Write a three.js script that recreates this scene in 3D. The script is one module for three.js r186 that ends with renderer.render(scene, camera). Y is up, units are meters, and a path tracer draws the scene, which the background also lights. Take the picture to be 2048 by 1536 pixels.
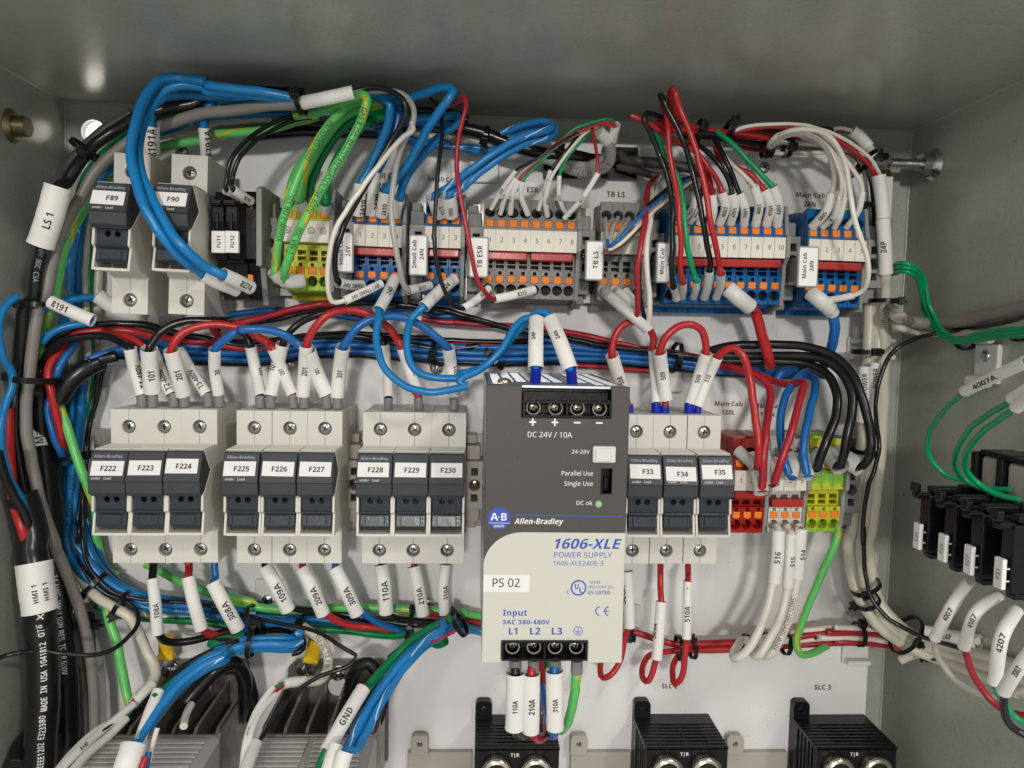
import * as THREE from 'three';
import { RoundedBoxGeometry } from 'three/addons/geometries/RoundedBoxGeometry.js';
import { mergeGeometries, mergeVertices, toCreasedNormals } from 'three/addons/utils/BufferGeometryUtils.js';
import { RectAreaLightUniformsLib } from 'three/addons/lights/RectAreaLightUniformsLib.js';

// ---------- camera, surroundings, lamps, exposure ----------
const scene = new THREE.Scene();
const MM = 0.001;
const camera = new THREE.PerspectiveCamera(2 * Math.atan(768 / 1540) * 180 / Math.PI, 4 / 3, 0.01, 12);
camera.position.set(0, 0, 0.44);
camera.rotation.set(-3.75 * Math.PI / 180, -2.85 * Math.PI / 180, 1.17 * Math.PI / 180, 'YXZ');
camera.updateMatrixWorld(true);
camera.updateProjectionMatrix();
scene.background = new THREE.Color(0.665, 0.655, 0.63);          // even grey light of the hall around the open cabinet
const renderer = new THREE.WebGLRenderer({ antialias: true });
renderer.setSize(1024, 768);
renderer.toneMapping = THREE.LinearToneMapping;
renderer.toneMappingExposure = 0.83;
renderer.shadowMap.enabled = true;
RectAreaLightUniformsLib.init();
// hall lamps above and behind the camera: each a glowing panel with an area light of its size just below it
const LAMPS = [
  { at: [-0.55, 0.86, 2.05], w: 0.16, h: 0.16, e: 58 },
  { at: [1.00, 1.05, 1.80], w: 0.16, h: 0.16, e: 150 },
  { at: [-0.10, 0.42, 3.40], w: 0.24, h: 0.20, e: 290 },
];

// ---------- pixels of the photograph -> places in the cabinet ----------
const CROP = { A: [0, 130], B: [400, 130], C: [800, 130], D: [1170, 150], E: [1528, 150], F: [0, 600], G: [420, 600], H: [860, 600], I: [1200, 600], J: [1528, 600], K: [0, 1016], L: [420, 1016], M: [860, 1016], N: [1200, 1016], O: [1528, 1016] };
const SC = 520 / 1536;
function full(c, X, Y) { return c === 'Z' ? [X, Y] : [CROP[c][0] + X * SC, CROP[c][1] + Y * SC]; }
const V3 = (x, y, z) => new THREE.Vector3(x, y, z);
function ray(px, py) { return V3((px - 1024) / 1540, -(py - 768) / 1540, -1).applyQuaternion(camera.quaternion); }
function onZ(px, py, z) { const d = ray(px, py); const t = (z * MM - camera.position.z) / d.z; return camera.position.clone().addScaledVector(d, t); }
const BACK = -20;                                                // mm, inside face of the back of the cabinet
const cTL = onZ(130, 205, BACK), cTR = onZ(1822, 262, BACK);
const XL = cTL.x, XR = onZ(1800, 706, BACK).x, YT = (cTL.y + cTR.y) / 2, YB = -0.42, ZF = 0.17;
function at(c, X, Y, z, r = 1.5) {                                // keeps a point inside the walls of the cabinet
  const [px, py] = full(c, X, Y); const d = ray(px, py), o = camera.position; const p = onZ(px, py, z); const m = r * MM + 0.0006;
  let t = (z * MM - o.z) / d.z;
  if (p.y > YT - m) t = Math.min(t, (YT - m) / d.y);
  if (p.x < XL + m) t = Math.min(t, (XL + m) / d.x);
  if (p.x > XR - m) t = Math.min(t, (XR - m) / d.x);
  return o.clone().addScaledVector(d, t);
}
function onWall(c, X, Y, h) { const [px, py] = full(c, X, Y); const d = ray(px, py), o = camera.position; const t = (XR - h * MM - o.x) / d.x; return o.clone().addScaledVector(d, t); }
// 'A10,20,30 40,50 B1,2,x9': crop letter, crop pixel, depth in mm in front of the white panel (or xN: N mm off the right wall); a missing depth repeats the last
function path(s, r) {
  let c = 'Z', z = '10'; const out = [];
  for (let tok of s.trim().split(/\s+/)) {
    if (/[A-Z]/.test(tok[0])) { c = tok[0]; tok = tok.slice(1); }
    const q = tok.split(','); if (q[2] !== undefined) z = q[2];
    out.push(z[0] === 'x' ? onWall(c, +q[0], +q[1], +z.slice(1)) : at(c, +q[0], +q[1], +z, r));
  }
  return out;
}
function mmOf(wpx, p) { return wpx * SC * p.distanceTo(camera.position) / 1540 / 2; }   // half of a width seen in a crop, in metres

// ---------- random numbers, textures ----------
let seed = 12345; const rnd = () => { seed = (seed * 1664525 + 1013904223) >>> 0; return seed / 4294967296; };
function noiseTex(n, fn, srgb) {
  const d = new Uint8Array(n * n * 4);
  for (let y = 0; y < n; y++) for (let x = 0; x < n; x++) { const v = fn(x / n, y / n, x, y); const k = (y * n + x) * 4; for (let c = 0; c < 3; c++) d[k + c] = Math.max(0, Math.min(255, (Array.isArray(v) ? v[c] : v) * 255)); d[k + 3] = 255; }
  const t = new THREE.DataTexture(d, n, n); t.wrapS = t.wrapT = THREE.RepeatWrapping; t.magFilter = THREE.LinearFilter; t.minFilter = THREE.LinearMipmapLinearFilter; t.generateMipmaps = true; if (srgb) t.colorSpace = THREE.SRGBColorSpace; t.needsUpdate = true; return t;
}
const G = []; for (let i = 0; i < 4096; i++) G.push(rnd());
const lat = (x, y, n) => G[(((x % n) + n) % n * 57 + ((y % n) + n) % n * 131 + n * 7) & 4095];
function vn(u, v, n) { const x = u * n, y = v * n, i = Math.floor(x), j = Math.floor(y); let f = x - i, g = y - j; f = f * f * (3 - 2 * f); g = g * g * (3 - 2 * g); return (lat(i, j, n) * (1 - f) + lat(i + 1, j, n) * f) * (1 - g) + (lat(i, j + 1, n) * (1 - f) + lat(i + 1, j + 1, n) * f) * g; }
const fbm = (u, v, n) => vn(u, v, n) * 0.5 + vn(u, v, n * 2) * 0.25 + vn(u, v, n * 4) * 0.15 + vn(u, v, n * 8) * 0.1;
const bumpFine = noiseTex(256, (u, v) => vn(u, v, 64) * 0.6 + vn(u, v, 128) * 0.4);
const bumpPeel = noiseTex(512, (u, v) => vn(u, v, 48) * 0.55 + vn(u, v, 96) * 0.45);
const paintMap = noiseTex(512, (u, v, x, y) => { let s = 0.675 + (fbm(u, v, 4) - 0.5) * 0.05 + (vn(u, v, 128) - 0.5) * 0.035; const sp = G[(x * 31 + y * 977 + x * y) & 4095]; if (vn(u, v, 60) > 0.965) s *= 0.84; if (sp > 0.9988) s *= 0.72; return [s * 0.985, s, s * 0.945]; }, true);
const paintRough = noiseTex(256, (u, v) => 0.72 + fbm(u, v, 6) * 0.28);
const panelMap = noiseTex(1024, (u, v) => { const s = 0.90 + (fbm(u, v, 5) - 0.5) * 0.03; const m = fbm(u, v, 3); let smear = m > 0.68 ? (m - 0.68) * 0.35 : 0; if (vn(u, v, 110) > 0.965 && vn(u + 0.3, v, 12) > 0.62) smear += 0.14; return [s - smear, s - smear * 1.02 - 0.004, s - smear * 1.1 - 0.006]; }, true);
const smudge = noiseTex(256, (u, v) => 0.75 + (fbm(u, v, 5) - 0.5) * 0.7);
const metalRough = noiseTex(256, (u, v) => 0.45 + vn(u, v * 0.15, 64) * 0.4);

// ---------- materials (real-world base colours, linear) ----------
const rgb = (r, g, b) => new THREE.Color().setRGB(r, g, b);
function mat(c, rough, o = {}) { return new THREE.MeshPhysicalMaterial({ color: Array.isArray(c) ? rgb(...c) : new THREE.Color(c), roughness: rough, ...o }); }
const plast = (c, rough, bs = 0.00003) => mat(c, rough, { bumpMap: bumpFine, bumpScale: bs, roughnessMap: smudge, specularIntensity: 0.55 });
const M = {
  paint: mat(0xffffff, 0.27, { map: paintMap, bumpMap: bumpPeel, bumpScale: 0.000035, roughnessMap: paintRough }),
  panel: mat(0xffffff, 0.42, { map: panelMap, bumpMap: bumpPeel, bumpScale: 0.00002 }),
  body: plast([0.67, 0.645, 0.585], 0.6), bodyEdge: plast([0.70, 0.67, 0.60], 0.58),
  cap: plast([0.052, 0.056, 0.064], 0.5), carriage: plast([0.036, 0.045, 0.055], 0.38),
  black: plast([0.008, 0.008, 0.009], 0.42), rubber: mat([0.010, 0.010, 0.010], 0.55, { bumpMap: bumpFine, bumpScale: 0.00005 }),
  sticker: mat([0.83, 0.81, 0.79], 0.55), card: mat([0.74, 0.70, 0.61], 0.6), panelTape: mat([0.78, 0.755, 0.735], 0.3),
  sleeve: mat([0.80, 0.785, 0.745], 0.5, { side: THREE.DoubleSide, bumpMap: bumpFine, bumpScale: 0.00008 }), clearSleeve: mat([0.62, 0.63, 0.60], 0.35, { side: THREE.DoubleSide }),
  tbGrey: plast([0.25, 0.25, 0.235], 0.55), tbBlue: plast([0.006, 0.115, 0.33], 0.45), tbRed: plast([0.34, 0.013, 0.009], 0.45), tbWhite: plast([0.66, 0.63, 0.58], 0.5),
  clamp: plast([0.27, 0.27, 0.26], 0.6), orange: plast([0.85, 0.235, 0.035], 0.45), jumper: plast([0.40, 0.030, 0.025], 0.4),
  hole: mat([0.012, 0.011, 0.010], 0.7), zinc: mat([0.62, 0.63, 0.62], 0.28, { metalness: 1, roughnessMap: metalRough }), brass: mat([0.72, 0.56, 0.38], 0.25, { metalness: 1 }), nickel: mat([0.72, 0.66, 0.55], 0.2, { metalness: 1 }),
  yellowZinc: mat([0.30, 0.26, 0.15], 0.35, { metalness: 1 }), rail: mat([0.30, 0.29, 0.27], 0.55, { metalness: 0.35, roughnessMap: metalRough }),
  alu: mat([0.20, 0.185, 0.165], 0.45, { metalness: 0.4, roughnessMap: smudge, bumpMap: bumpFine, bumpScale: 0.00004 }), psuEdge: mat([0.55, 0.58, 0.62], 0.38, { metalness: 0.8 }),
  drive: plast([0.46, 0.45, 0.43], 0.55), lug: plast([0.80, 0.50, 0.02], 0.35), tieMount: mat([0.66, 0.67, 0.64], 0.35), ferruleGrey: plast([0.22, 0.22, 0.21], 0.5), ferruleBlue: plast([0.012, 0.03, 0.40], 0.35),
  tie: plast([0.009, 0.009, 0.009], 0.35), base: plast([0.45, 0.41, 0.36], 0.55), white: plast([0.72, 0.70, 0.66], 0.45), led: mat([0.30, 0.52, 0.30], 0.3), frost: mat([0.66, 0.67, 0.64], 0.4),
  glow: new THREE.MeshStandardMaterial({ color: 0x111111, emissive: new THREE.Color(1, 0.93, 0.80), emissiveIntensity: 2.2 }),
  lamp: new THREE.MeshStandardMaterial({ color: 0x222222, emissive: new THREE.Color(1, 0.95, 0.86), emissiveIntensity: 6 }),
};
function stripeTex(base, stripe, share, wob) {                     // a dyed helical stripe: u = along the wire, v = round it
  const n = 128, b = rgb(...base).convertLinearToSRGB(), s = rgb(...stripe).convertLinearToSRGB();
  return noiseTex(n, (u, v) => { let d = (u - v + wob * (vn(u, v, 8) - 0.5) * 0.12 + 2) % 1; const e = Math.min(d, 1 - d); const k = THREE.MathUtils.smoothstep(share - e, -0.012, 0.012); const q = 1 + (vn(u, v, 32) - 0.5) * 0.06; return [(b.r + (s.r - b.r) * k) * q, (b.g + (s.g - b.g) * k) * q, (b.b + (s.b - b.b) * k) * q]; }, true);
}
const wireMat = (c, o = {}) => mat(c, 0.30, { bumpMap: bumpFine, bumpScale: 0.00002, specularIntensity: 0.9, ...o });
const striped = (b, s, share, wob = 1) => wireMat(0xffffff, { map: stripeTex(b, s, share, wob) });
const gyTb = noiseTex(256, (u, v) => { const m = THREE.MathUtils.smoothstep(fbm(u, v, 3), 0.52, 0.66); return [0.50 + 0.30 * m, 0.74 + 0.02 * m, 0.25 - 0.12 * m]; }, true);
M.tbGround = mat(0xffffff, 0.45, { map: gyTb, bumpMap: bumpFine, bumpScale: 0.00002 });
const WIRE = {
  blue: wireMat([0.006, 0.19, 0.47]), royal: wireMat([0.010, 0.125, 0.40]), bluewhite: striped([0.02, 0.22, 0.56], [0.60, 0.72, 0.85], 0.028),
  red: wireMat([0.44, 0.022, 0.022]), crimson: wireMat([0.38, 0.018, 0.030]), black: wireMat([0.009, 0.009, 0.010], { roughness: 0.26 }),
  white: wireMat([0.74, 0.70, 0.62]), cream: wireMat([0.62, 0.58, 0.48]), grey: wireMat([0.24, 0.22, 0.20], { roughness: 0.42 }), darkgrey: wireMat([0.075, 0.07, 0.064], { roughness: 0.5 }),
  green: wireMat([0.0, 0.30, 0.115]), darkgreen: wireMat([0.0, 0.20, 0.06]), gy: striped([0.13, 0.56, 0.14], [0.55, 0.50, 0.03], 0.055), palegrey: wireMat([0.40, 0.39, 0.36]), brown: wireMat([0.10, 0.035, 0.018]),
};
const WNAME = { blue: 'blue_wire', royal: 'blue_wire', bluewhite: 'striped_wire', red: 'red_wire', crimson: 'red_wire', black: 'black_wire', white: 'white_wire', cream: 'cream_wire', grey: 'grey_cable', darkgrey: 'dark_cable', green: 'green_wire', darkgreen: 'green_wire', gy: 'earth_wire', palegrey: 'grey_wire', brown: 'brown_wire' };

// ---------- print: one sheet of dark lettering, one of pale ----------
function sheet(css) {
  const cv = document.createElement('canvas'); cv.width = 2048; cv.height = 2048; const g = cv.getContext('2d'); let x = 4, y = 4; const H = 72; const seen = new Map();
  const tex = new THREE.CanvasTexture(cv); tex.colorSpace = THREE.SRGBColorSpace; tex.anisotropy = 8;
  g.fillStyle = css; g.globalAlpha = 1 / 255; g.fillRect(0, 0, 2048, 2048); g.globalAlpha = 1;
  return { tex, mat: new THREE.MeshStandardMaterial({ map: tex, transparent: true, roughness: 0.55, side: THREE.DoubleSide }),
    put(t, style = 'bold', font = 'sans-serif') {
      const key = t + style + font; if (seen.has(key)) return seen.get(key);
      g.font = `${style} 56px ${font}`; const w = Math.min(2000, Math.ceil(g.measureText(t).width) + 12);
      if (x + w > 2040) { x = 4; y += H + 4; }
      g.fillStyle = css; g.textBaseline = 'middle'; g.fillText(t, x + 6, y + H / 2 + 3);
      const r = { u0: x / 2048, u1: (x + w) / 2048, v0: 1 - (y + H) / 2048, v1: 1 - y / 2048, asp: w / H }; x += w + 6; seen.set(key, r); return r;
    } };
}
const DARK = sheet('#1a1614'), PALE = sheet('#e9e6df'), FADED = sheet('#9a9fa6');

// ---------- things, parts, names ----------
const used = new Map();
function numbered(n) { const k = used.get(n) ?? 0; used.set(n, k + 1); return k ? `${n}_${String(k).padStart(3, '0')}` : n; }
function tag(o, label, category, group) { o.userData.label = label; o.userData.category = category; if (group) o.userData.group = group; return o; }
function thing(name, label, category, pos = V3(0, 0, 0), group) { const o = new THREE.Group(); o.name = numbered(name); o.position.copy(pos); tag(o, label, category, group); scene.add(o); return o; }
function origin(t) { const p = V3(0, 0, 0); for (let o = t; o && o !== scene; o = o.parent) p.add(o.position); return p; }
function part(t, name, geo, m, label) {                            // geometry in cabinet coordinates
  const p = origin(t); const g = [].concat(geo); const one = g.length > 1 ? mergeGeometries(g.map((q) => { const c = q.index ? q.toNonIndexed() : q; for (const k of Object.keys(c.attributes)) if (!['position', 'normal', 'uv'].includes(k)) c.deleteAttribute(k); return c; })) : g[0];
  one.translate(-p.x, -p.y, -p.z); const o = new THREE.Mesh(one, m); o.name = name; o.castShadow = o.receiveShadow = true; if (label) o.userData.label = label; t.add(o); return o;
}
function boxUV(g, s = 25) {                                        // uv in metres times s, by the way each face points
  const q = g.index ? g.toNonIndexed() : g; const p = q.attributes.position, n = q.attributes.normal, uv = new Float32Array(p.count * 2);
  for (let i = 0; i < p.count; i++) { const ax = Math.abs(n.getX(i)), ay = Math.abs(n.getY(i)), az = Math.abs(n.getZ(i)); let u, v; if (az >= ax && az >= ay) { u = p.getX(i); v = p.getY(i); } else if (ax >= ay) { u = p.getZ(i); v = p.getY(i); } else { u = p.getX(i); v = p.getZ(i); } uv[i * 2] = u * s; uv[i * 2 + 1] = v * s; }
  q.setAttribute('uv', new THREE.BufferAttribute(uv, 2)); return q;
}
// box between two corners (metres), edges rounded
function box(x0, x1, y0, y1, z0, z1, r = 0.0005) {
  if (x0 > x1) [x0, x1] = [x1, x0]; if (y0 > y1) [y0, y1] = [y1, y0]; if (z0 > z1) [z0, z1] = [z1, z0];
  const w = x1 - x0, h = y1 - y0, d = z1 - z0; const k = Math.min(r, w * 0.49, h * 0.49, d * 0.49);
  const g = k > 0.0001 ? new RoundedBoxGeometry(w, h, d, 1, k) : new THREE.BoxGeometry(w, h, d);
  g.translate((x0 + x1) / 2, (y0 + y1) / 2, (z0 + z1) / 2); return boxUV(g);
}
const mbox = (cx, cy, x0, x1, y0, y1, z0, z1, r = 0.4) => box(cx + x0 * MM, cx + x1 * MM, cy + y0 * MM, cy + y1 * MM, z0 * MM, z1 * MM, r * MM);
// side profile [[y, z], ...] in mm pushed across x0..x1 (mm)
function profile(pts, x0, x1, bevel = 0.25) {
  const s = new THREE.Shape(); pts.forEach(([y, z], i) => (i ? s.lineTo(z * MM, y * MM) : s.moveTo(z * MM, y * MM)));
  const b = bevel * MM; const g = new THREE.ExtrudeGeometry(s, { depth: (x1 - x0) * MM - 2 * b, bevelEnabled: b > 0, bevelSize: b, bevelOffset: -b, bevelThickness: b, bevelSegments: 1, steps: 1 });
  g.translate(0, 0, b); g.rotateY(-Math.PI / 2); g.translate(x1 * MM, 0, 0); return boxUV(g);   // shape x -> +z, depth -> -x from x1
}
// plate in the xy plane (mm) with holes, thickness d towards -z from z = 0
function plate(outline, holes, d, bevel = 0.15, seg = 10) {
  const s = outline instanceof THREE.Shape ? outline : rectShape(...outline); for (const h of holes) s.holes.push(h);
  const b = bevel * MM; const g = new THREE.ExtrudeGeometry(s, { depth: d * MM - b, bevelEnabled: b > 0, bevelSize: b, bevelOffset: -b, bevelThickness: b, bevelSegments: 1, steps: 1, curveSegments: seg });
  g.translate(0, 0, -d * MM); return boxUV(g);
}
function rectShape(x0, x1, y0, y1, C = THREE.Shape) { const s = new C(); s.moveTo(x0 * MM, y0 * MM); s.lineTo(x1 * MM, y0 * MM); s.lineTo(x1 * MM, y1 * MM); s.lineTo(x0 * MM, y1 * MM); s.lineTo(x0 * MM, y0 * MM); return s; }
const rectHole = (x0, x1, y0, y1) => rectShape(x0, x1, y0, y1, THREE.Path);
function circ(x, y, r) { const p = new THREE.Path(); p.absarc(x * MM, y * MM, r * MM, 0, Math.PI * 2, true); return p; }
function disc(x, y, z, r, d, seg = 20, r2 = r) { const g = new THREE.CylinderGeometry(r2, r, d, seg); g.rotateX(Math.PI / 2); g.translate(x, y, z + d / 2); return g; }   // r2 = radius at the front
// screw head facing +z: dome, cross recess, washer
function screwHead(x, y, z, r, turn = 0.4, slot = 1) {
  const pts = [[0, 0.42], [0.25, 0.41], [0.6, 0.33], [0.86, 0.18], [1, 0.0], [1, -0.5], [0, -0.5]].map(([a, b]) => new THREE.Vector2(a * r, b * r)).reverse();
  const h = new THREE.LatheGeometry(pts, 22); h.rotateX(Math.PI / 2); h.translate(x, y, z); return h;
}
function screwCross(x, y, z, r, turn, tilt = 0) {
  const l = [0, Math.PI / 2].map((a) => { const g = new THREE.BoxGeometry(r * 1.25, r * 0.24, r * 0.5); g.rotateZ(a + turn); g.translate(x, y, z + r * 0.2); return g; }); return l;
}
function print(t, sh, text, x, y, z, h, o = {}) {                  // flat lettering: centre, height of the line, turn about z
  const c = sh.put(text, o.style, o.font); const H = h * 1.25, W = H * c.asp * (o.wide ?? 1); const g = new THREE.PlaneGeometry(W, H); const uv = g.attributes.uv;
  for (let i = 0; i < 4; i++) uv.setXY(i, c.u0 + (c.u1 - c.u0) * uv.getX(i), c.v0 + (c.v1 - c.v0) * uv.getY(i));
  if (o.tilt) g.rotateX(o.tilt); if (o.turn) g.rotateZ(o.turn); if (o.yaw) g.rotateY(o.yaw); g.translate(x, y, z); return part(t, o.name ?? 'printed_text', g, sh.mat);
}

// ---------- lamps of the hall (above and behind the camera) ----------
for (const L of LAMPS) {
  const t = thing('ceiling_lamp', L === LAMPS[0] ? 'pale square hall lamp high on the left above the cabinet' : L === LAMPS[1] ? 'pale square hall lamp high on the right above the cabinet' : 'pale square hall lamp high behind the viewer', 'lamp', V3(...L.at));
  const aim = V3(0, -0.05, 0).sub(V3(...L.at)).normalize();
  const g = new THREE.BoxGeometry(L.w, L.h, 0.03); const body = new THREE.Mesh(g, M.white); body.name = 'lamp_housing'; const face = new THREE.Mesh(new THREE.PlaneGeometry(L.w * 0.96, L.h * 0.96), M.lamp); face.name = 'diffuser'; face.position.z = 0.018;
  t.add(body, face); t.quaternion.setFromUnitVectors(V3(0, 0, 1), aim);
  const r = new THREE.RectAreaLight(new THREE.Color(1, 0.96, 0.905), L.e, L.w, L.h); r.name = 'lamp_light'; r.position.copy(V3(...L.at).addScaledVector(aim, 0.03)); r.lookAt(0, -0.05, 0); r.castShadow = true; scene.add(r);
}

// ---------- cabinet ----------
{
  const t = thing('steel_cabinet', 'open grey painted steel cabinet around the white mounting panel', 'cabinet', V3(0, 0, BACK * MM));
  const hc = onZ(185.8, 263, BACK);
  const back = plate([XL * 1000, XR * 1000, YB * 1000, YT * 1000], [circ(hc.x * 1000, hc.y * 1000, 6.7)], 2, 0.1, 32); back.translate(0, 0, BACK * MM); part(t, 'back_wall', boxUV(back, 8), M.paint);
  const th = 0.002, zb = BACK * MM - th;
  part(t, 'side_wall', boxUV(box(XL - th, XL, YB, YT, zb, ZF, 0), 8), M.paint, 'left side wall of the cabinet');
  part(t, 'side_wall', boxUV(box(XR, XR + th, YB, YT, zb, ZF, 0), 8), M.paint, 'right side wall of the cabinet');
  part(t, 'top_wall', boxUV(box(XL - th, XR + th, YT, YT + th, zb, ZF, 0), 8), M.paint);
  part(t, 'bottom_wall', boxUV(box(XL - th, XR + th, YB - th, YB, zb, ZF, 0), 8), M.paint);
  const bead = (a, b) => new THREE.TubeGeometry(new THREE.LineCurve3(a, b), 1, 0.0009, 8);
  part(t, 'weld_bead', [bead(V3(XL, YT, BACK * MM), V3(XL, YT, ZF)), bead(V3(XR, YT, BACK * MM), V3(XR, YT, ZF)), bead(V3(XL, YT, BACK * MM), V3(XR, YT, BACK * MM)), bead(V3(XL, YB, BACK * MM), V3(XL, YT, BACK * MM)), bead(V3(XR, YB, BACK * MM), V3(XR, YT, BACK * MM))], M.paint);
  // the round knock-out at the top left is open to a bright space behind
  const g = thing('lit_opening_light', 'bright round knock-out opening in the back of the cabinet, top left corner', 'opening', V3(hc.x, hc.y, BACK * MM - 0.006));
  part(g, 'lit_opening', disc(hc.x, hc.y, BACK * MM - 0.008, 0.0075, 0.001, 32), M.glow);
  const l = new THREE.RectAreaLight(new THREE.Color(1, 0.93, 0.8), 2.2, 0.011, 0.011); l.name = 'opening_light'; l.position.set(hc.x, hc.y, BACK * MM - 0.0065); l.lookAt(hc.x, hc.y, 1); scene.add(l);
}
const PT = (onZ(540, 265, 0).y + onZ(1576, 299, 0).y) / 2, PL = onZ(172, 900, 0).x, PR = onZ(1753, 1016, 0).x, PB = YB + 0.03;
{
  const t = thing('equipment_board', 'white painted steel board that carries all the electrical components', 'board', V3(0, 0, -0.0025));
  const nl = onZ(232, 328, 0), nr = onZ(1752, 352, 0); const s = new THREE.Shape(); [[PL, PB], [PR, PB], [PR, nr.y], [nr.x, nr.y], [nr.x, PT], [nl.x, PT], [nl.x, nl.y], [PL, nl.y]].forEach(([x, y], i) => (i ? s.lineTo(x, y) : s.moveTo(x, y)));
  const g = plate(s, [], 2.5, 0.4); part(t, 'board_sheet', boxUV(g, 4), M.panel);
}

// ---------- DIN rails ----------
function rail(xa, ya, xb, yb, z0, label) {
  const a = onZ(xa, ya, z0 + 6), b = onZ(xb, yb, z0 + 6); const L = a.distanceTo(b) * 1000; const t = thing('din_rail', label, 'rail', V3((a.x + b.x) / 2, (a.y + b.y) / 2, 0));
  const hat = (s) => profile(s > 0 ? [[14, z0], [15.2, z0], [15.2, z0 + 8], [25, z0 + 8], [25, z0 + 6.6], [26.2, z0 + 6.6], [26.2, z0 + 9.6], [14, z0 + 9.6]] : [[-14, z0], [-14, z0 + 9.6], [-26.2, z0 + 9.6], [-26.2, z0 + 6.6], [-25, z0 + 6.6], [-25, z0 + 8], [-15.2, z0 + 8], [-15.2, z0]], -L / 2, L / 2, 0.2);
  const p = t.position.clone(); for (const s of [1, -1]) { const g = hat(s); g.translate(p.x, p.y, 0); part(t, 'flange', g, M.rail); }
  const web = profile([[-14, z0], [14, z0], [14, z0 + 1.2], [-14, z0 + 1.2]], -L / 2, L / 2, 0); web.translate(p.x, p.y, 0); part(t, 'web', web, M.rail);
  t.rotation.z = Math.atan2(b.y - a.y, b.x - a.x); return t;
}
rail(430, 492, 1775, 530, 1, 'upper steel mounting rail behind the blue and grey terminal blocks');
rail(195, 950, 1725, 966, 1, 'lower steel mounting rail behind the fuse holders and power supply');

// ---------- terminal blocks ----------
// local frame: x across (6.15 mm pitch), y up with 0 at the lower edge of the number strip, z out of the panel
const TBW = 6.0;
function blockParts(m, o = {}) {
  const g = new THREE.Group(); const w = TBW / 2;
  const add = (name, geo, mm) => { const q = [].concat(geo); const one = q.length > 1 ? mergeGeometries(q.map((k) => (k.index ? k.toNonIndexed() : k))) : q[0]; const me = new THREE.Mesh(one, mm); me.name = name; me.castShadow = me.receiveShadow = true; g.add(me); return me; };
  const low = profile([[-28, 2], [-28, 14], [-25.5, 16], [-24, 26], [-9.5, 30], [-9.5, 26], [0.2, 26], [0.2, 38], [11.4, 38], [11.6, 29], [27.3, 24], [28, 16], [28, 2]], -w, w, 0.12);
  // sloped entry faces, real holes
  const top = plate([-w, w, 0, 16.4], [circ(0, 9.0, 2.72), rectHole(-2.15, 2.15, 1.3, 5.4)], 9.5, 0.12); top.rotateX(-0.20); top.translate(0, 11.5 * MM, 39.3 * MM);
  const bot = plate([-w, w, -14.4, 0], [circ(0, -9.7, 2.72), rectHole(-2.15, 2.15, -6.2, -2.5), circ(0, -1.35, 0.95)], 9.5, 0.12); bot.rotateX(0.10); bot.translate(0, -9.4 * MM, 37.6 * MM);
  const mid = plate([-w, w, -9.3, 0], [rectHole(-2.1, 2.1, -8.6, -6.3), rectHole(-2.1, 2.1, -5.7, -3.1)], 8, 0.1); mid.translate(0, 0, 34.5 * MM);
  add('body', [low, top, bot, mid], m);
  const b1 = box(-2.05 * MM, 2.05 * MM, 1.4 * MM, 5.3 * MM, -5 * MM, 0.25 * MM, 0.0004), b1n = box(-0.9 * MM, 0.9 * MM, 1.25 * MM, 1.9 * MM, -1 * MM, 0.45 * MM, 0.0002); const bt = mergeGeometries([b1, b1n]); bt.rotateX(-0.20); bt.translate(0, 11.5 * MM, 39.3 * MM); add('release_button', bt, M.orange);
  const b2 = box(-2.05 * MM, 2.05 * MM, -6.1 * MM, -2.6 * MM, -5 * MM, 0.25 * MM, 0.0004), b2n = box(-0.9 * MM, 0.9 * MM, -6.25 * MM, -5.6 * MM, -1 * MM, 0.45 * MM, 0.0002); const bb = mergeGeometries([b2, b2n]); bb.rotateX(0.10); bb.translate(0, -9.4 * MM, 37.6 * MM); add('release_button', bb, M.orange);
  // metal clamp seen deep in the wire holes
  const c1 = box(-1.6 * MM, 1.9 * MM, 18.6 * MM, 22.6 * MM, 27.5 * MM, 30 * MM, 0.0003), c2 = box(-1.2 * MM, 1.9 * MM, -21 * MM, -17.2 * MM, 28.3 * MM, 30.5 * MM, 0.0003); add('wire_clamp', c1, o.clamp ?? M.hole); add('wire_clamp', c2, o.clamp ?? M.hole);
  if (o.marker !== false) add('marker_tag', box(-3.02 * MM, 3.02 * MM, 0.3 * MM, 11.2 * MM, 39 * MM, 41.4 * MM, 0.0002), M.card);
  else add('marker_groove', [box(-w * MM, w * MM, 0.6 * MM, 10.8 * MM, 38 * MM, 39.4 * MM, 0.0004), box(-w * MM, w * MM, 0.6 * MM, 1.8 * MM, 39.4 * MM, 40.6 * MM, 0.0003), box(-w * MM, w * MM, 9.6 * MM, 10.8 * MM, 39.4 * MM, 40.6 * MM, 0.0003)], m);
  return g;
}
const ORD = ['first', 'second', 'third', 'fourth', 'fifth', 'sixth', 'seventh', 'eighth', 'ninth', 'tenth'];
const protos = {};
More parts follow.
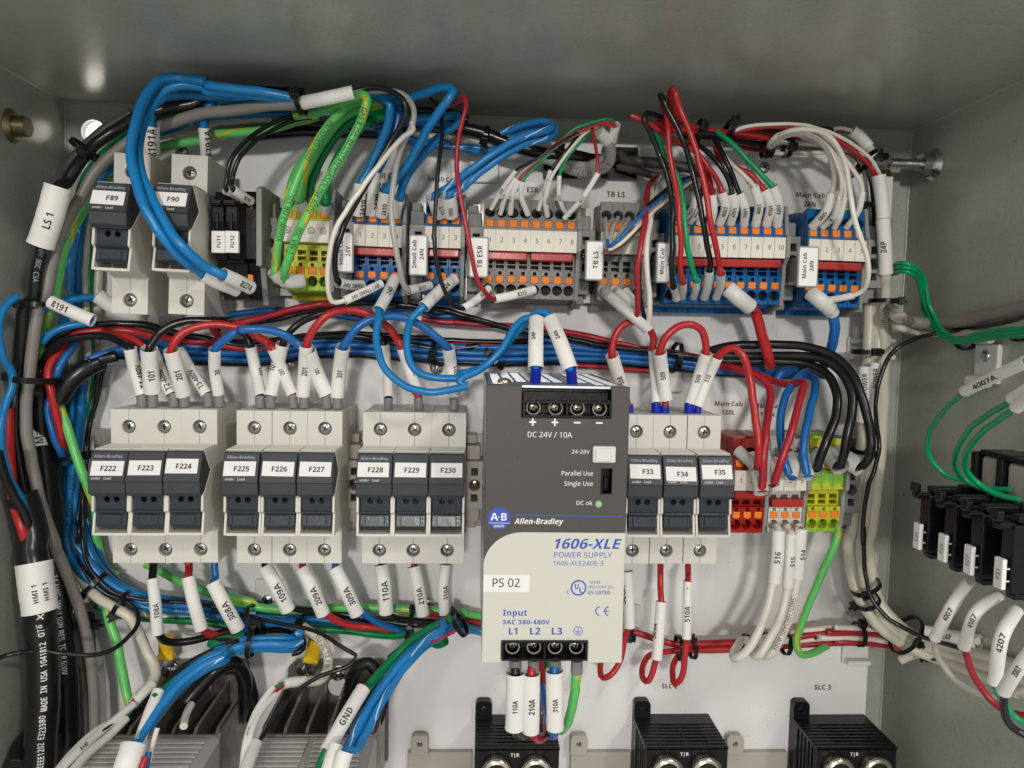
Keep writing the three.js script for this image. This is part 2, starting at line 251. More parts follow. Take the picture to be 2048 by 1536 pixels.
// row of n blocks: pixels of the lower edge of the number strip at the middle of the first and of the last block
function blockRow(key, m, n, c, xa, ya, xb, yb, zb, describe, o = {}) {
  protos[key] ??= blockParts(m, o); const [ax, ay] = full(c, xa, ya), [bx, by] = full(c, xb, yb); const A = onZ(ax, ay, 41), B = onZ(bx, by, 41); const out = [];
  for (let i = 0; i < n; i++) {
    const t = protos[key].clone(); t.name = numbered('terminal_block'); const f = n > 1 ? i / (n - 1) : 0; t.position.set(A.x + (B.x - A.x) * f, A.y + (B.y - A.y) * f, zb * MM); t.rotation.z = o.turn ?? -0.012;
    tag(t, describe(i), 'terminal block', o.group); scene.add(t); t.updateMatrixWorld(); out.push(t);
    const mark = (s, dx = 0, dy = 6) => { const k = DARK.put(s, o.bold ?? '', 'sans-serif'); const H = 0.0031 * 1.3, W = H * k.asp; const g = new THREE.PlaneGeometry(W, H); const uv = g.attributes.uv; for (let j = 0; j < 4; j++) uv.setXY(j, k.u0 + (k.u1 - k.u0) * uv.getX(j), k.v0 + (k.v1 - k.v0) * uv.getY(j)); g.translate(dx * MM, dy * MM, 41.5 * MM); const me = new THREE.Mesh(g, DARK.mat); me.name = 'printed_number'; const mt = t.children.find((q) => q.name === 'marker_tag'); (mt ?? t).add(me); };
    if (o.numbers) mark(String(i + 1), 0.4);
    if (o.earth) { const mt = t.children.find((q) => q.name === 'marker_tag'); const r = new THREE.TorusGeometry(0.00155, 0.00016, 6, 24); r.translate(0, 6.2 * MM, 41.5 * MM); const b = (x0, x1, y0, y1) => box(x0 * MM, x1 * MM, y0 * MM, y1 * MM, 41.4 * MM, 41.55 * MM, 0); const me = new THREE.Mesh(mergeGeometries([boxUV(r), b(-0.1, 0.1, 6.2, 7.4), b(-0.85, 0.85, 6.0, 6.2), b(-0.55, 0.55, 5.6, 5.75), b(-0.28, 0.28, 5.25, 5.4)]), M.black); me.name = 'earth_symbol'; mt.add(me); }
  }
  // grey cover plate at the open end of the row
  if (o.cover !== false) { const e = out[n - 1].position, q = thing('end_plate', o.coverLabel, 'cover plate', V3(e.x + 4.1 * MM, e.y, 0)); const g = profile([[-28.3, 2], [-28.3, 20], [-24.4, 33], [-24, 36.6], [-9, 38.2], [-3, 38.2], [1, 42.3], [11.6, 42.3], [13, 40], [28.2, 36.4], [28.2, 2]], -1.0, 1.0, 0.2); g.translate(q.position.x, q.position.y, zb * MM); part(q, 'plate', g, o.coverMat ?? M.clamp); q.rotation.z = -0.012; }
  return out;
}
const rowG = (s) => `terminal blocks in the ${s} row`;
const RES = { marker: true, numbers: true };
const TB = {};
TB.earth = blockRow('ground', M.tbGround, 4, 'B', 514, 1046, 727, 1054, 0, (i) => `${ORD[i]} green and yellow earth terminal block from the left in the upper row of four`, { earth: true, group: rowG('upper earth'), coverLabel: 'grey end plate on the right of the four earth terminal blocks' });
TB.sv = blockRow('blue', M.tbBlue, 4, 'B', 941, 1072, 1156, 1082, 0, (i) => `${ORD[i]} blue terminal block from the left in the Small Cab 24V row`, { numbers: true, group: rowG('Small Cab 24V'), coverLabel: 'grey end plate right of block 4 in the Small Cab 24V row' });
TB.sn = blockRow('blue', M.tbBlue, 3, 'C', 180, 1083, 323, 1087, 0, (i) => `${ORD[i]} blue terminal block from the left in the Small Cab 24N row`, { numbers: true, group: rowG('Small Cab 24N'), coverLabel: 'grey end plate right of block 3 in the Small Cab 24N row' });
TB.esr = blockRow('grey', M.tbGrey, 8, 'C', 526, 1099, 1009, 1114, 0, (i) => `${ORD[i]} grey terminal block from the left in the TB ESR row`, { numbers: true, group: rowG('TB ESR'), coverLabel: 'grey end plate right of block 8 in the TB ESR row' });
TB.ls = blockRow('grey', M.tbGrey, 4, 'D', 126, 1058, 332, 1064, 0, (i) => `${ORD[i]} grey terminal block from the left in the TB LS row`, { numbers: false, group: rowG('TB LS'), coverLabel: 'grey end plate on the right of the TB LS terminal row' });
TB.mv = blockRow('blue', M.tbBlue, 10, 'D', 527, 1076, 1148, 1087, 0, (i) => `${ORD[i]} blue terminal block from the left in the Main Cab 24V row`, { numbers: true, group: rowG('Main Cab 24V'), coverLabel: 'grey end plate right of block 10 in the Main Cab 24V row' });
TB.mn = blockRow('blue', M.tbBlue, 5, 'E', 294, 1096, 566, 1106, 0, (i) => `${ORD[i]} blue terminal block from the left in the Main Cab 24N row`, { numbers: true, group: rowG('Main Cab 24N'), coverLabel: 'grey end plate right of block 5 in the Main Cab 24N row' });
TB.red = blockRow('red', M.tbRed, 3, 'I', 826, 1130, 957, 1130, 0, (i) => `${ORD[i]} dark red terminal block from the left in the Main Cab 120L row`, { numbers: true, turn: -0.004, group: rowG('Main Cab 120L'), coverLabel: 'grey end plate between the red and the white terminal blocks', clamp: M.tbRed });
TB.wht = blockRow('white', M.tbWhite, 3, 'I', 1050, 1130, 1184, 1130, 0, (i) => `${ORD[i]} white terminal block from the left in the Main Cab 120N row`, { numbers: true, turn: -0.004, group: rowG('Main Cab 120N'), coverLabel: 'grey end plate between the white and the yellow green blocks', clamp: M.tbWhite });
TB.gnd2 = blockRow('gnd2', M.tbGround, 3, 'I', 1281, 1126, 1412, 1126, 0, (i) => `${ORD[i]} yellow green earth terminal block from the left in the lower row`, { marker: false, turn: -0.004, group: rowG('lower earth'), coverLabel: 'grey end plate on the right of the lower yellow green earth blocks', clamp: M.tbGround });
// red jumper bars below the number strips
function jumper(row, i, j, dx0, dx1, y, label) {
  const a = row[i].position, b = row[j].position; const t = thing('jumper_bar', label, 'jumper', V3((a.x + b.x) / 2, (a.y + b.y) / 2, 34.5 * MM)); const h = (b.x - a.x) / 2 * 1000; const p = t.position;
  const g = [mbox(p.x, p.y, -h + dx0, h + dx1, y - 2.1, y + 2.1, 34.6, 40.6, 0.7)]; for (let k = i; k <= j; k++) g.push(mbox(row[k].position.x, p.y, -0.8, 0.8, y - 1.8, y - 0.6, 30, 34.8, 0.1));
  part(t, 'bridge', g, M.jumper); t.rotation.z = Math.atan2(b.y - a.y, b.x - a.x); return t;
}
jumper(TB.sv, 0, 3, -2.6, 2.2, -2.2, 'red jumper bar across the four Small Cab 24V blocks'); jumper(TB.sn, 0, 2, -1.4, 2.4, -2.2, 'red jumper bar across the three Small Cab 24N blocks');
jumper(TB.esr, 0, 3, -2.6, 1.6, -2.2, 'red jumper bar across the left four TB ESR blocks'); jumper(TB.esr, 4, 7, -2.6, 1.4, -2.2, 'red jumper bar across the right four TB ESR blocks');
jumper(TB.mv, 0, 9, -2, 1.6, -2.4, 'long red jumper bar across the ten Main Cab 24V blocks'); jumper(TB.mn, 0, 4, -2, 1.6, -2.4, 'red jumper bar across the five Main Cab 24N blocks');
jumper(TB.red, 0, 2, -2.4, 1.8, -2.2, 'dark red jumper bar across the red Main Cab 120L blocks'); jumper(TB.wht, 0, 2, -2.6, 2.4, -6.6, 'dark red jumper bar low across the white Main Cab 120N blocks');

// ---------- end clamps, some with a lettered tag ----------
function clamp(c, X, Y, label, o = {}) {                            // X, Y: pixel of its screw
  const [px, py] = full(c, X, Y); const p = onZ(px, py, 30); const t = thing('end_clamp', label, 'end clamp', V3(p.x, p.y, 1 * MM), 'end clamps on the rails'); const W = (o.w ?? 9.5) / 2;
  const g = plate([-W, W, -13, 13], [rectHole(-1.9, 1.7, 5.2, 9.3), rectHole(-1.9, 1.7, -8.9, -5), circ(0, 0, 3.1)], 9, 0.2); g.translate(p.x, p.y, 30 * MM);
  const lo = mbox(p.x, p.y, -W, W, -13, 13, 6, 21, 0.4), f1 = mbox(p.x, p.y, -W, W * 0.6, 13.1, 21, 8, 26, 0.8), f2 = mbox(p.x, p.y, -W, W * 0.6, -21, -13.1, 8, 26, 0.8), f3 = mbox(p.x, p.y, -W, W * 0.2, 21.1, 26, 6, 19, 0.6), f4 = mbox(p.x, p.y, -W, W * 0.2, -26, -21.1, 6, 19, 0.6);
  part(t, 'clamp_body', [g, lo, f1, f2, f3, f4], o.m ?? M.clamp);
  part(t, 'slot_recess', [mbox(p.x, p.y, -1.8, 1.6, 5.3, 9.2, 21.05, 22.5, 0), mbox(p.x, p.y, -1.8, 1.6, -8.8, -5.1, 21.05, 22.5, 0)], M.black);
  const sc = part(t, 'clamp_screw', screwHead(p.x, p.y, 24 * MM, 2.7 * MM), o.screw ?? M.zinc); part(sc, 'screw_slot', [boxUV(box(p.x - 2.2 * MM, p.x + 2.2 * MM, p.y - 0.3 * MM, p.y + 0.3 * MM, 24.6 * MM, 25.4 * MM, 0))], M.hole);
  return t;
}
function tagPlate(c, x0, y0, x1, y1, l1, l2, label) {
  const [ax, ay] = full(c, x0, y0), [bx, by] = full(c, x1, y1); const a = onZ(ax, ay, 55), b = onZ(bx, by, 55); const cx = (a.x + b.x) / 2, cy = (a.y + b.y) / 2, w = (b.x - a.x) / 2 * 1000, h = (a.y - b.y) / 2 * 1000;
  const t = thing('label_tag', label, 'tag', V3(cx, cy, 34 * MM), 'lettered tags on the end clamps'); const s = new THREE.Shape(), r = 1; const X = w, Y = h; const rr = (S, X, Y, r) => { S.moveTo((-X + r) * MM, -Y * MM); S.lineTo((X - r) * MM, -Y * MM); S.absarc((X - r) * MM, (-Y + r) * MM, r * MM, -Math.PI / 2, 0, false); S.lineTo(X * MM, (Y - r) * MM); S.absarc((X - r) * MM, (Y - r) * MM, r * MM, 0, Math.PI / 2, false); S.lineTo((-X + r) * MM, Y * MM); S.absarc((-X + r) * MM, (Y - r) * MM, r * MM, Math.PI / 2, Math.PI, false); S.lineTo(-X * MM, (-Y + r) * MM); S.absarc((-X + r) * MM, (-Y + r) * MM, r * MM, Math.PI, Math.PI * 1.5, false); };
  rr(s, X, Y, 1); const fr = plate(s, [], 2, 0.2); fr.translate(cx, cy, 55 * MM); const stem = mbox(cx, cy, -1.4, 1.4, -6, 6, 26, 53, 0.3); part(t, 'holder', [fr, stem], M.clamp);
  const s2 = new THREE.Shape(); rr(s2, X - 0.75, Y - 0.75, 0.8); const f2 = plate(s2, [], 0.3, 0.05); f2.translate(cx, cy, 55.25 * MM); const face = part(t, 'paper_label', f2, M.sticker);
  const sz = 0.0030; if (l2) { print(face, DARK, l1, cx - 2.2 * MM, cy + 0.5 * MM, 55.32 * MM, sz, { turn: Math.PI / 2 }); print(face, DARK, l2, cx + 1.5 * MM, cy + 0.5 * MM, 55.32 * MM, sz, { turn: Math.PI / 2 }); } else print(face, DARK, l1, cx + 0.3 * MM, cy + 0.3 * MM, 55.32 * MM, 0.0036, { turn: Math.PI / 2 });
  return t;
}
clamp('B', 402, 1050, 'grey end clamp between the black fuse block and earth terminals'); clamp('B', 862, 1074, 'grey end clamp behind the Small Cab 24V tag'); clamp('C', 108, 1090, 'grey end clamp behind the Small Cab 24N tag'); clamp('C', 450, 1103, 'grey end clamp behind the TB ESR tag'); clamp('C', 1098, 1120, 'grey end clamp right of the TB ESR row');
clamp('D', 412, 1078, 'grey end clamp right of the TB LS row'); clamp('D', 1228, 1098, 'grey end clamp right of the Main Cab 24V row'); clamp('E', 652, 1116, 'grey end clamp with slots right of the Main Cab 24N row'); clamp('I', 1488, 1122, 'grey end clamp with slots right of the lower earth blocks', { screw: M.clamp });
clamp('G', 852, 1092, 'pale end clamp with screw between F227 and F228', { m: M.base }); clamp('H', 263, 1095, 'pale end clamp with brass screw between F230 and power supply', { m: M.base, screw: M.brass });
tagPlate('B', 806, 984, 906, 1228, 'Small Cab', '24V', 'white tag reading Small Cab 24V beside the blue blocks'); tagPlate('C', 54, 1000, 162, 1246, 'Small Cab', '24N', 'white tag reading Small Cab 24N beside the three blue blocks'); tagPlate('C', 408, 1013, 522, 1258, 'TB ESR', null, 'white tag reading TB ESR left of the grey blocks');
tagPlate('D', 5, 976, 108, 1216, 'TB LS', null, 'white tag reading TB LS left of the grey blocks'); tagPlate('D', 424, 986, 532, 1230, 'Main Cab', '24V', 'white tag reading Main Cab 24V left of the ten blue blocks'); tagPlate('D', 1262, 1010, 1374, 1256, 'Main Cab', '24N', 'white tag reading Main Cab 24N left of the five blue blocks');

// ---------- fuse holders ----------
function poleGeo() {                                                 // local, mm; x centred, y = 0 at mid height, z from the board
  const w = 8.68, body = [], edge = [], cap = [], car = [];
  const P = (pts, x0 = -w, x1 = w, b = 0.25) => profile(pts, x0, x1, b);
  body.push(P([[-40, 8], [-40, 42], [-22, 42], [-22, 55], [-1, 55], [3, 60], [14, 60], [18.5, 62], [18.8, 42], [37.5, 42], [37.5, 8]], -w + 0.2, w - 0.2));
  for (const [y0, y1, hy] of [[19.6, 37.5, 28.8], [-40, -21, -33.2]]) for (const sd of [-1, 1]) { const s = new THREE.Shape(); const a = 0.07 * MM, W = (w - 0.02) * MM, r = 3.35 * MM; s.moveTo(a, y0 * MM); s.lineTo(W, y0 * MM); s.lineTo(W, y1 * MM); s.lineTo(a, y1 * MM); s.lineTo(a, hy * MM + r); for (let k = 1; k < 14; k++) { const an = Math.PI / 2 - k / 14 * Math.PI; s.lineTo(a + Math.cos(an) * r, hy * MM + Math.sin(an) * r); } s.lineTo(a, hy * MM - r); s.lineTo(a, y0 * MM); const g = plate(s, [], 10, 0.12); g.translate(0, 0, 52 * MM); if (sd < 0) { const s2 = new THREE.Shape(); const pts = s.getPoints(); pts.slice().reverse().forEach((p, i) => (i ? s2.lineTo(-p.x, p.y) : s2.moveTo(-p.x, p.y))); const g2 = plate(s2, [], 10, 0.12); g2.translate(0, 0, 52 * MM); body.push(g2); } else body.push(g); }
  // neck with ribs on its upper face
  body.push(P([[19.5, 42], [19.5, 52], [20.0, 53], [20.0, 70], [19.7, 70.6], [16, 70.6], [16, 42]], -w + 0.4, w - 0.4));
  for (let k = 0; k < 4; k++) { const z = 53.6 + k * 4; body.push(P([[20.05, z], [20.5, z + 0.5], [20.5, z + 2.6], [20.05, z + 3]], -w + 0.3, w - 0.3, 0)); }
  // side cheeks: V notch behind the cap, rim round the carriage
  for (const s of [-1, 1]) { const x0 = s < 0 ? -w : w - 1.15, x1 = x0 + 1.15; edge.push(P([[19.6, 50], [19.6, 70.2], [9, 61.5], [0.4, 70], [-1.2, 72.2], [-8.8, 72.8], [-10.2, 70.8], [-18.8, 72.6], [-20.4, 72.6], [-20.4, 50]], x0, x1, 0.2)); }
  edge.push(P([[-20.5, 50], [-20.5, 72.6], [-19.3, 72.6], [-19.3, 50]], -w + 1.2, w - 1.2, 0.1));
  cap.push(P([[19.4, 58], [19.8, 70.8], [19.2, 72], [6.2, 77.2], [5.7, 76.4], [0.4, 76.2], [-0.4, 75.4], [-0.4, 62]], -w + 0.25, w - 0.25, 0.3), P([[-0.5, 60], [-0.5, 74.4], [-1.3, 74], [-1.3, 60]], -w + 0.6, w - 0.6, 0.1));
  const c = plate([-w + 1.7, w - 1.5, -8.8, -1.2], [circ(-2.2, -3.5, 1.35), circ(2.3, -3.5, 1.35)], 6, 0.25, 16); c.translate(0, 0, 71.2 * MM); car.push(c, P([[-8.8, 58], [-8.8, 64], [-1, 64], [-1, 58]], -w + 1.7, w - 1.5, 0));
  car.push(P([[-8.7, 60], [-8.6, 72.6], [-9.4, 73], [-10.6, 71.4], [-15.6, 72.2], [-16.6, 71], [-16.8, 60]], -w + 1.7, w - 1.5, 0.35), P([[-10.8, 70], [-10.8, 72.1], [-15.2, 72.9], [-15.4, 70]], -w + 4.0, w - 3.8, 0.4));
  return { body, edge, cap, car };
}
function fuseHolder(names, c, pts, label, o = {}) {                  // pts: pixel of the top screw of each pole
  const P0 = pts.map(([X, Y]) => onZ(...full(c, X, Y), 51)); const mid = P0[Math.floor(P0.length / 2)]; const y0 = -28.8 * MM;
  const t = thing('fuse_holder', label, 'fuse holder', V3(mid.x, mid.y + y0, 1 * MM), o.group ?? 'three pole fuse holders on the lower rail');
  P0.forEach((q, i) => {
    const g = poleGeo(); const put = (a) => a.map((k) => { k.translate(q.x, q.y + y0, 0); return k; }); const cy = q.y + y0;
    const nm = names.length > 1 ? names[i] : ''; part(t, 'housing', put(g.body), M.body); part(t, 'side_rim', put(g.edge), M.bodyEdge);
    const cap = part(t, 'fuse_carrier', put(g.cap), M.cap); part(t, 'pull_handle', put(g.car), M.carriage);
    const tilt = -Math.atan2(5.2, 13), zc = (y) => 72 + (19.2 - y) / 13 * 5.2;
    const sy = (o.sy?.[i] ?? 7.2) + 5.1; const st = box(-7.4 * MM, 7.4 * MM, -3.5 * MM, 3.5 * MM, 0, 0.12 * MM, 0); st.rotateX(tilt); st.rotateZ((rnd() - 0.5) * 0.025); st.translate(q.x + (o.sx?.[i] ?? 0) * MM, cy + sy * MM, (zc(sy) + 0.18) * MM); const stk = part(t, 'name_sticker', st, M.sticker);
    print(stk, DARK, names[i], q.x + (o.tx?.[i] ?? 0.6) * MM, cy + (sy + (o.ty?.[i] ?? 0.2)) * MM, (zc(sy) + 0.42) * MM, 0.0035, { tilt, name: 'printed_name' });
    if (i === 0) { print(cap, FADED, 'Allen-Bradley', q.x - 0.2 * MM, cy + 17.5 * MM, (zc(17.5) + 0.22) * MM, 0.0021, { tilt, name: 'printed_brand' }); print(cap, PALE, 'under load', q.x - 2.0 * MM, cy + 7.7 * MM, (zc(7.7) + 0.22) * MM, 0.0016, { tilt, name: 'printed_warning', style: '', font: 'monospace' }); }
    for (const hy of [28.8, -33.2]) { const a = rnd() * 1.5, z = hy > 0 ? 49.9 : 49.7; const dx = 0.1 * MM, dy = (hy > 0 ? 0.05 : 0.3) * MM; const s = part(t, 'terminal_screw', screwHead(q.x + dx, cy + hy * MM + dy, z * MM, 3.12 * MM), M.zinc); part(s, 'cross_recess', screwCross(q.x + dx, cy + hy * MM + dy, (z + 0.75) * MM, 2.4 * MM, a).map((k) => boxUV(k)), M.hole); }
  });
  // oval side mark and rivets on the right face
  const e = P0[P0.length - 1], cy = e.y + y0; const rv = (y, z, r) => { const k = new THREE.CylinderGeometry(r * MM, r * MM, 0.8 * MM, 16); k.rotateZ(Math.PI / 2); k.translate(e.x + 8.9 * MM, cy + y * MM, z * MM); return boxUV(k); }; t.rotation.z = o.turn ?? (rnd() - 0.5) * 0.008; part(t, 'rivet', [rv(-2, 40, 2.4), rv(27, 24, 1), rv(-30, 24, 1.2)], M.clamp);
  return t;
}
const ONE = 'single pole fuse holders';
fuseHolder(['F89'], 'A', [[775, 632]], 'single pole pale grey fuse holder labelled F89 at top left', { group: ONE, tx: [1.4], sx: [-0.5], turn: -0.03 }); fuseHolder(['F90'], 'A', [[1113, 640]], 'single pole pale grey fuse holder labelled F90 right of F89', { group: ONE, tx: [1.4], turn: -0.03 });
fuseHolder(['F222', 'F223', 'F224'], 'F', [[766, 746], [974, 748], [1183, 748]], 'three pole pale grey fuse holder labelled F222, F223 and F224', { sy: [6.9, 7.2, 7.9], sx: [0.1, 0, -0.3] });
fuseHolder(['F225', 'F226', 'F227'], 'G', [[264, 754], [474, 756], [681, 758]], 'three pole pale grey fuse holder labelled F225, F226 and F227', { sx: [-0.3, 0, 0] });
fuseHolder(['F228', 'F229', 'F230'], 'G', [[1008, 762], [1210, 764], [1412, 766]], 'three pole pale grey fuse holder labelled F228, F229 and F230', { sx: [-0.4, 0, 0] });
fuseHolder(['F33'], 'I', [[212, 776]], 'single pole fuse holder labelled F33 partly behind the power supply', { group: ONE, tx: [1.2] }); fuseHolder(['F34'], 'I', [[412, 778]], 'single pole fuse holder labelled F34 between F33 and F35', { group: ONE, sy: [6.2], tx: [0.6] }); fuseHolder(['F35'], 'I', [[613, 780]], 'single pole fuse holder labelled F35 beside the red terminal blocks', { group: ONE, tx: [1.4] });

// ---------- two black fuse terminal blocks FU11, FU12 ----------
for (const [n, X, lab] of [['FU11', 1300, 'black fuse terminal block with white tag FU11'], ['FU12', 1380, 'black fuse terminal block with white tag FU12']]) {
  const p = onZ(...full('A', X, 1050), 50); const t = thing('fuse_block', lab, 'fuse block', V3(p.x, p.y, 1 * MM), 'black fuse blocks on the upper rail'); const m = (a) => { a.translate(p.x, p.y, 0); return a; };
  part(t, 'body', [m(profile([[-27, 4], [-27, 34], [-9, 38], [-9, 44], [24, 44], [24, 34], [26, 30], [26, 4]], -3.3, 3.3, 0.2))], M.black);
  part(t, 'fuse_lever', [m(profile([[-8, 44.1], [-8, 48], [10, 53], [17, 53], [17.4, 57], [19.6, 57], [20, 50], [25, 48], [25, 44.1]], -2.9, 2.9, 0.4)), mbox(p.x, p.y, -2.6, 2.6, 17.8, 19, 55, 58, 0.3), mbox(p.x, p.y, -0.5, 0.5, 6, 14, 50, 54.5, 0.2)], M.black);
  const tagm = part(t, 'marker_tag', mbox(p.x, p.y, -3.2, 3.2, -5.2, 5.4, 50.5, 53, 0.2), M.sticker); print(tagm, DARK, n, p.x + 0.2 * MM, p.y + 0.2 * MM, 53.1 * MM, 0.0027, { turn: Math.PI / 2 });
  part(t, 'release_button', mbox(p.x, p.y, n === 'FU11' ? 4.2 : 3.6, n === 'FU11' ? 6.6 : 6.2, -18, -14.6, 36, 39, 0.3), M.orange);
}
{
  const p = onZ(...full('A', 1460, 1050), 40); const t = thing('fuse_block', 'black flank block beside the FU12 tag with orange buttons', 'fuse block', V3(p.x, p.y, 1 * MM)); const g = profile([[-28, 4], [-28, 30], [-10, 36], [-8, 40], [21, 40], [27, 32], [27, 4]], -4.2, 5.6, 0.3); g.translate(p.x, p.y, 0); part(t, 'body', g, M.black);
  for (const [a, b] of [['A', 1487]]) { const q = onZ(...full(a, b, 842), 40); part(t, 'release_button', mbox(q.x, q.y, -1, 1, -0.6, 0.6, 36, 40.3, 0.2), M.orange); }
  const q = thing('end_plate', 'grey end plate right of the black fuse blocks', 'cover plate', V3(p.x + 8 * MM, p.y, 1 * MM)); const k = profile([[-31, 4], [-31, 34], [-12, 40], [-12, 47], [26, 47], [28, 42], [28, 4]], -1.6, 1.2, 0.3); k.translate(q.position.x, q.position.y, 0); part(q, 'plate', k, M.clamp);
}

// ---------- power supply ----------
{
  const zf = 116; const a = onZ(971.7, 769.6, zf), b = onZ(1257.8, 773.6, zf), c = onZ(965, 1325.8, zf), d = onZ(1246, 1327, zf); const x0 = (a.x + c.x) / 2, x1 = (b.x + d.x) / 2, y1 = (a.y + b.y) / 2, y0 = (c.y + d.y) / 2; const W = (x1 - x0) * 1000, H = (y1 - y0) * 1000;
  const t = thing('power_supply', 'dark grey and ivory power supply labelled PS 02 at the centre', 'power supply', V3((x0 + x1) / 2, (y0 + y1) / 2, 6 * MM));
  const X = (x) => (x - 330 + 0) / 845 * W, Y = (y) => H - (y - 505) / 1641 * H;     // crop H pixel -> mm on the face
  // face print
  const cv = document.createElement('canvas'); cv.width = 1024; cv.height = 2000; const g = cv.getContext('2d'); const k = 1.2115; const cx = (x) => (x - 330) * k, cy = (y) => (y - 505) * k;
  g.fillStyle = '#464340'; g.fillRect(0, 0, 1024, 2000); for (let i = 0; i < 26000; i++) { const q = rnd(); g.fillStyle = q < 0.5 ? 'rgba(40,37,34,0.18)' : 'rgba(118,110,102,0.12)'; g.fillRect(rnd() * 1024, rnd() * 1080, 2, 2); }
  g.fillStyle = '#cfcdc0'; g.beginPath(); g.moveTo(1024, cy(1368)); g.lineTo(cx(560), cy(1368)); g.bezierCurveTo(cx(420), cy(1370), cx(330), cy(1470), cx(328), cy(1580)); g.lineTo(0, 2000); g.lineTo(1024, 2000); g.fill();
  g.strokeStyle = '#8d8a83'; g.lineWidth = 2; g.stroke();
  for (let i = 0; i < 60; i++) { const x = rnd() * 1024, y = rnd() * 2000, l = 4 + rnd() * 26, an = rnd() * 6.3; g.strokeStyle = rnd() < 0.5 ? 'rgba(235,232,222,0.22)' : 'rgba(70,66,60,0.20)'; g.lineWidth = 0.8 + rnd(); g.beginPath(); g.moveTo(x, y); g.lineTo(x + Math.cos(an) * l, y + Math.sin(an) * l); g.stroke(); } for (let i = 0; i < 240; i++) { g.fillStyle = rnd() < 0.6 ? 'rgba(225,220,208,0.35)' : 'rgba(60,56,50,0.25)'; const d = 1 + rnd() * 2; g.fillRect(rnd() * 1024, rnd() * 2000, d, d); }
  const tx = (s, x, y, px, col, st = 'bold', al = 'left', wide = 0) => { g.fillStyle = col; g.font = `${st} ${px * k}px sans-serif`; g.textAlign = al; g.textBaseline = 'middle'; if (wide) { const w0 = g.measureText(s).width; g.save(); g.translate(cx(x), cy(y)); g.scale(wide * k / w0, 1); g.fillText(s, 0, 0); g.restore(); } else g.fillText(s, cx(x), cy(y)); };
  const off = (y) => (y - 505) / 1641 * 8;                                            // the sides run slightly inward
  const wt = '#eceae2', bl = '#2f4fb4';
  for (const [x, s] of [[604, '+'], [735, '+'], [867, '-'], [998, '-']]) { g.fillStyle = wt; g.fillRect(cx(x - 20), cy(718 - 5), 40 * k, 10 * k); if (s === '+') g.fillRect(cx(x - 5), cy(718 - 22), 10 * k, 44 * k); }
  tx('DC 24V / 10A', 572, 791, 44, wt, '', 'left', 267); tx('24-28V', 838, 889, 31, wt, '', 'left', 108); tx('Parallel Use', 779, 1016, 36, wt, '', 'left', 192); tx('Single Use', 798, 1077, 36, wt, '', 'left', 174); tx('DC ok', 872, 1192, 34, wt, '', 'left', 98);
  g.fillStyle = bl; g.beginPath(); for (let i = 0; i < 8; i++) { const an = Math.PI / 8 + i * Math.PI / 4; g.lineTo(cx(418 + 68 * Math.cos(an)), cy(1287 + 68 * Math.sin(an))); } g.fill(); tx('A', 366, 1278, 62, wt, 'bold', 'left', 46); tx('B', 424, 1278, 62, wt, 'bold', 'left', 42); g.fillStyle = wt; g.fillRect(cx(412), cy(1276), 8 * k, 7 * k); g.fillRect(cx(356), cy(1313), 124 * k, 3 * k); tx('QUALITY', 386, 1333, 19, wt, 'bold', 'left', 64);
  g.fillStyle = '#3a55a8'; g.save(); g.translate(cx(507), cy(1262)); g.rotate(0.008); g.fillRect(0, 0, 640 * k, 7 * k); g.restore(); tx('Allen-Bradley', 508, 1303, 46, wt, 'italic bold', 'left', 286);
  const Mx = (x, y) => x + off(y + 1229); const m = (s, x, y, px, st, w, col = bl) => tx(s, Mx(x, y) + 6, y + 1229, px, col, st, 'left', w);
  m('1606-XLE', 722, 206, 84, 'italic bold', 408); m('POWER SUPPLY', 733, 272, 44, '', 354); m('1606-XLE240E-3', 731, 323, 37, '', 307); m('18WM', 951, 436, 25, '', 68); m('IND.CONT.EQ.', 949, 465, 25, '', 152); m('US LISTED', 942, 498, 30, 'bold', 140); m('C', 817, 497, 30, 'bold', 16);
  g.strokeStyle = bl; g.lineWidth = 9 * k; g.beginPath(); g.arc(cx(Mx(895, 470)), cy(470 + 1229), 43 * k, 0, 7); g.stroke(); m('U', 864, 462, 44, 'bold', 28); m('L', 890, 484, 44, 'bold', 26);
  m('Input', 437, 622, 50, 'bold', 148); m('3AC 380-480V', 435, 678, 38, 'bold', 285); m('L1', 470, 733, 58, 'bold', 66); m('L2', 597, 733, 58, 'bold', 70); m('L3', 727, 733, 58, 'bold', 72);
  g.lineWidth = 7 * k; for (const [x, e] of [[1020, 0], [1074, 1]]) { g.beginPath(); g.arc(cx(Mx(x + 8, 610)), cy(1229 + 610), 26 * k, Math.PI * 0.55, Math.PI * 1.45); g.stroke(); if (e) g.fillRect(cx(Mx(x - 16, 610)), cy(1229 + 607), 22 * k, 7 * k); }
  g.lineWidth = 4 * k; g.beginPath(); g.arc(cx(Mx(898, 731)), cy(1229 + 731), 26 * k, 0, 7); g.stroke(); g.fillStyle = bl; for (const [w, y] of [[36, 731], [24, 739], [12, 746]]) g.fillRect(cx(Mx(898 - w / 2, 731)), cy(1229 + y), w * k, 4 * k); g.fillRect(cx(Mx(896, 731)), cy(1229 + 712), 4 * k, 20 * k);
  const face = new THREE.CanvasTexture(cv); face.colorSpace = THREE.SRGBColorSpace; face.anisotropy = 8;
  const fm = new THREE.MeshPhysicalMaterial({ map: face, roughness: 0.5, bumpMap: bumpFine, bumpScale: 0.00001 });
  const notchT = [X(538), X(1066), Y(690)], notchB = [X(437) + 0.6, X(958) + 0.6, Y(505 + 1641 - 137)];
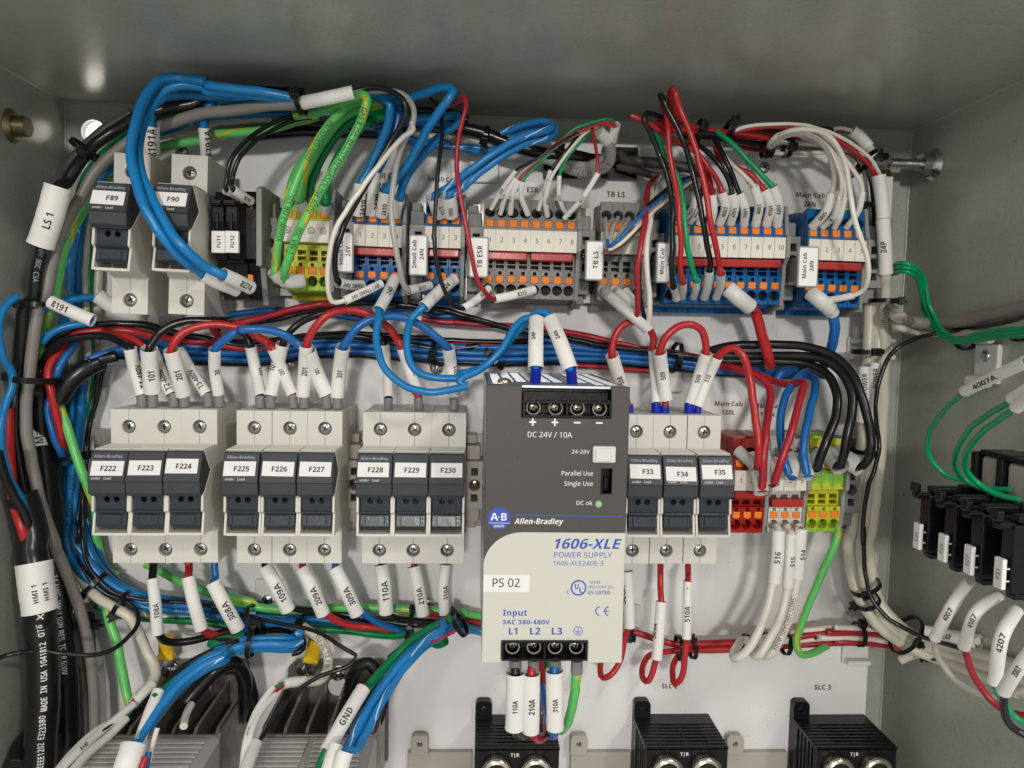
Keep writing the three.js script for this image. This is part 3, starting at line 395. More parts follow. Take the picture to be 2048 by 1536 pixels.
  const s = new THREE.Shape(); const pt = [[0, 0], [notchB[0], 0], [notchB[0], notchB[2]], [notchB[1], notchB[2]], [notchB[1], 0], [W, 0], [W, H], [notchT[1], H], [notchT[1], notchT[2]], [notchT[0], notchT[2]], [notchT[0], H], [0, H]]; pt.forEach(([x, y], i) => (i ? s.lineTo(x * MM, y * MM) : s.moveTo(x * MM, y * MM)));
  s.holes.push(rectHole(X(1022), X(1083), Y(1133), Y(984)));
  const fg = new THREE.ExtrudeGeometry(s, { depth: 0.0012, bevelEnabled: true, bevelSize: 0.0003, bevelOffset: -0.0003, bevelThickness: 0.0003, bevelSegments: 1 }); { const p = fg.attributes.position, uv = fg.attributes.uv; for (let i = 0; i < p.count; i++) uv.setXY(i, p.getX(i) / (W * MM), p.getY(i) / (H * MM)); } fg.translate(x0, y0, zf * MM - 0.0015); part(t, 'front_plate', fg, fm);
  const m0 = (xa, xb, ya, yb, za, zb, r) => box(x0 + xa * MM, x0 + xb * MM, y0 + ya * MM, y0 + yb * MM, za * MM, zb * MM, r * MM);
  part(t, 'case', [m0(0.1, 1.2, 0.2, H - 0.2, 8, zf - 1.7, 0.2), m0(W - 1.2, W - 0.1, 0.2, H - 0.2, 8, zf - 1.7, 0.2), m0(1.2, W - 1.2, 0.2, H - 0.2, 8, 9.2, 0.1), m0(1.2, notchB[0], 0.3, 1.4, 9.2, zf - 1.7, 0.1), m0(notchB[1], W - 1.2, 0.3, 1.4, 9.2, zf - 1.7, 0.1), m0(notchB[0], notchB[1], 0.3, 1.4, 9.2, zf - 26, 0.1)], M.psuEdge);
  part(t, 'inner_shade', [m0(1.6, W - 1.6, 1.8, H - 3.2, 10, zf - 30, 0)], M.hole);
  // perforated top
  const holes = []; const nz = 13, nx = 10; for (let i = 0; i < nx; i++) for (let j = 0; j < nz; j++) { const xx = 2.2 + i * (W - 4.4) / nx, zz = 4 + j * 7.8; holes.push(rectHole(xx + 0.5, xx + (W - 4.4) / nx - 0.7, zz, zz + 6.6)); }
  const zTop = zf - 9.5; const tp = plate([0.1, W - 0.1, 0, zTop - 1.7], holes.filter((_, i) => (i % nz) * 7.8 + 12 < zTop - 26 || true).filter((_, i) => 4 + (i % nz) * 7.8 + 7 < (Math.floor(i / nz) >= 2 && Math.floor(i / nz) <= 8 ? zTop - 20 : zTop - 3)), 1, 0.05); tp.rotateX(-Math.PI / 2); tp.rotateY(Math.PI); tp.translate(x0 + W * MM, y0 + H * MM - 0.0002, 0); const tp2 = tp; tp2.translate(0, 0, 8 * MM); part(t, 'vented_top', boxUV(tp2), M.psuEdge);
  part(t, 'ground_screw', screwHead2(x0 + X(445) * MM, y0 + H * MM, (zf - 22) * MM, 3.2 * MM), M.brass);
  function screwHead2(x, y, z, r) { const h = screwHead(0, 0, 0, r); h.rotateX(-Math.PI / 2); h.translate(x, y + 0.0004, z); return h; }
  // output terminals: hood, well, four screws
  const hx0 = X(541), hx1 = X(1064); part(t, 'terminal_hood', [m0(hx0, hx1, Y(600), H - 1.2, zf - 30, zf - 9, 0.4), m0(hx0 + 0.3, hx1 - 0.3, Y(598), Y(545), zf - 9.2, zf - 5, 0.4)], M.black);
  const well = (xa, xb, ya, yb, z1, nm) => part(t, nm, [m0(xa, xb, ya, yb, z1 - 14, z1 - 12.6, 0), m0(xa, xb, yb - 0.9, yb, z1 - 12.6, z1, 0.15), m0(xa, xb, ya, ya + 0.9, z1 - 12.6, z1, 0.15), m0(xa, xa + 0.9, ya + 0.9, yb - 0.9, z1 - 12.6, z1, 0.15), m0(xb - 0.9, xb, ya + 0.9, yb - 0.9, z1 - 12.6, z1, 0.15), m0((xa + xb) / 2 - 0.5, (xa + xb) / 2 + 0.5, ya + 0.9, yb - 0.9, z1 - 12.6, z1 - 0.3, 0.15)], M.black);
  well(X(543), X(1068), Y(688), Y(594), zf + 0.6, 'output_terminal'); well(notchB[0] + 0.15, notchB[1] - 0.15, Y(505 + 1641 - 18) , Y(505 + 1641 - 138) - 0.1, zf + 0.8, 'input_terminal');
  const scr = (x, y, z, nm, mt) => { const ring = new THREE.TorusGeometry(2.9 * MM, 0.35 * MM, 8, 24); ring.translate(x0 + x * MM, y0 + y * MM, (z - 2.4) * MM); const o = part(t, nm, screwHead(x0 + x * MM, y0 + y * MM, (z - 5) * MM, 2.5 * MM), mt); part(o, 'cross_recess', screwCross(x0 + x * MM, y0 + y * MM, (z - 4.4) * MM, 1.9 * MM, rnd() * 1.5).map((q) => boxUV(q)), M.hole); part(t, 'screw_collar', boxUV(ring), M.clamp); };
  for (const x of [608, 740, 870, 1003]) scr(X(x), Y(637), zf, 'output_screw', M.brass); for (const x of [506, 636, 764, 893]) scr(X(x) + 0.6, Y(832 + 1229), zf, 'input_screw', M.nickel);
  part(t, 'voltage_cover', [m0(X(960), X(1097), Y(946), Y(848), zf, zf + 2.4, 0.7), m0(X(975), X(1070), Y(935), Y(860), zf + 2.3, zf + 3.0, 0.5)], M.frost);
  part(t, 'mode_switch', [m0(X(1016), X(1022), Y(1138), Y(978), zf - 1, zf + 0.5, 0.1), m0(X(1020), X(1085), Y(1136), Y(980), zf - 9, zf - 8, 0), m0(X(1022), X(1030), Y(1133), Y(984), zf - 8, zf - 0.6, 0), m0(X(1040), X(1068), Y(1110), Y(1040), zf - 8, zf - 3, 0.4)], M.black);
  const ld = new THREE.SphereGeometry(1.6 * MM, 18, 10, 0, Math.PI * 2, 0, Math.PI / 2); ld.rotateX(Math.PI / 2); ld.scale(1, 1, 0.6); ld.translate(x0 + X(1007) * MM, y0 + Y(1193) * MM, zf * MM); part(t, 'status_light', ld, M.led);
  const st = m0(X(330) + 0.2, X(606), Y(489 + 1229), Y(386 + 1229), zf + 0.05, zf + 0.22, 0.08); const sk = part(t, 'name_sticker', st, M.sticker); print(sk, DARK, 'PS 02', x0 + X(466) * MM, y0 + Y(430 + 1229) * MM, (zf + 0.3) * MM, 0.0052, { style: '' });
}

// ---------- black relay modules with chrome sockets, pale bases between them ----------
function module_(px, py, label, sold) {                              // px, py: back right top corner of the case on the panel
  const p = onZ(px, py, 0); const W = 46, x1 = p.x, x0 = x1 - W * MM, y = p.y, z1 = 37; const H = 70; const t = thing('relay_module', label, 'relay module', V3((x0 + x1) / 2, y - H * MM, 0), 'black modules with chrome sockets along the bottom');
  const m0 = (xa, xb, ya, yb, za, zb, r = 0.3) => box(x0 + xa * MM, x0 + xb * MM, y + ya * MM, y + yb * MM, za * MM, zb * MM, r * MM);
  const holes = []; const zs = [13.5, 16.5, 20.5, 23.8, 27.2, 30.5]; for (const z of zs) for (const [a, b] of [[12, 23], [25, 36]]) holes.push(rectHole(a, b, z, z + 1.3));
  const top = plate([0, W, 0, z1], holes, 1.6, 0.2); top.rotateX(-Math.PI / 2); top.scale(1, 1, -1); { const ix = top.attributes.position; const n = ix.count; for (const k of Object.keys(top.attributes)) { const A = top.attributes[k]; for (let i = 0; i < n; i += 3) for (let c = 0; c < A.itemSize; c++) { const q = A.array[(i + 1) * A.itemSize + c]; A.array[(i + 1) * A.itemSize + c] = A.array[(i + 2) * A.itemSize + c]; A.array[(i + 2) * A.itemSize + c] = q; } } top.computeVertexNormals(); }
  top.translate(x0, y, 0); const body = [boxUV(top), m0(0, W, -H, -1.7, 0.3, 12, 0.3), m0(3, W - 1, -H, -4, 12, z1 - 1, 0.3)];
  for (let k = 0; k < 6; k++) body.push(m0(0.6 + k * 0.35, 3.2, -H, -1.8, 13.2 + k * 3.9, 16 + k * 3.9, 0.4), m0(W - 2, W - 0.2, -H, -1.8, 13.2 + k * 3.9, 16 + k * 3.9, 0.3));
  for (let k = 0; k < 7; k++) body.push(m0(0.5, W - 0.5, -0.1, 0.45, 11.2 + k * 3.55, 12.8 + k * 3.55, 0.25));
  body.push(m0(0.5, W - 0.3, -H, -0.6, z1 - 2.2, z1, 0.3));
  part(t, 'case', body, M.black);
  const s = new THREE.Shape(); s.moveTo(-4.8 * MM, -4 * MM); s.lineTo(4.8 * MM, -4 * MM); s.lineTo(4.8 * MM, 5.6 * MM); s.absarc(2 * MM, 5.6 * MM, 2.8 * MM, 0, Math.PI / 2, false); s.lineTo(-2 * MM, 8.4 * MM); s.absarc(-2 * MM, 5.6 * MM, 2.8 * MM, Math.PI / 2, Math.PI, false); s.lineTo(-4.8 * MM, -4 * MM);
  const tb = plate(s, [circ(0, 3.6, 1.6)], 6, 0.4, 14); tb.translate(x0 + 4.9 * MM, y + 2.2 * MM, 6.2 * MM); part(t, 'mounting_tab', [tb, m0(0.2, 9.6, -1.6, 0.2, 6.3, 9, 0.3)], M.black);
  for (const [xa] of [[11.5], [33]]) { const cx = x0 + xa * MM, cy = y - 12 * MM; const prof = [[6.0, 0], [8.2, 0], [8.2, 5], [7.8, 5.6], [6.4, 6.2], [6.0, 6.2], [5.6, 5.4], [5.6, 1.5]].map(([r, z]) => new THREE.Vector2(r * MM, z * MM)); const g = new THREE.LatheGeometry(prof, 40); g.rotateX(Math.PI / 2); g.translate(cx, cy, z1 * MM); const o = part(t, 'chrome_socket', boxUV(g), M.nickel); const ribs = []; for (let k = 0; k < 44; k++) { const an = k / 44 * Math.PI * 2; const b = new THREE.BoxGeometry(0.5 * MM, 0.5 * MM, 4 * MM); b.rotateZ(an); b.translate(cx - Math.sin(an) * 8.3 * MM, cy + Math.cos(an) * 8.3 * MM, (z1 + 2.8) * MM); ribs.push(boxUV(b)); } part(o, 'knurling', ribs, M.nickel); part(o, 'socket_bore', boxUV(disc(cx, cy, (z1 + 0.3) * MM, 5.6 * MM, 1 * MM)), M.hole); }
  print(t, PALE, 'T|R', x0 + 21.6 * MM, y - 3.9 * MM, (z1 + 0.12) * MM, 0.0028, {});
  return t;
}
module_(1106, 1428, 'black slotted relay module below the power supply'); module_(1416.5, 1427, 'middle black slotted relay module, under the SLC 2 sticker'); module_(1728, 1428, 'black slotted relay module under the SLC 3 sticker');
function baseUnit(x0p, x1p, tabx, label) {
  const a = onZ(x0p, 1505, 4), b = onZ(x1p, 1505, 4), q = onZ(tabx, 1491, 7); const t = thing('pale_module', label, 'module', V3((a.x + b.x) / 2, a.y - 0.05, 0), 'pale modules between the black relay modules'); part(t, 'case', box(a.x, b.x, a.y - 0.06, a.y, 0.4 * MM, 4 * MM, 0.0008), M.base);
  const s = new THREE.Shape(); s.moveTo(-5 * MM, -6 * MM); s.lineTo(5 * MM, -6 * MM); s.lineTo(5 * MM, 3 * MM); s.absarc(2 * MM, 3 * MM, 3 * MM, 0, Math.PI / 2, false); s.lineTo(-2 * MM, 6 * MM); s.absarc(-2 * MM, 3 * MM, 3 * MM, Math.PI / 2, Math.PI, false); s.lineTo(-5 * MM, -6 * MM);
  const g = plate(s, [circ(0, 0.6, 1.5)], 3, 0.3, 14); g.translate(q.x, q.y, 7 * MM); part(t, 'mounting_tab', g, M.base); part(t, 'tab_screw', screwHead(q.x, q.y + 0.6 * MM, 4.5 * MM, 1.4 * MM), M.zinc);
}
baseUnit(815, 945, 839, 'pale module left of the first black relay module'); baseUnit(1141, 1262, 1158, 'pale module between the first and second black relay modules'); baseUnit(1454, 1576, 1471, 'pale module between the second and third black relay modules');

// ---------- two drives with cooling fins, bottom left ----------
function drive(dx, label) {                                           // dx: shift in photo pixels along the bottom
  const P = (x, y, z) => onZ(x + dx, y, z); const b0 = P(587, 1316, 0), b1 = P(772, 1316, 0); const t = thing('motor_drive', label, 'motor drive', V3((b0.x + b1.x) / 2, b0.y - 0.06, 0), 'motor drives at the bottom left');
  const x0 = b0.x, x1 = b1.x, y = b0.y; const W = (x1 - x0) * 1000; const m0 = (xa, xb, ya, yb, za, zb, r = 0.4) => box(x0 + xa * MM, x0 + xb * MM, y + ya * MM, y + yb * MM, za * MM, zb * MM, r * MM);
  const s = new THREE.Shape(); s.moveTo(-4 * MM, -60 * MM); s.lineTo((W + 2) * MM, -60 * MM); s.lineTo((W + 2) * MM, -26 * MM); s.lineTo(W * MM, -2 * MM); s.lineTo((W - 2) * MM, 0); s.lineTo(2 * MM, 0); s.lineTo(-2 * MM, -4 * MM); s.lineTo(-4 * MM, -60 * MM); const bp = plate(s, [], 4, 0.5); bp.translate(x0, y, 4.4 * MM); part(t, 'back_plate', bp, M.alu);
  for (let k = 0; k < 6; k++) { const xx = -2 + k * (W + 2) / 5; part(t, 'cooling_fin', profileFin(xx), M.alu); }
  function profileFin(xx) { const g = profile([[-60, 4.5], [-60, 58], [-14, 58], [-12, 55], [-11.5, 4.5]], xx - 0.8, xx + 0.8, 0.2); g.translate(x0, y, 0); return g; }
  part(t, 'fin_frame', [m0(-3, W + 1.5, -60, -14, 58.1, 60, 0.3), m0(W + 1, W + 2.6, -60, -13, 30, 60, 0.4)], M.alu);
  // light vented housing in front
  const hp = profile([[-60, 60.2], [-60, 112], [-30, 112], [-17, 96], [-15.2, 90], [-15.2, 60.2]], -4.5, W + 2.5, 0.8); hp.translate(x0, y, 0); part(t, 'housing', hp, M.drive);
  for (let k = 0; k < 7; k++) { const z = 63.5 + k * 4.2; for (const [a, b] of [[-2, W * 0.42], [W * 0.47, W * 0.94]]) part(t, 'vent_rib', m0(a + k * 0.25, b, -15.3, -14.2, z, z + 2.9, 0.45), M.drive); }
  const cb = profile([[-60, 90], [-60, 124], [-22, 124], [-21, 120], [-21, 90]], W * 0.38, W * 0.70, 0.8); cb.translate(x0, y, 0); part(t, 'connector', cb, M.black);
  for (const [sx, sy] of [[612, 1340], [675, 1348]]) { const q = P(sx, sy, 6); const sc = part(t, 'fixing_screw', screwHead(q.x, q.y, 6 * MM, 4.4 * MM), M.zinc); part(sc, 'cross_recess', screwCross(q.x, q.y, 7.2 * MM, 2.6 * MM, 0.5).map((k) => boxUV(k)), M.hole); part(sc, 'washer', boxUV(disc(q.x, q.y, 4.6 * MM, 5.6 * MM, 0.8 * MM, 28)), M.zinc); }
  const w = P(676, 1371, 5); part(t, 'white_bushing', boxUV(disc(w.x, w.y, 4.6 * MM, 5.4 * MM, 1.6 * MM, 28)), M.white);
  return t;
}
drive(0, 'motor drive with dark cooling fins and pale vented housing, right of the pair'); drive(-272, 'motor drive with dark cooling fins under the blue bundle, left of the pair');
for (const [X, Y, z, a, lab] of [[983, 810, 12, 0.0, 'bright yellow crimp lug under the 108A wire'], [1790, 0, 0, 0, '']].slice(0, 1)) { lug('K', X, Y, z, a, lab); }
lug('L', 612, 835, 12, 0.22, 'bright yellow crimp lug on the right hand drive screw');
function lug(c, X, Y, z, a, label) { const p = onZ(...full(c, X, Y), z); const t = thing('crimp_lug', label, 'cable lug', p.clone()); const g1 = new THREE.CylinderGeometry(4.1 * MM, 4.3 * MM, 11 * MM, 20, 1); g1.scale(1, 1, 0.7); const g2 = box(-4.4 * MM, 4.4 * MM, -8 * MM, -4.5 * MM, -2.8 * MM, 2.8 * MM, 0.001); const g = mergeGeometries([g1.toNonIndexed(), g2]); g.rotateZ(-a); g.translate(p.x, p.y, p.z); part(t, 'insulated_barrel', g, M.lug); const tg = box(-3 * MM, 3 * MM, -14 * MM, -8.1 * MM, -0.6 * MM, 0.6 * MM, 0.0004); tg.rotateZ(-a); tg.translate(p.x, p.y, p.z - 0.003); part(t, 'ring_tongue', tg, M.zinc); }

// ---------- bolts, screws, small fixings ----------
{ const o = camera.position; const onX = (c, X, Y, x) => { const d = ray(...full(c, X, Y)); return o.clone().addScaledVector(d, (x - o.x) / d.x); };
  let p = onX('A', 105, 362, XL + 0.003); let t = thing('hex_bolt', 'brassy hex flange bolt in the left side wall', 'bolt', V3(XL, p.y, p.z)); const turn = (g) => { g.rotateZ(-Math.PI / 2); return g; };
  const fl = turn(new THREE.CylinderGeometry(6.5 * MM, 8.6 * MM, 2.4 * MM, 32)); fl.translate(XL + 1.4 * MM, p.y, p.z); part(t, 'flange', boxUV(fl), M.yellowZinc); const hx = turn(new THREE.CylinderGeometry(5.2 * MM, 5.5 * MM, 6 * MM, 6)); hx.translate(XL + 5.2 * MM, p.y, p.z); part(t, 'hex_head', boxUV(hx), M.yellowZinc);
  p = onWall('E', 1002, 530, 0); t = thing('hex_bolt', 'zinc threaded stud with flange nut in the right side wall', 'bolt', V3(XR, p.y, p.z)); const f2 = turn(new THREE.CylinderGeometry(9 * MM, 7 * MM, 2.4 * MM, 32)); f2.translate(XR - 1.3 * MM, p.y, p.z); part(t, 'flange', boxUV(f2), M.zinc); const n2 = turn(new THREE.CylinderGeometry(6.3 * MM, 6.3 * MM, 5.5 * MM, 6)); n2.translate(XR - 5.2 * MM, p.y, p.z); part(t, 'hex_nut', boxUV(n2), M.zinc);
  const st = [turn(new THREE.CylinderGeometry(2.6 * MM, 2.6 * MM, 24 * MM, 18))]; st[0].translate(XR - 14 * MM, p.y, p.z); for (let k = 0; k < 15; k++) { const r = new THREE.TorusGeometry(2.6 * MM, 0.34 * MM, 6, 20); r.rotateY(Math.PI / 2); r.translate(XR - (9 + k * 1.1) * MM, p.y, p.z); st.push(r); } part(t, 'threaded_stud', st.map((g) => boxUV(g)), M.zinc);
  const q = onZ(1769, 314, -12); t = thing('hex_bolt', 'bright washer and stud at the top right corner of the back', 'bolt', V3(q.x, q.y, BACK * MM)); part(t, 'washer', boxUV(disc(q.x, q.y, -19.6 * MM, 6.2 * MM, 8 * MM, 32, 5.6 * MM)), M.zinc); part(t, 'stud', boxUV(disc(q.x - 1.2 * MM, q.y - 0.4 * MM, -11.4 * MM, 2.2 * MM, 3 * MM)), M.black); const q2 = onZ(1766, 347, -15); part(t, 'lower_nut', boxUV(disc(q2.x, q2.y, -19.6 * MM, 5 * MM, 5 * MM, 6)), M.yellowZinc);
}
function panelScrew(px, py, label, r = 4.2) { const p = onZ(px, py, 1); const t = thing('panel_screw', label, 'screw', V3(p.x, p.y, 0), 'screws in the white panel'); const h = part(t, 'screw_head', screwHead(p.x, p.y, 2.1 * MM, r * MM), M.zinc); part(h, 'cross_recess', screwCross(p.x, p.y, 2.9 * MM, r * 0.62 * MM, rnd()).map((g) => boxUV(g)), M.hole); }
panelScrew(364, 302, 'screw in the panel left of the 8291A sleeve', 3.4); panelScrew(579, 729, 'screw in the panel between the 201 sleeves', 3.6); panelScrew(873, 736, 'screw in the panel under the tie near 301', 3.9); panelScrew(1527, 336, 'screw on the mount above the Main Cab 24N sticker', 3.6); panelScrew(536, 1198, 'screw beside the 109A sleeve', 3.4); panelScrew(858, 1206, 'screw between the 210A and 310A sleeves', 3.2);
function tieMount(px, py, w, h, label, o = {}) { const p = onZ(px, py, 3); const t = thing('tie_mount', label, 'tie mount', V3(p.x, p.y, 0), 'translucent cable tie mounts'); part(t, 'pad', [mbox(p.x, p.y, -w / 2, w / 2, -h / 2, h / 2, 0.3, 2.6, 0.9), ...(o.saddle ? [mbox(p.x, p.y, -w / 2 + 1, w / 2 - 1, h / 2 - 4, h / 2 - 1, 2.7, 8, 0.8), mbox(p.x, p.y, -w / 2 + 1, w / 2 - 1, -h / 2 + 1, -h / 2 + 4, 2.7, 8, 0.8)] : [])], o.m ?? M.tieMount); }
tieMount(968, 338, 17, 15, 'grey translucent tie mount on the panel above TB ESR'); tieMount(1526, 332, 16, 20, 'translucent tie mount above the Main Cab 24N sticker'); tieMount(1742, 698, 27, 14, 'white saddle mount behind the white cables at right', { saddle: true }); tieMount(536, 1182, 15, 13, 'translucent tie mount behind the 109A sleeve'); tieMount(1714, 1278, 16, 31, 'translucent tie mount at the right edge of the panel', { saddle: true }); tieMount(1338, 762, 17, 13, 'translucent tie mount between the 509 sleeves'); tieMount(187, 1232, 15, 14, 'pale tie mount beside the grey cable at lower left'); tieMount(1265, 1245, 10, 20, 'translucent tie mount right of the power supply');
{ const w = (X, Y, h) => onWall('J', X, Y, h); const p = w(1320, 330, 2); const t = thing('tie_mount', 'white plastic saddle with screw on the right side wall', 'tie mount', V3(XR, p.y, p.z)); part(t, 'pad', [box(XR - 3 * MM, XR, p.y - 0.014, p.y + 0.006, p.z - 0.009, p.z + 0.009, 0.001), box(XR - 9 * MM, XR - 3 * MM, p.y - 0.016, p.y - 0.010, p.z - 0.008, p.z + 0.008, 0.002), box(XR - 8 * MM, XR - 3 * MM, p.y + 0.006, p.y + 0.012, p.z - 0.008, p.z + 0.008, 0.002)], M.tieMount); const g = screwHead(0, 0, 0, 3.2 * MM); g.rotateY(-Math.PI / 2); g.translate(XR - 3.2 * MM, p.y, p.z); part(t, 'screw_head', g, M.zinc); }
function foot(c, x0, y0, x1, y1, hx, label) { const a = onZ(...full(c, x0, y0), 6), b = onZ(...full(c, x1, y1), 6); const t = thing('black_bracket', label, 'bracket', V3((a.x + b.x) / 2, (a.y + b.y) / 2, 0), 'black brackets on the panel'); const g = plate([0, (b.x - a.x) * 1000, 0, (a.y - b.y) * 1000], [circ((b.x - a.x) * 1000 * hx, 4, 1.6)], 3, 0.3, 16); g.translate(a.x, b.y, 6 * MM); part(t, 'bracket_plate', g, M.black); }
foot('C', 850, 560, 1050, 668, 0.5, 'black perforated bracket above the TB ESR sticker'); foot('C', 1198, 480, 1402, 672, 0.8, 'black perforated bracket above the TB LS sticker');
// ---------- lettered stickers on the panel ----------
function sticker(c, X, Y, w, h, lines, label, sz = 0.0042, o = {}) { const p = onZ(...full(c, X, Y), 0.2); const t = thing('panel_sticker', label, 'sticker', V3(p.x, p.y, 0), 'lettered stickers on the white panel'); part(t, 'tape', mbox(p.x, p.y, -w / 2, w / 2, -h / 2, h / 2, 0.04, 0.2, 0), M.panelTape); lines.forEach((s, i) => print(t, DARK, s, p.x, p.y + ((lines.length - 1) / 2 - i) * sz * 1.32, 0.3 * MM, sz, { turn: o.turn ?? -0.01 })); }
sticker('B', 1085, 682, 22, 13, ['Small Cab', '24V'], 'clear sticker reading Small Cab 24V above the blue blocks'); sticker('C', 290, 676, 26, 8, ['Small Cab 24N'], 'clear sticker reading Small Cab above the Small Cab 24N blocks', 0.0036); sticker('C', 752, 734, 20, 8, ['TB ESR'], 'clear sticker reading TB ESR above the grey blocks'); sticker('C', 1275, 762, 21, 9, ['TB LS'], 'clear sticker reading TB LS above the grey blocks', 0.0044);
sticker('D', 706, 702, 21, 11, ['Main Cab', '24V'], 'clear sticker reading Main Cab 24V behind the wires'); sticker('D', 1330, 734, 19, 11, ['Main Cab', '24N'], 'clear sticker reading Main Cab 24N above the five blue blocks', 0.0040); sticker('I', 758, 636, 20, 11, ['Main Cab', '120L'], 'clear sticker reading Main Cab 120L above the red blocks', 0.0038); sticker('I', 990, 648, 20, 11, ['Main Cab', '120N'], 'clear sticker reading Main Cab 120N above the white blocks', 0.0038);
sticker('N', 412, 1050, 18, 8, ['SLC 2'], 'clear sticker reading SLC 2 above the middle black module', 0.0040); sticker('N', 1316, 1056, 18, 8, ['SLC 3'], 'clear sticker reading SLC 3 above the right black module', 0.0043);

// ---------- black fuse terminals stepping along the right side wall ----------
{ const spec = [['F25', 912, 165, 'black fuse terminal tagged F25, deepest on the right wall'], ['F26', 1060, 234, 'black fuse terminal tagged F26 on the right wall'], ['F27', 1215, 305, 'black fuse terminal tagged F27 on the right wall'], ['F31', 1396, 384, 'black fuse terminal tagged F31, nearest on the right wall']];
  for (const [n, X, Y, lab] of spec) {
    const p = onWall('O', X, Y, 62); const t = thing('fuse_terminal', lab, 'fuse terminal', V3(XR, p.y, p.z), 'black fuse terminals on the right wall'); const B = (h0, h1, ya, yb, za, zb, r = 0.5) => box(XR - h1 * MM, XR - h0 * MM, p.y + ya * MM, p.y + yb * MM, p.z + za * MM, p.z + zb * MM, r * MM);
    part(t, 'body', [B(4, 60, -7, 19, -3.6, 3.6, 0.8), B(8, 44, 19.1, 23, -3.4, 3.4, 1), B(10, 50, -10, -7.1, -3.4, 3.4, 1)], M.black); part(t, 'fuse_lever', B(44.2, 58, 19.2, 22.4, -2.8, 2.8, 1), M.black); part(t, 'pull_hook', [B(58.2, 65, 17, 19.6, -2.4, 2.4, 0.8), B(63, 66, 19.7, 24, -2.4, 2.4, 0.9)], M.black); part(t, 'lower_hook', B(50.2, 58, -9.8, -7.05, -2.6, 2.8, 0.8), M.black);
    const tg = part(t, 'marker_tag', B(61.2, 63, -5.8, 5.8, -2.4, 2.4, 0.3), M.sticker); part(tg, 'clip_prong', [B(56, 61.1, 1.8, 2.5, 1.6, 2.3, 0.25), B(56, 61.1, -2.9, -2.2, 1.6, 2.3, 0.25)], M.sticker);
    // lettering on the tag, read from below upward, on its front edge face
    const c = DARK.put(n, '', 'sans-serif'); const g = new THREE.PlaneGeometry(0.0029 * 1.25 * c.asp, 0.0029 * 1.25); const uv = g.attributes.uv; for (let i = 0; i < 4; i++) uv.setXY(i, c.u0 + (c.u1 - c.u0) * uv.getX(i), c.v0 + (c.v1 - c.v0) * uv.getY(i)); g.rotateZ(Math.PI / 2); g.rotateY(-Math.PI / 2); g.translate(XR - 63.12 * MM, p.y - 0.2 * MM, p.z); part(tg, 'printed_name', g, DARK.mat);
  }
  for (const [X, Y, w, lab] of [[1345, 1050, 20, 'grey terminal block on the right wall behind the upper green wires'], [1505, 1100, 14, 'grey terminal block on the right wall at the frame edge']]) { const p = onWall('J', X, Y, 34); const t = thing('wall_terminal', lab, 'terminal block', V3(XR, p.y, p.z)); const B = (h0, h1, ya, yb, za, zb, r = 0.6) => box(XR - h1 * MM, XR - h0 * MM, p.y + ya * MM, p.y + yb * MM, p.z + za * MM, p.z + zb * MM, r * MM); part(t, 'body', B(3, 34, -20, 9, -8, 9, 2), M.base); part(t, 'black_side', [B(3, 36, -18, 10, -12, -8.1), B(20, 35, 9.2, 11.5, -8, 12, 1)], M.black); part(t, 'release_button', B(30, 36.6, -13, -10, -11.6, -8.6, 0.3), M.orange); }
}

// ---------- wires: swept tubes with sleeves, ferrules and print ----------
function frames(curve, ts) {                                         // N towards the viewer's side of the cabinet, S across
  let prev = null; return ts.map((t) => { const p = curve.getPointAt(t), T = curve.getTangentAt(t); let N = camera.position.clone().sub(p).normalize(); N.addScaledVector(T, -N.dot(T)); if (N.length() < 0.35 && prev) { N = prev.clone(); N.addScaledVector(T, -N.dot(T)); } N.normalize(); prev = N.clone(); return { p, T, N, S: new THREE.Vector3().crossVectors(N, T) }; });
}
function sweep(curve, rows, radial, flat = 1, uvLen = 40) {          // rows: [[t, radius], ...]
  const L = curve.getLength(), fr = frames(curve, rows.map((r) => r[0])); const pos = [], uv = [], ix = [];
  rows.forEach(([t, r], i) => { const f = fr[i]; for (let j = 0; j <= radial; j++) { const a = j / radial * Math.PI * 2, c = Math.cos(a) * r * flat, s = Math.sin(a) * r * (flat < 1 ? 1 + (1 - flat) * 0.6 : 1); pos.push(f.p.x + f.N.x * c + f.S.x * s, f.p.y + f.N.y * c + f.S.y * s, f.p.z + f.N.z * c + f.S.z * s); uv.push(t * L * uvLen, j / radial); } });
  const n = radial + 1; for (let i = 0; i < rows.length - 1; i++) for (let j = 0; j < radial; j++) { const a = i * n + j, b = a + 1, c = a + n, d = c + 1; ix.push(a, b, c, b, d, c); }
  const g = new THREE.BufferGeometry(); g.setAttribute('position', new THREE.Float32BufferAttribute(pos, 3)); g.setAttribute('uv', new THREE.Float32BufferAttribute(uv, 2)); g.setIndex(ix); g.computeVertexNormals();
  const nn = g.attributes.normal; for (let i = 0; i < rows.length; i++) { const a = i * n, b = a + radial; const x = nn.getX(a) + nn.getX(b), y = nn.getY(a) + nn.getY(b), z = nn.getZ(a) + nn.getZ(b), l = Math.hypot(x, y, z) || 1; nn.setXYZ(a, x / l, y / l, z / l); nn.setXYZ(b, x / l, y / l, z / l); }
  return g;
}
const curveOf = (p) => (p.length === 2 ? new THREE.CatmullRomCurve3([p[0], p[0].clone().lerp(p[1], 0.5), p[1]], false, 'centripetal') : new THREE.CatmullRomCurve3(p, false, 'centripetal'));
function tubeRows(curve, r, step = 0.0022) { const n = Math.max(6, Math.min(150, Math.ceil(curve.getLength() / step))); const rows = [[0, r * 0.02], [0.0005, r * 0.9]]; for (let i = 0; i <= n; i++) rows.push([0.001 + 0.998 * i / n, r]); rows.push([0.9995, r * 0.9], [1, r * 0.02]); return rows; }
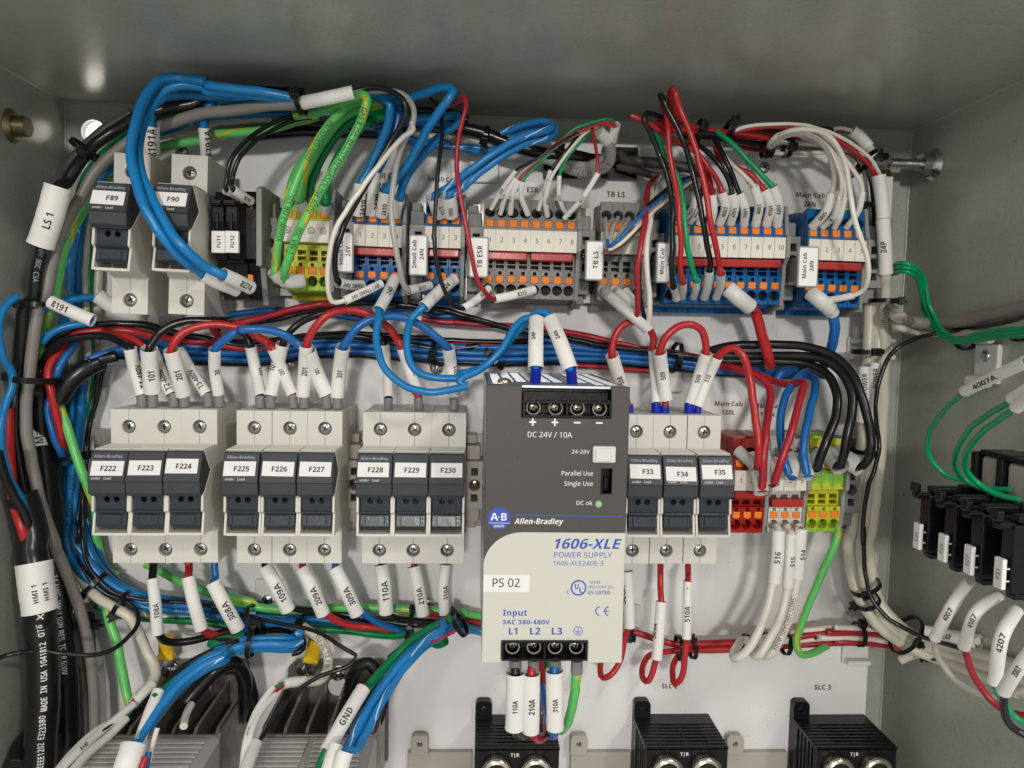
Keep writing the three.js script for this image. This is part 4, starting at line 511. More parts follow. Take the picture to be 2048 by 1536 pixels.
function sleeveRows(curve, r) { const k = 0.00025; const n = Math.max(5, Math.ceil(curve.getLength() / 0.002)); const L = curve.getLength(), e = Math.min(0.3, 0.004 / L); const rows = [[e, r - 2 * k], [0.002, r * 1.03 - k], [0, r * 1.03]]; for (let i = 1; i < n; i++) rows.push([i / n, r * (0.985 + rnd() * 0.03)]); rows.push([1, r * 1.03], [0.998, r * 1.03 - k], [1 - e, r - 2 * k]); return rows; }
function printAlong(parent, sh, curve, r, text, o = {}) {
  const c = sh.put(text, o.style ?? 'bold', o.font ?? 'sans-serif'); const L = curve.getLength(); const arc = (o.arc ?? 0.95) > 0.45 && o.big !== false ? Math.min(1.15, (o.arc ?? 0.95) * 1.35) : (o.arc ?? 0.95) * 1.12; const h = 2 * arc * r; let len = h * c.asp * (o.stretch ?? 1); let a = arc; if (len > L * 0.94) len = L * 0.94;
  const mid = (o.at ?? 0.5), t0 = Math.max(0.01, mid - len / L / 2), t1 = Math.min(0.99, mid + len / L / 2); const n = Math.max(4, Math.ceil(len / 0.0025)), m = 6; const ts = []; for (let i = 0; i <= n; i++) ts.push(t0 + (t1 - t0) * i / n);
  const fr = frames(curve, ts); const pos = [], uv = [], ix = []; const d = o.dir ?? 1, off = o.a ?? 0; const flat = o.flat ?? 1, sx = flat < 1 ? 1 + (1 - flat) * 0.6 : 1; const R = r + 0.00012;
  fr.forEach((f, i) => { for (let j = 0; j <= m; j++) { const ph = off + (j / m * 2 - 1) * a; const cN = Math.cos(ph) * R * flat, cS = -Math.sin(ph) * R * sx * d; /* up = N x T */ pos.push(f.p.x + f.N.x * cN - f.S.x * cS, f.p.y + f.N.y * cN - f.S.y * cS, f.p.z + f.N.z * cN - f.S.z * cS); const u = d > 0 ? i / n : 1 - i / n; uv.push(c.u0 + (c.u1 - c.u0) * u, c.v0 + (c.v1 - c.v0) * (j / m)); } });
  const w = m + 1; for (let i = 0; i < n; i++) for (let j = 0; j < m; j++) { const q = i * w + j; if (d > 0) ix.push(q, q + w, q + 1, q + 1, q + w, q + w + 1); else ix.push(q, q + 1, q + w, q + 1, q + w + 1, q + w); }
  const g = new THREE.BufferGeometry(); g.setAttribute('position', new THREE.Float32BufferAttribute(pos, 3)); g.setAttribute('uv', new THREE.Float32BufferAttribute(uv, 2)); g.setIndex(ix); g.computeVertexNormals(); return part(parent, 'printed_text', g, sh.mat);
}
const WCOUNT = { n: 0 };
function W(col, w, p, label, parts = [], o = {}) {
  let pts = path(p, 2); const r0 = mmOf(w, pts[Math.floor(pts.length / 2)]); pts = path(p, r0 * 1000 + 0.4); let cv = curveOf(pts);
  { const L = cv.getLength(), n = Math.ceil(L / 0.006); if (n > 3 && !o.straight) { const q = []; for (let i = 0; i <= n; i++) { const v = cv.getPointAt(i / n); if (i > 0 && i < n) v.add(V3(rnd() - 0.5, rnd() - 0.5, rnd() - 0.5).multiplyScalar(0.00035)); q.push(v); } pts = q; cv = curveOf(pts); } }   // hand-laid wires are never quite smooth
  // the wire follows the middle of each sleeve it wears
  for (const [kind, , pp, , po = {}] of parts) {
    if (!'SC'.includes(kind) || po.free || o.free) continue; const q = curveOf(path(pp, 2)); const N = 240, near = (v) => { let bi = 0, bd = 9; for (let i = 0; i <= N; i++) { const d = cv.getPoint(i / N).distanceToSquared(v); if (d < bd) { bd = d; bi = i; } } return bi / N; };
    let ta = near(q.getPoint(0)), tb = near(q.getPoint(1)); const rev = ta > tb; if (rev) [ta, tb] = [tb, ta]; const smp = [0.02, 0.27, 0.5, 0.73, 0.98].map((k) => q.getPoint(rev ? 1 - k : k)); const n = pts.length - 1; const e = 0.25 / n;
    pts = [...pts.filter((_, i) => i / n < ta - e), ...smp, ...pts.filter((_, i) => i / n > tb + e)]; cv = curveOf(pts);
  } const flipGeo = (g) => g; const name = o.name ?? WNAME[col]; WCOUNT.n++;
  const geo = sweep(cv, tubeRows(cv, r0), r0 > 0.002 ? 14 : 10, 1, o.period ? 1 / o.period : 38); const cat = o.cat ?? 'wire';
  if (!parts.length && !o.print) { const c = pts[0]; geo.translate(-c.x, -c.y, -c.z); const me = new THREE.Mesh(geo, WIRE[col]); me.position.copy(c); me.name = numbered(name); me.castShadow = me.receiveShadow = true; tag(me, label, cat, o.group); scene.add(me); return me; }
  const t = thing(name, label, cat, pts[0].clone(), o.group); const ins = part(t, o.ins ?? 'insulation', geo, WIRE[col]);
  if (o.print) for (const q of [].concat(o.print)) printAlong(ins, q.pale ? PALE : q.faded ? FADED : DARK, cv, r0, q.t, { style: '', ...q });
  for (const [kind, pw, pp, text, po = {}] of parts) {
    const q = path(pp, 2); const c2 = curveOf(q); let r = mmOf(pw, q[Math.floor(q.length / 2)]); const flat = po.flat ?? (kind === 'S' ? 0.94 : 1); if ('SC'.includes(kind) && !po.free && !o.free) r = Math.max(r, r0 * 1.06 / flat + 0.0001);
    if (kind === 'S' || kind === 'C') { const s = part(t, 'marker_sleeve', sweep(c2, sleeveRows(c2, r), 14, flat, 40), kind === 'S' ? M.sleeve : M.clearSleeve); if (text) printAlong(s, DARK, c2, r, text, { dir: -1, arc: 0.78, ...po, flat }); if (po.second) printAlong(s, DARK, c2, r, text, { dir: -1, ...po, flat, a: po.second }); }
    else if (kind === 'W') part(t, 'core_wire', sweep(c2, tubeRows(c2, r), 10, 1, 38), WIRE[text]);
    else part(t, 'ferrule', sweep(c2, tubeRows(c2, r), 14, 1, 40), kind === 'B' ? M.ferruleBlue : M.ferruleGrey);
  }
  return t;
}
// ring of a cable tie round a bundle: centre, direction of the bundle in the picture (degrees, 0 = to the right, 90 = down), size across and in depth
let TIEN = 0;
function tie(p, dir, w, depth, label, o = {}) {
  const c = path(p, 1)[0]; const t = thing('cable_tie', label, 'cable tie', c.clone(), 'black cable ties'); const a = mmOf(w, c) * 1000, b = depth / 2; const ell = (A, B, C) => { const s = new C(); s.absellipse(0, 0, A * MM, B * MM, 0, Math.PI * 2, C === THREE.Path, 0); return s; };
  const s = ell(a + 0.9, b + 0.9, THREE.Shape); s.holes.push(ell(a, b, THREE.Path)); const bw = o.band ?? 2.4; const g = new THREE.ExtrudeGeometry(s, { depth: bw * MM, bevelEnabled: false, curveSegments: 28 }); g.translate(0, 0, -bw / 2 * MM);
  // extrude axis -> bundle axis, shape x -> across, shape y -> depth (+z)
  const th = -dir * Math.PI / 180; const ax = V3(Math.cos(th), Math.sin(th), 0), ac = V3(-Math.sin(th), Math.cos(th), 0); const mtx = new THREE.Matrix4().makeBasis(ac.clone().negate(), V3(0, 0, 1), ax); if (mtx.determinant() < 0) mtx.makeBasis(ac, V3(0, 0, 1), ax);
  const place = (q) => { q.applyMatrix4(mtx); q.translate(c.x, c.y, c.z); return boxUV(q); }; part(t, 'strap', place(g), M.tie);
  const ha = (o.head ?? 60) * Math.PI / 180; const hx = Math.cos(ha) * (a + 1.6), hy = Math.sin(ha) * (b + 1.6); const hb = new RoundedBoxGeometry(4.6 * MM, 3.4 * MM, 4.2 * MM, 1, 0.5 * MM); hb.rotateZ(Math.atan2(hy / (b * b), hx / (a * a)) - Math.PI / 2); hb.translate(hx * MM, hy * MM, 0); part(t, 'tie_head', place(hb), M.tie);
  const tl = o.tail ?? 2.5; const tb = new RoundedBoxGeometry(2.2 * MM, tl * MM, 1.1 * MM, 1, 0.2 * MM); tb.rotateX(0.1); tb.rotateZ(Math.atan2(hy, hx) - Math.PI / 2); tb.translate(hx * 1.0 * MM + Math.cos(ha) * (tl / 2 + 1) * MM, hy * MM + Math.sin(ha) * (tl / 2 + 1) * MM, 0.4 * MM); part(t, 'tie_tail', place(tb), M.tie); return t;
}

// ---------- left side cables ----------
const cable = { cat: 'cable', ins: 'jacket' };
W('black', 58, 'B620,170,36 400,160,38 200,160,40 0,165,40 A1200,205,40 1000,255,42 830,298,44 690,380,42 560,470,44 440,620,50 330,810,54 270,1000,54 220,1200,50 195,1400,48 F150,20,46 130,180,44 115,350,42 100,520,40 92,680,40 100,850,40 130,1050,38 175,1250,36 220,1450,34 K285,260,30 330,480,28 380,700,26 420,950,26 450,1250,26 460,1600,26', 'thick black printed cable with LS 1 sleeve curving down the left side', [['S', 118, 'A345,720,58 295,900,58 240,1065,56', 'LS 1', { arc: 0.42, at: 0.55, flat: 0.85, a: 0.1 }]], { ...cable, name: 'dark_cable', print: [{ t: 'AWM STYLE 2464  VW-1  80C  CSA', at: 0.36, arc: 0.5, faded: 1 }, { t: '24 AWG  SHIELDED CABLE', at: 0.93, arc: 0.42, pale: 1 }] });
W('darkgrey', 56, 'A780,285,30 600,400,30 470,520,32 380,620,36 330,720,42 290,830,46', 'dark grey cable stub behind the LS 1 cable at the top left', [], cable);
W('grey', 58, 'B900,168,70 760,194,70 600,225,60 430,235,54 200,265,46 0,290,42 A1000,345,40 850,400,40 700,500,40 560,640,42 450,830,44 350,1010,44 300,1200,44 265,1380,44 F235,20,42 215,140,42 190,280,42 172,470,42 152,640,42 155,760,42 178,900,42 215,1080,40 265,1280,38 330,1450,36 K330,240,34 400,400,32 450,540,30 500,700,26 535,900,24 555,1100,24 562,1300,24 555,1600,24', 'grey jacketed cable curving from the blank top sleeve down the left side', [['S', 54, 'B610,224,64 760,194,72 905,162,72', '', { flat: 1 }]], cable);
W('darkgrey', 60, 'F130,640,30 130,760,30 150,950,28 200,1150,26 260,1300,24 K300,330,22 360,520,20 430,760,20 490,1000,20 505,1250,20 500,1600,20', 'dark grey cable running beside the grey cable at lower left', [], cable);
W('cream', 36, 'B430,318,16 200,330,14 50,350,14 A1250,375,14 950,425,14 760,510,12 620,650,10 540,860,10 512,1100,10 500,1340,10 F510,60,10 520,300,10 518,460,10 500,640,8 F480,800,8 K400,200,12 430,330,14 480,430,16 560,520,16 700,590,14 860,625,12 1000,640,10 1250,650,8', 'cream wire running up the left side and along the top', []);
W('gy', 46, 'B700,300,34 560,338,32 380,385,30 200,405,28 50,415,26 A1250,430,26 1050,465,26 900,500,24 780,560,22 660,690,24 545,790,28 450,930,32 385,1070,34 345,1250,34 320,1400,34 F300,40,34 280,160,32 262,300,30 250,420,24', 'light green and yellow earth wire along the top and down the left side', [], { period: 0.05 });
W('darkgreen', 44, 'A1500,225,30 1250,255,30 1000,310,30 800,390,28 640,500,26 520,640,24 470,760,22', 'dark green wire tucked under the black cable at top left', []);
W('darkgreen', 38, 'A700,660,8 600,860,8 560,1050,8 530,1250,8 515,1420,8 F520,60,8 540,300,8 555,480,8 540,700,8', 'dark green wire behind the white wires left of F89', []);
W('cream', 40, 'A640,700,6 600,860,6 590,1100,6 580,1300,6 F575,60,6 560,250,5', 'cream wire close to F89 on the left', []);
W('bluewhite', 42, 'B1000,345,16 700,290,20 400,285,20 100,300,18 A1200,320,18 1000,380,16 800,470,14 660,600,14 560,700,16 490,820,18 450,980,18 420,1150,18 410,1350,18 F420,20,18 330,240,16 310,380,16', 'blue wire with white streak on the left edge of the top bundle', [], { period: 0.045 });
W('blue', 40, 'A680,560,8 570,720,10 510,860,12 470,1050,12 460,1300,12 470,1450,10 F480,40,10 490,200,8', 'plain blue wire behind the earth wire left of F89', []);
W('blue', 42, 'F500,470,12 480,600,14 460,760,14 440,950,14 415,1150,14 400,1350,14 K390,150,14 410,260,16 470,360,20 580,460,20 720,540,18 900,590,16 1100,610,14 1300,640,14 1536,690,14 L300,690,14 600,660,12 900,690,12 1100,720,10', 'blue printed wire at the left of the lower bundle', [], { print: [{ t: 'E8204 SUNTAGE 18 AWG WIRE', at: 0.26, arc: 0.7 }, { t: 'OIL RES 1 6917-2', at: 0.62, arc: 0.7 }] });
W('bluewhite', 42, 'F470,440,10 490,560,10 480,740,10 450,930,12 440,1150,12 450,1350,12 K440,120,14 480,260,18 570,370,20 700,480,18 860,540,16 1050,570,16 1300,590,16 1536,640,16 L250,640,16 500,700,22 530,740,30', 'blue wire with white streak in the middle of the lower bundle', [], { period: 0.05 });
W('blue', 44, 'F440,470,8 430,650,8 410,850,8 400,1050,8 420,1250,9 K480,100,12 520,220,14 600,370,16 720,470,16 900,530,14 1150,560,12 1400,600,10 L100,610,10 400,640,10 700,670,10', 'blue wire along the upper edge of the lower bundle', []);
W('royal', 40, 'K520,60,8 580,260,10 640,380,12 780,490,10 1000,540,10 1300,575,10 L0,560,8 300,600,8 600,640,8', 'darker blue wire inside the lower bundle at left', []);
W('black', 22, 'F625,370,10 600,470,10 570,600,10 530,720,10 510,850,12 500,980,14 480,1150,14 460,1320,16 K470,90,18 460,220,18 480,330,20 540,430,22 640,510,22 760,560,22 815,620,24 810,690,30 740,780,40 640,850,48 520,870,54 350,855,58 200,845,60 60,865,66 -40,905,66', 'thin black wire looping across the lower left towards the wall', []);
W('black', 22, 'F585,375,9 560,520,9 545,650,9 525,780,11 515,900,13 505,1050,14 490,1200,15 K495,80,18 490,200,19 510,310,21 570,410,23 680,500,23 850,540,22 1100,560,20 1350,600,20 L0,600,22 200,630,24 400,680,28 600,720,34 700,770,40 790,830,44 865,875,46 830,925,48 700,975,50 600,1020,54 480,1120,62 380,1250,72 290,1380,84 220,1500,96', 'thin black wire zigzagging from the lower bundle to the right drive', []);
W('gy', 46, 'F350,620,30 400,760,32 450,920,34 520,1100,34 570,1230,32 600,1290,20 590,1330,8', 'light green and yellow earth wire crossing left of the F222 holder', [], { period: 0.06 });
W('gy', 40, 'F560,1200,8 550,1350,8 570,1450,10 K560,100,9 580,210,9 620,360,9 700,400,9', 'light green earth wire behind F222 at the lower left', [], { period: 0.05 });
W('gy', 46, 'K630,590,20 650,680,22 690,800,24 720,950,26 745,1080,28 765,1160,30', 'light green and yellow earth wire hanging to the left drive', [], { period: 0.06 });
W('cream', 52, 'K400,170,10 440,340,14 500,440,18 580,530,22 680,590,24 760,640,24 820,740,24 870,850,24 910,930,26 915,1000,30 870,1060,36 800,1130,44', 'cream cable bending down to the white sleeves at lower left', [['S', 52, 'K900,1040,34 830,1110,42 780,1165,46', '', { flat: 1, free: 1 }], ['W', 14, 'K800,1140,46 720,1230,56 600,1320,70', 'black'], ['W', 14, 'K790,1130,46 690,1240,56 590,1320,70', 'red'], ['W', 16, 'K805,1155,45 750,1230,54 640,1330,68', 'green'], ['S', 38, 'K790,1160,48 620,1300,66 480,1420,84 360,1540,98', '8140', { at: 0.72, arc: 0.6 }], ['S', 38, 'K745,1245,56 650,1340,68 520,1450,84 420,1560,98', ''], ['S', 30, 'K700,1240,52 560,1320,66 420,1450,84 330,1560,98', '']], { ...cable, free: 1 });
W('cream', 52, 'L550,700,22 640,770,26 690,850,28 695,940,30 660,1010,34 560,1025,40 460,1035,46 420,1045,50', 'cream printed cable looping over the right drive screw', [['S', 54, 'L560,1022,41 490,1028,46 430,1040,50', '', { flat: 1 }], ['W', 16, 'L435,1030,50 370,1070,56 300,1170,64', 'green'], ['W', 20, 'L440,1045,50 380,1090,56 320,1180,64', 'red'], ['W', 16, 'L390,1080,54 340,1150,62 295,1210,68', 'brown'], ['S', 34, 'L370,1060,56 280,1190,68 215,1370,84 190,1560,96', '8140', { at: 0.6, arc: 0.6 }], ['S', 34, 'L385,1100,56 300,1200,68 240,1340,82 215,1560,96', ''], ['S', 62, 'L270,1390,84 235,1480,94 200,1580,104', '']], { ...cable, free: 1, print: [{ t: 'TU 2C 18 AWG EC', at: 0.38, arc: 0.6 }] });
W('darkgreen', 40, 'K560,570,12 700,630,12 900,655,11 1100,665,11 1300,690,11 1450,700,11 L150,690,10 400,700,10 650,715,11 850,730,12 1080,755,16 1200,735,20', 'dark green wire along the lower edge of the lower bundle', []);
W('cream', 34, 'K500,470,18 620,570,14 750,620,12 900,640,10 1100,650,10', 'cream wire tied below the blue lower bundle', []);
// thick black cables at the lower left
W('black', 150, 'F120,1150,44 170,1290,46 195,1420,48 K185,250,50 205,420,52 230,650,54 255,900,54 255,1150,54 240,1400,52 235,1600,52', 'thick black printed cable with white HMI 1 label at lower left', [['S', 152, 'K200,322,52 215,460,54 238,608,55', 'HMI 1', { arc: 0.22, at: 0.6, a: 0.16, flat: 1, second: -0.42 }]], { ...cable, name: 'dark_cable', print: [{ t: 'FT4/IEEE1202 E323380 MADE IN USA 1041812 07 46 XFT', at: 0.735, arc: 0.27, pale: 1, dir: -1, font: 'monospace', style: 'bold' }] });
W('black', 120, 'F235,330,22 235,600,22 250,850,22 280,1100,24 290,1350,26 K320,350,28 350,600,28 380,900,28 400,1200,28 400,1600,28', 'thick black cable behind the grey one at lower left', [], { ...cable, name: 'dark_cable', print: [{ t: '14 AWG  VW-1 SUN RES  TC-ER 600V', at: 0.62, arc: 0.3, pale: 1 }] });
W('black', 110, 'K330,1200,20 250,1300,30 150,1400,44 90,1536,56', 'black cable crossing low behind the printed cable', [], { ...cable, name: 'dark_cable' });
W('black', 130, 'K470,640,10 480,900,10 500,1150,10 480,1600,10', 'thick black cable along the left edge of the panel, low', [], { ...cable, name: 'dark_cable' });
W('black', 60, 'F690,330,26 560,360,28 520,370,30', 'short black core entering the heat shrink at the left', []);
W('black', 96, 'F590,365,26 500,410,30 400,500,32 345,590,32', 'black heat shrink over the wire bunch at the left', [], { ...cable, name: 'heat_shrink' });
W('royal', 40, 'F760,285,22 680,300,24 590,325,28 510,360,30', 'blue core entering the black heat shrink at the left', []);
W('red', 42, 'F480,240,20 400,270,24 330,330,30 290,400,34 288,480,36 310,570,36 340,700,34 370,830,30 380,900,20', 'red wire bending down under the tie at the left', []);
W('royal', 40, 'F450,250,24 400,320,28 350,400,32 330,470,32 300,560,30 285,660,30 310,770,30 350,880,28 390,960,20', 'blue wire beside the bent red wire at the left', []);
W('blue', 42, 'A560,1370,20 440,1385,24 330,1400,30', 'blue wire under the 8191 sleeve pointing right', []);
W('blue', 40, 'F100,-20,52 40,30,56 0,110,60 -10,220,62 20,340,58 75,440,52 70,520,52 30,620,54 5,740,58 15,900,56 60,1060,54 130,1180,52 170,1300,50', 'blue wire bowing along the left wall to the HMI cable', []);
W('black', 44, 'F-10,900,70 25,1030,64 80,1150,58 150,1280,54 185,1400,50', 'black core entering the HMI cable at lower left', []);
W('red', 46, 'F50,640,40 55,800,42 65,1000,44 80,1200,50 130,1350,54 165,1470,52', 'red core entering the HMI cable at lower left', []);
W('blue', 34, 'A590,1370,20 470,1395,22 380,1410,24 250,1480,30', 'blue wire feeding the 8191 sleeve', [['S', 66, 'A300,1400,52 430,1460,54 550,1510,54', '8191', { dir: 1, at: 0.32, arc: 0.62 }]]);
W('cream', 30, 'A600,1380,12 680,1440,12 780,1500,12', 'short wire in a white sleeve tucked under F89', [['S', 78, 'A580,1365,24 700,1450,22 860,1510,14', '']]);
W('white', 20, 'F190,590,26 200,700,26', 'short wire under a white sleeve printed Main Cab at left', [['S', 74, 'F195,590,26 215,730,26 235,865,28', 'Main Cab', { arc: 0.6, at: 0.55 }], ['S', 60, 'F120,650,24 140,760,24 155,865,26', '']]);
// blue pair from the top left to the black fuse blocks
W('blue', 50, 'B560,200,60 400,165,62 200,140,62 0,110,60 A1250,112,60 1050,75,58 945,92,62 860,190,68 800,340,74 772,520,78 800,680,82 870,870,86 980,1040,84 1100,1165,78 1235,1245,66 1330,1300,58', 'front blue wire looping from the top bundle to the lower 8274 sleeve', [['S', 74, 'A1195,1235,70 1290,1285,64 1400,1330,54', '']]);
W('blue', 50, 'B600,215,56 400,190,58 200,165,58 0,150,56 A1300,150,56 1100,120,56 985,145,58 890,260,62 825,430,68 824,600,74 890,770,80 980,940,84 1080,1080,86 1200,1180,80 1330,1255,72 1420,1300,64', 'second blue wire looping from the top bundle to the upper 8274 sleeve', [['S', 76, 'A1315,1240,76 1400,1275,68 1480,1315,58', '8274', { dir: 1, at: 0.65, arc: 0.55 }]]);
W('blue', 44, 'B600,200,50 400,195,50 150,190,48 A1450,205,46 1200,185,44 1020,180,44 930,225,44 893,310,44 890,400,42 890,520,36', 'blue wire with white 8191A sleeve dropping into F89', [['S', 82, 'A893,362,46 893,450,44 896,532,40', '8191A', { arc: 0.62 }]]);
W('blue', 44, 'B500,215,40 200,195,40 50,205,40 A1430,195,38 1300,205,38 1225,260,38 1205,350,38 1208,450,36 1212,535,32', 'blue wire with white 8291A sleeve dropping into F90', [['S', 46, 'A1203,372,40 1210,460,38 1216,548,34', '8291A', { arc: 0.9, a: -0.6 }]]);
W('blue', 40, 'B700,310,24 450,290,24 200,300,24 A1500,290,24 1300,300,22 1100,330,22', 'blue wire behind the cream one in the top bundle', []);
W('black', 26, 'B640,300,40 500,315,44 380,370,48 270,450,54 190,550,58 160,650,58 160,740,56 200,785,50', 'thin black wire bending down to the FU11 block', [['S', 48, 'B150,738,58 205,765,52 250,795,46', '']]);
W('black', 26, 'B660,310,40 540,330,44 420,390,48 310,465,54 230,560,58 192,660,58 190,740,56 230,780,50', 'second thin black wire bending down to the FU12 block', [['S', 50, 'B190,735,60 245,770,54 300,805,46', '8219', { dir: 1, arc: 0.5, at: 0.62 }]]);
tie('A500,500,44', -48, 130, 16, 'cable tie round the black cable at the top left', { head: 120 }); tie('A225,1415,46', 90, 150, 14, 'cable tie round the grey cable beside the 8191 sleeve', { head: 150 }); tie('F190,465,42', 95, 200, 22, 'long cable tie round the left cables below the 8191 sleeve', { head: 175, band: 3 }); tie('F440,925,22', 80, 150, 14, 'cable tie round the blue wires left of F222', { head: 20 }); tie('K560,450,20', 45, 150, 14, 'cable tie round the lower bundle at the bend', { head: 170 }); tie('K720,560,20', 30, 120, 14, 'cable tie round the lower bundle right of the bend', { head: 150 }); tie('K520,690,22', 90, 60, 10, 'cable tie end sticking out by the grey cable, lower left', { head: 0 }); tie('B590,220,60', -10, 120, 20, 'cable tie left of the blank white sleeve at the top', { head: 80 });

// ---------- upper row wires ----------
W('gy', 50, 'B560,300,44 700,280,50 800,245,56 890,205,64 950,175,70 985,185,74 985,230,74 940,350,72 865,500,72 770,650,72 680,800,70 600,950,68 540,1100,64 505,1200,58 500,1290,46', 'front printed light green earth wire arching down to the earth terminals', [['C', 78, 'B490,1270,50 540,1280,47 605,1275,43', '', { flat: 0.9 }]], { period: 0.055, print: [{ t: 'GAS & OIL RESISTANT', at: 0.44, arc: 0.75 }, { t: 'GASOLINE 600V', at: 0.61, arc: 0.75 }, { t: '90C VW-1', at: 0.77, arc: 0.75 }] });
W('gy', 48, 'B1060,230,40 960,215,50 880,240,56 780,330,60 690,460,62 600,620,64 540,770,64 490,920,62 460,1080,58 450,1210,50 470,1260,42', 'second printed light green earth wire with 600V lettering', [['C', 76, 'B435,1215,52 470,1255,48 520,1285,42', '', { flat: 0.9 }]], { period: 0.055, print: [{ t: '600V GASOLINE', at: 0.36, arc: 0.75, dir: -1 }, { t: 'XHHW-2 OR SIS', at: 0.68, arc: 0.75, dir: -1 }] });
W('gy', 46, 'B1075,240,36 950,260,42 840,320,46 740,440,48 660,570,50 615,680,48 600,800,42 600,880,34', 'third light green earth wire behind the printed ones', [['C', 66, 'B590,800,44 610,850,40 640,885,34', '']], { period: 0.055 });
W('gy', 42, 'B640,520,30 570,620,32 530,720,34 515,820,32 520,900,26', 'light green earth wire entering the first earth terminal from above', [], { period: 0.055 });
W('darkgreen', 46, 'B1090,270,34 980,290,38 860,360,42 760,480,44 690,610,44 655,720,42 650,820,36 660,880,30', 'dark green wire into the third earth terminal', [['C', 60, 'B645,815,40 665,850,36 680,890,32', '']]);
W('darkgreen', 46, 'B1090,300,34 980,350,38 880,450,42 800,570,44 755,690,42 742,800,38 742,880,30', 'dark green wire into the fourth earth terminal', [['C', 66, 'B742,812,42 746,850,38 750,890,34', '']]);
W('blue', 50, 'B800,190,40 980,165,48 1070,180,52 1120,230,54 1115,330,52 1060,480,48 1000,610,46 955,720,44 940,880,36', 'blue wire with white sleeve into Small Cab 24V block 1', [['S', 66, 'B948,700,46 942,790,44 932,885,40', '2410', { a: -0.7, arc: 0.6, at: 0.7 }]]);
W('royal', 48, 'B1000,210,34 1120,190,40 1170,250,44 1150,400,44 1090,540,42 1040,660,40 1015,880,34', 'darker blue wire with white sleeve into Small Cab 24V block 2', [['S', 62, 'B1032,640,42 1020,770,42 1010,888,38', '2420', { a: -0.8, arc: 0.6, at: 0.65 }]]);
W('blue', 50, 'B1050,205,42 1200,205,50 1330,165,58 1440,132,64 1490,130,66 1490,170,68 1430,250,66 1330,400,60 1240,570,56 1150,690,52 1090,780,46 1075,880,36', 'blue wire folded at the top into Small Cab 24V block 3', [['S', 68, 'B1095,745,50 1085,815,46 1075,888,40', '2410', { a: -0.2, arc: 0.5, at: 0.6 }]]);
W('blue', 48, 'B1200,320,26 1400,310,30 1520,300,34 1540,330,36 1440,400,40 1330,520,44 1230,640,46 1185,750,44 1160,880,36', 'blue wire into Small Cab 24V block 4 behind the folded one', [['S', 60, 'B1180,790,48 1165,840,44 1155,890,40', '', {}]]);
W('black', 34, 'B880,170,66 1000,135,66 1090,140,68 1180,185,70 1220,250,70 1190,350,68 1110,480,66 1020,640,66 930,800,68 860,930,70 810,1070,70 795,1180,66 820,1260,60 880,1300,52 950,1290,44', 'black wire from the blank sleeve down past the Small Cab 24V tag', [['C', 62, 'B815,1285,60 880,1300,54 955,1300,46', '24V SMALL', { dir: 1, arc: 0.5 }]]);
W('palegrey', 34, 'B900,170,62 1050,150,62 1170,160,62 1230,200,64 1262,270,66 1255,360,66 1200,460,66 1160,600,68 1135,760,70 1130,900,72 1145,1020,72 1170,1160,70 1195,1270,64 1225,1330,58 1280,1320,50', 'pale grey wire sagging past block 4 to the right', [['C', 54, 'B1228,1332,58 1295,1318,52 1358,1302,46', '4217', { dir: 1, arc: 0.5 }]]);
W('white', 30, 'B1250,340,66 1272,372,68 1230,400,70 1150,480,74 1050,600,76 960,720,76 870,850,76 800,970,76 768,1100,74 755,1240,70 760,1350,66 795,1405,62 860,1395,58 960,1350,54 1060,1300,46', 'white wire curving round the Small Cab 24V tag', [['S', 50, 'B855,1392,60 960,1345,55 1072,1292,48', '24V SMALL CAB', { dir: 1, arc: 0.5 }]]);
W('bluewhite', 44, 'C600,400,22 750,350,30 860,335,36 905,355,40 870,385,46 760,410,50 620,480,52 480,570,52 350,670,50 260,740,48 215,800,42 225,880,36', 'upper blue wire with white streak into Small Cab 24N block 1', [['S', 84, 'C198,775,50 215,825,46 235,885,40', '4217', { dir: -1, a: -0.4, arc: 0.4, at: 0.6 }]], { period: 0.05 });
W('bluewhite', 44, 'C620,430,18 780,370,26 890,350,30 918,380,36 880,430,42 760,460,46 620,530,48 480,630,48 380,720,48 310,790,44 300,880,36', 'lower blue wire with white streak into Small Cab 24N block 2', [['S', 84, 'C285,770,52 297,825,48 303,886,42', '1202', { dir: -1, a: 0.1, arc: 0.4, at: 0.6 }]], { period: 0.05 });
W('bluewhite', 42, 'C600,470,18 760,410,24 850,400,28 890,410,34 800,450,40 650,500,42 520,570,44 400,660,46 330,730,46 290,800,40', 'middle blue wire with white streak beside the Small Cab 24N pair', [], { period: 0.05 });
W('black', 26, 'C180,200,30 225,235,44 243,280,56 248,380,62 240,500,66 222,640,68 212,800,70 204,960,72 206,1100,72 230,1240,70 270,1350,68 320,1425,64 385,1435,58 440,1400,52', 'thin black wire hanging in front of the Small Cab 24N blocks', [['S', 46, 'C375,1438,58 455,1385,54 525,1320,46', '8100', { dir: 1, arc: 0.5, at: 0.62 }]]);
W('crimson', 28, 'C200,250,34 265,245,46 330,225,56 382,190,66 390,240,68 365,340,68 340,470,68 335,600,68 350,750,70 380,900,70 415,1070,70 445,1220,68 485,1320,66 550,1380,60 650,1365,54', 'thin red wire hanging in front of the TB ESR tag', [['S', 52, 'C560,1383,60 680,1358,56 790,1328,48', '8213', { dir: 1, arc: 0.55, at: 0.58 }]]);
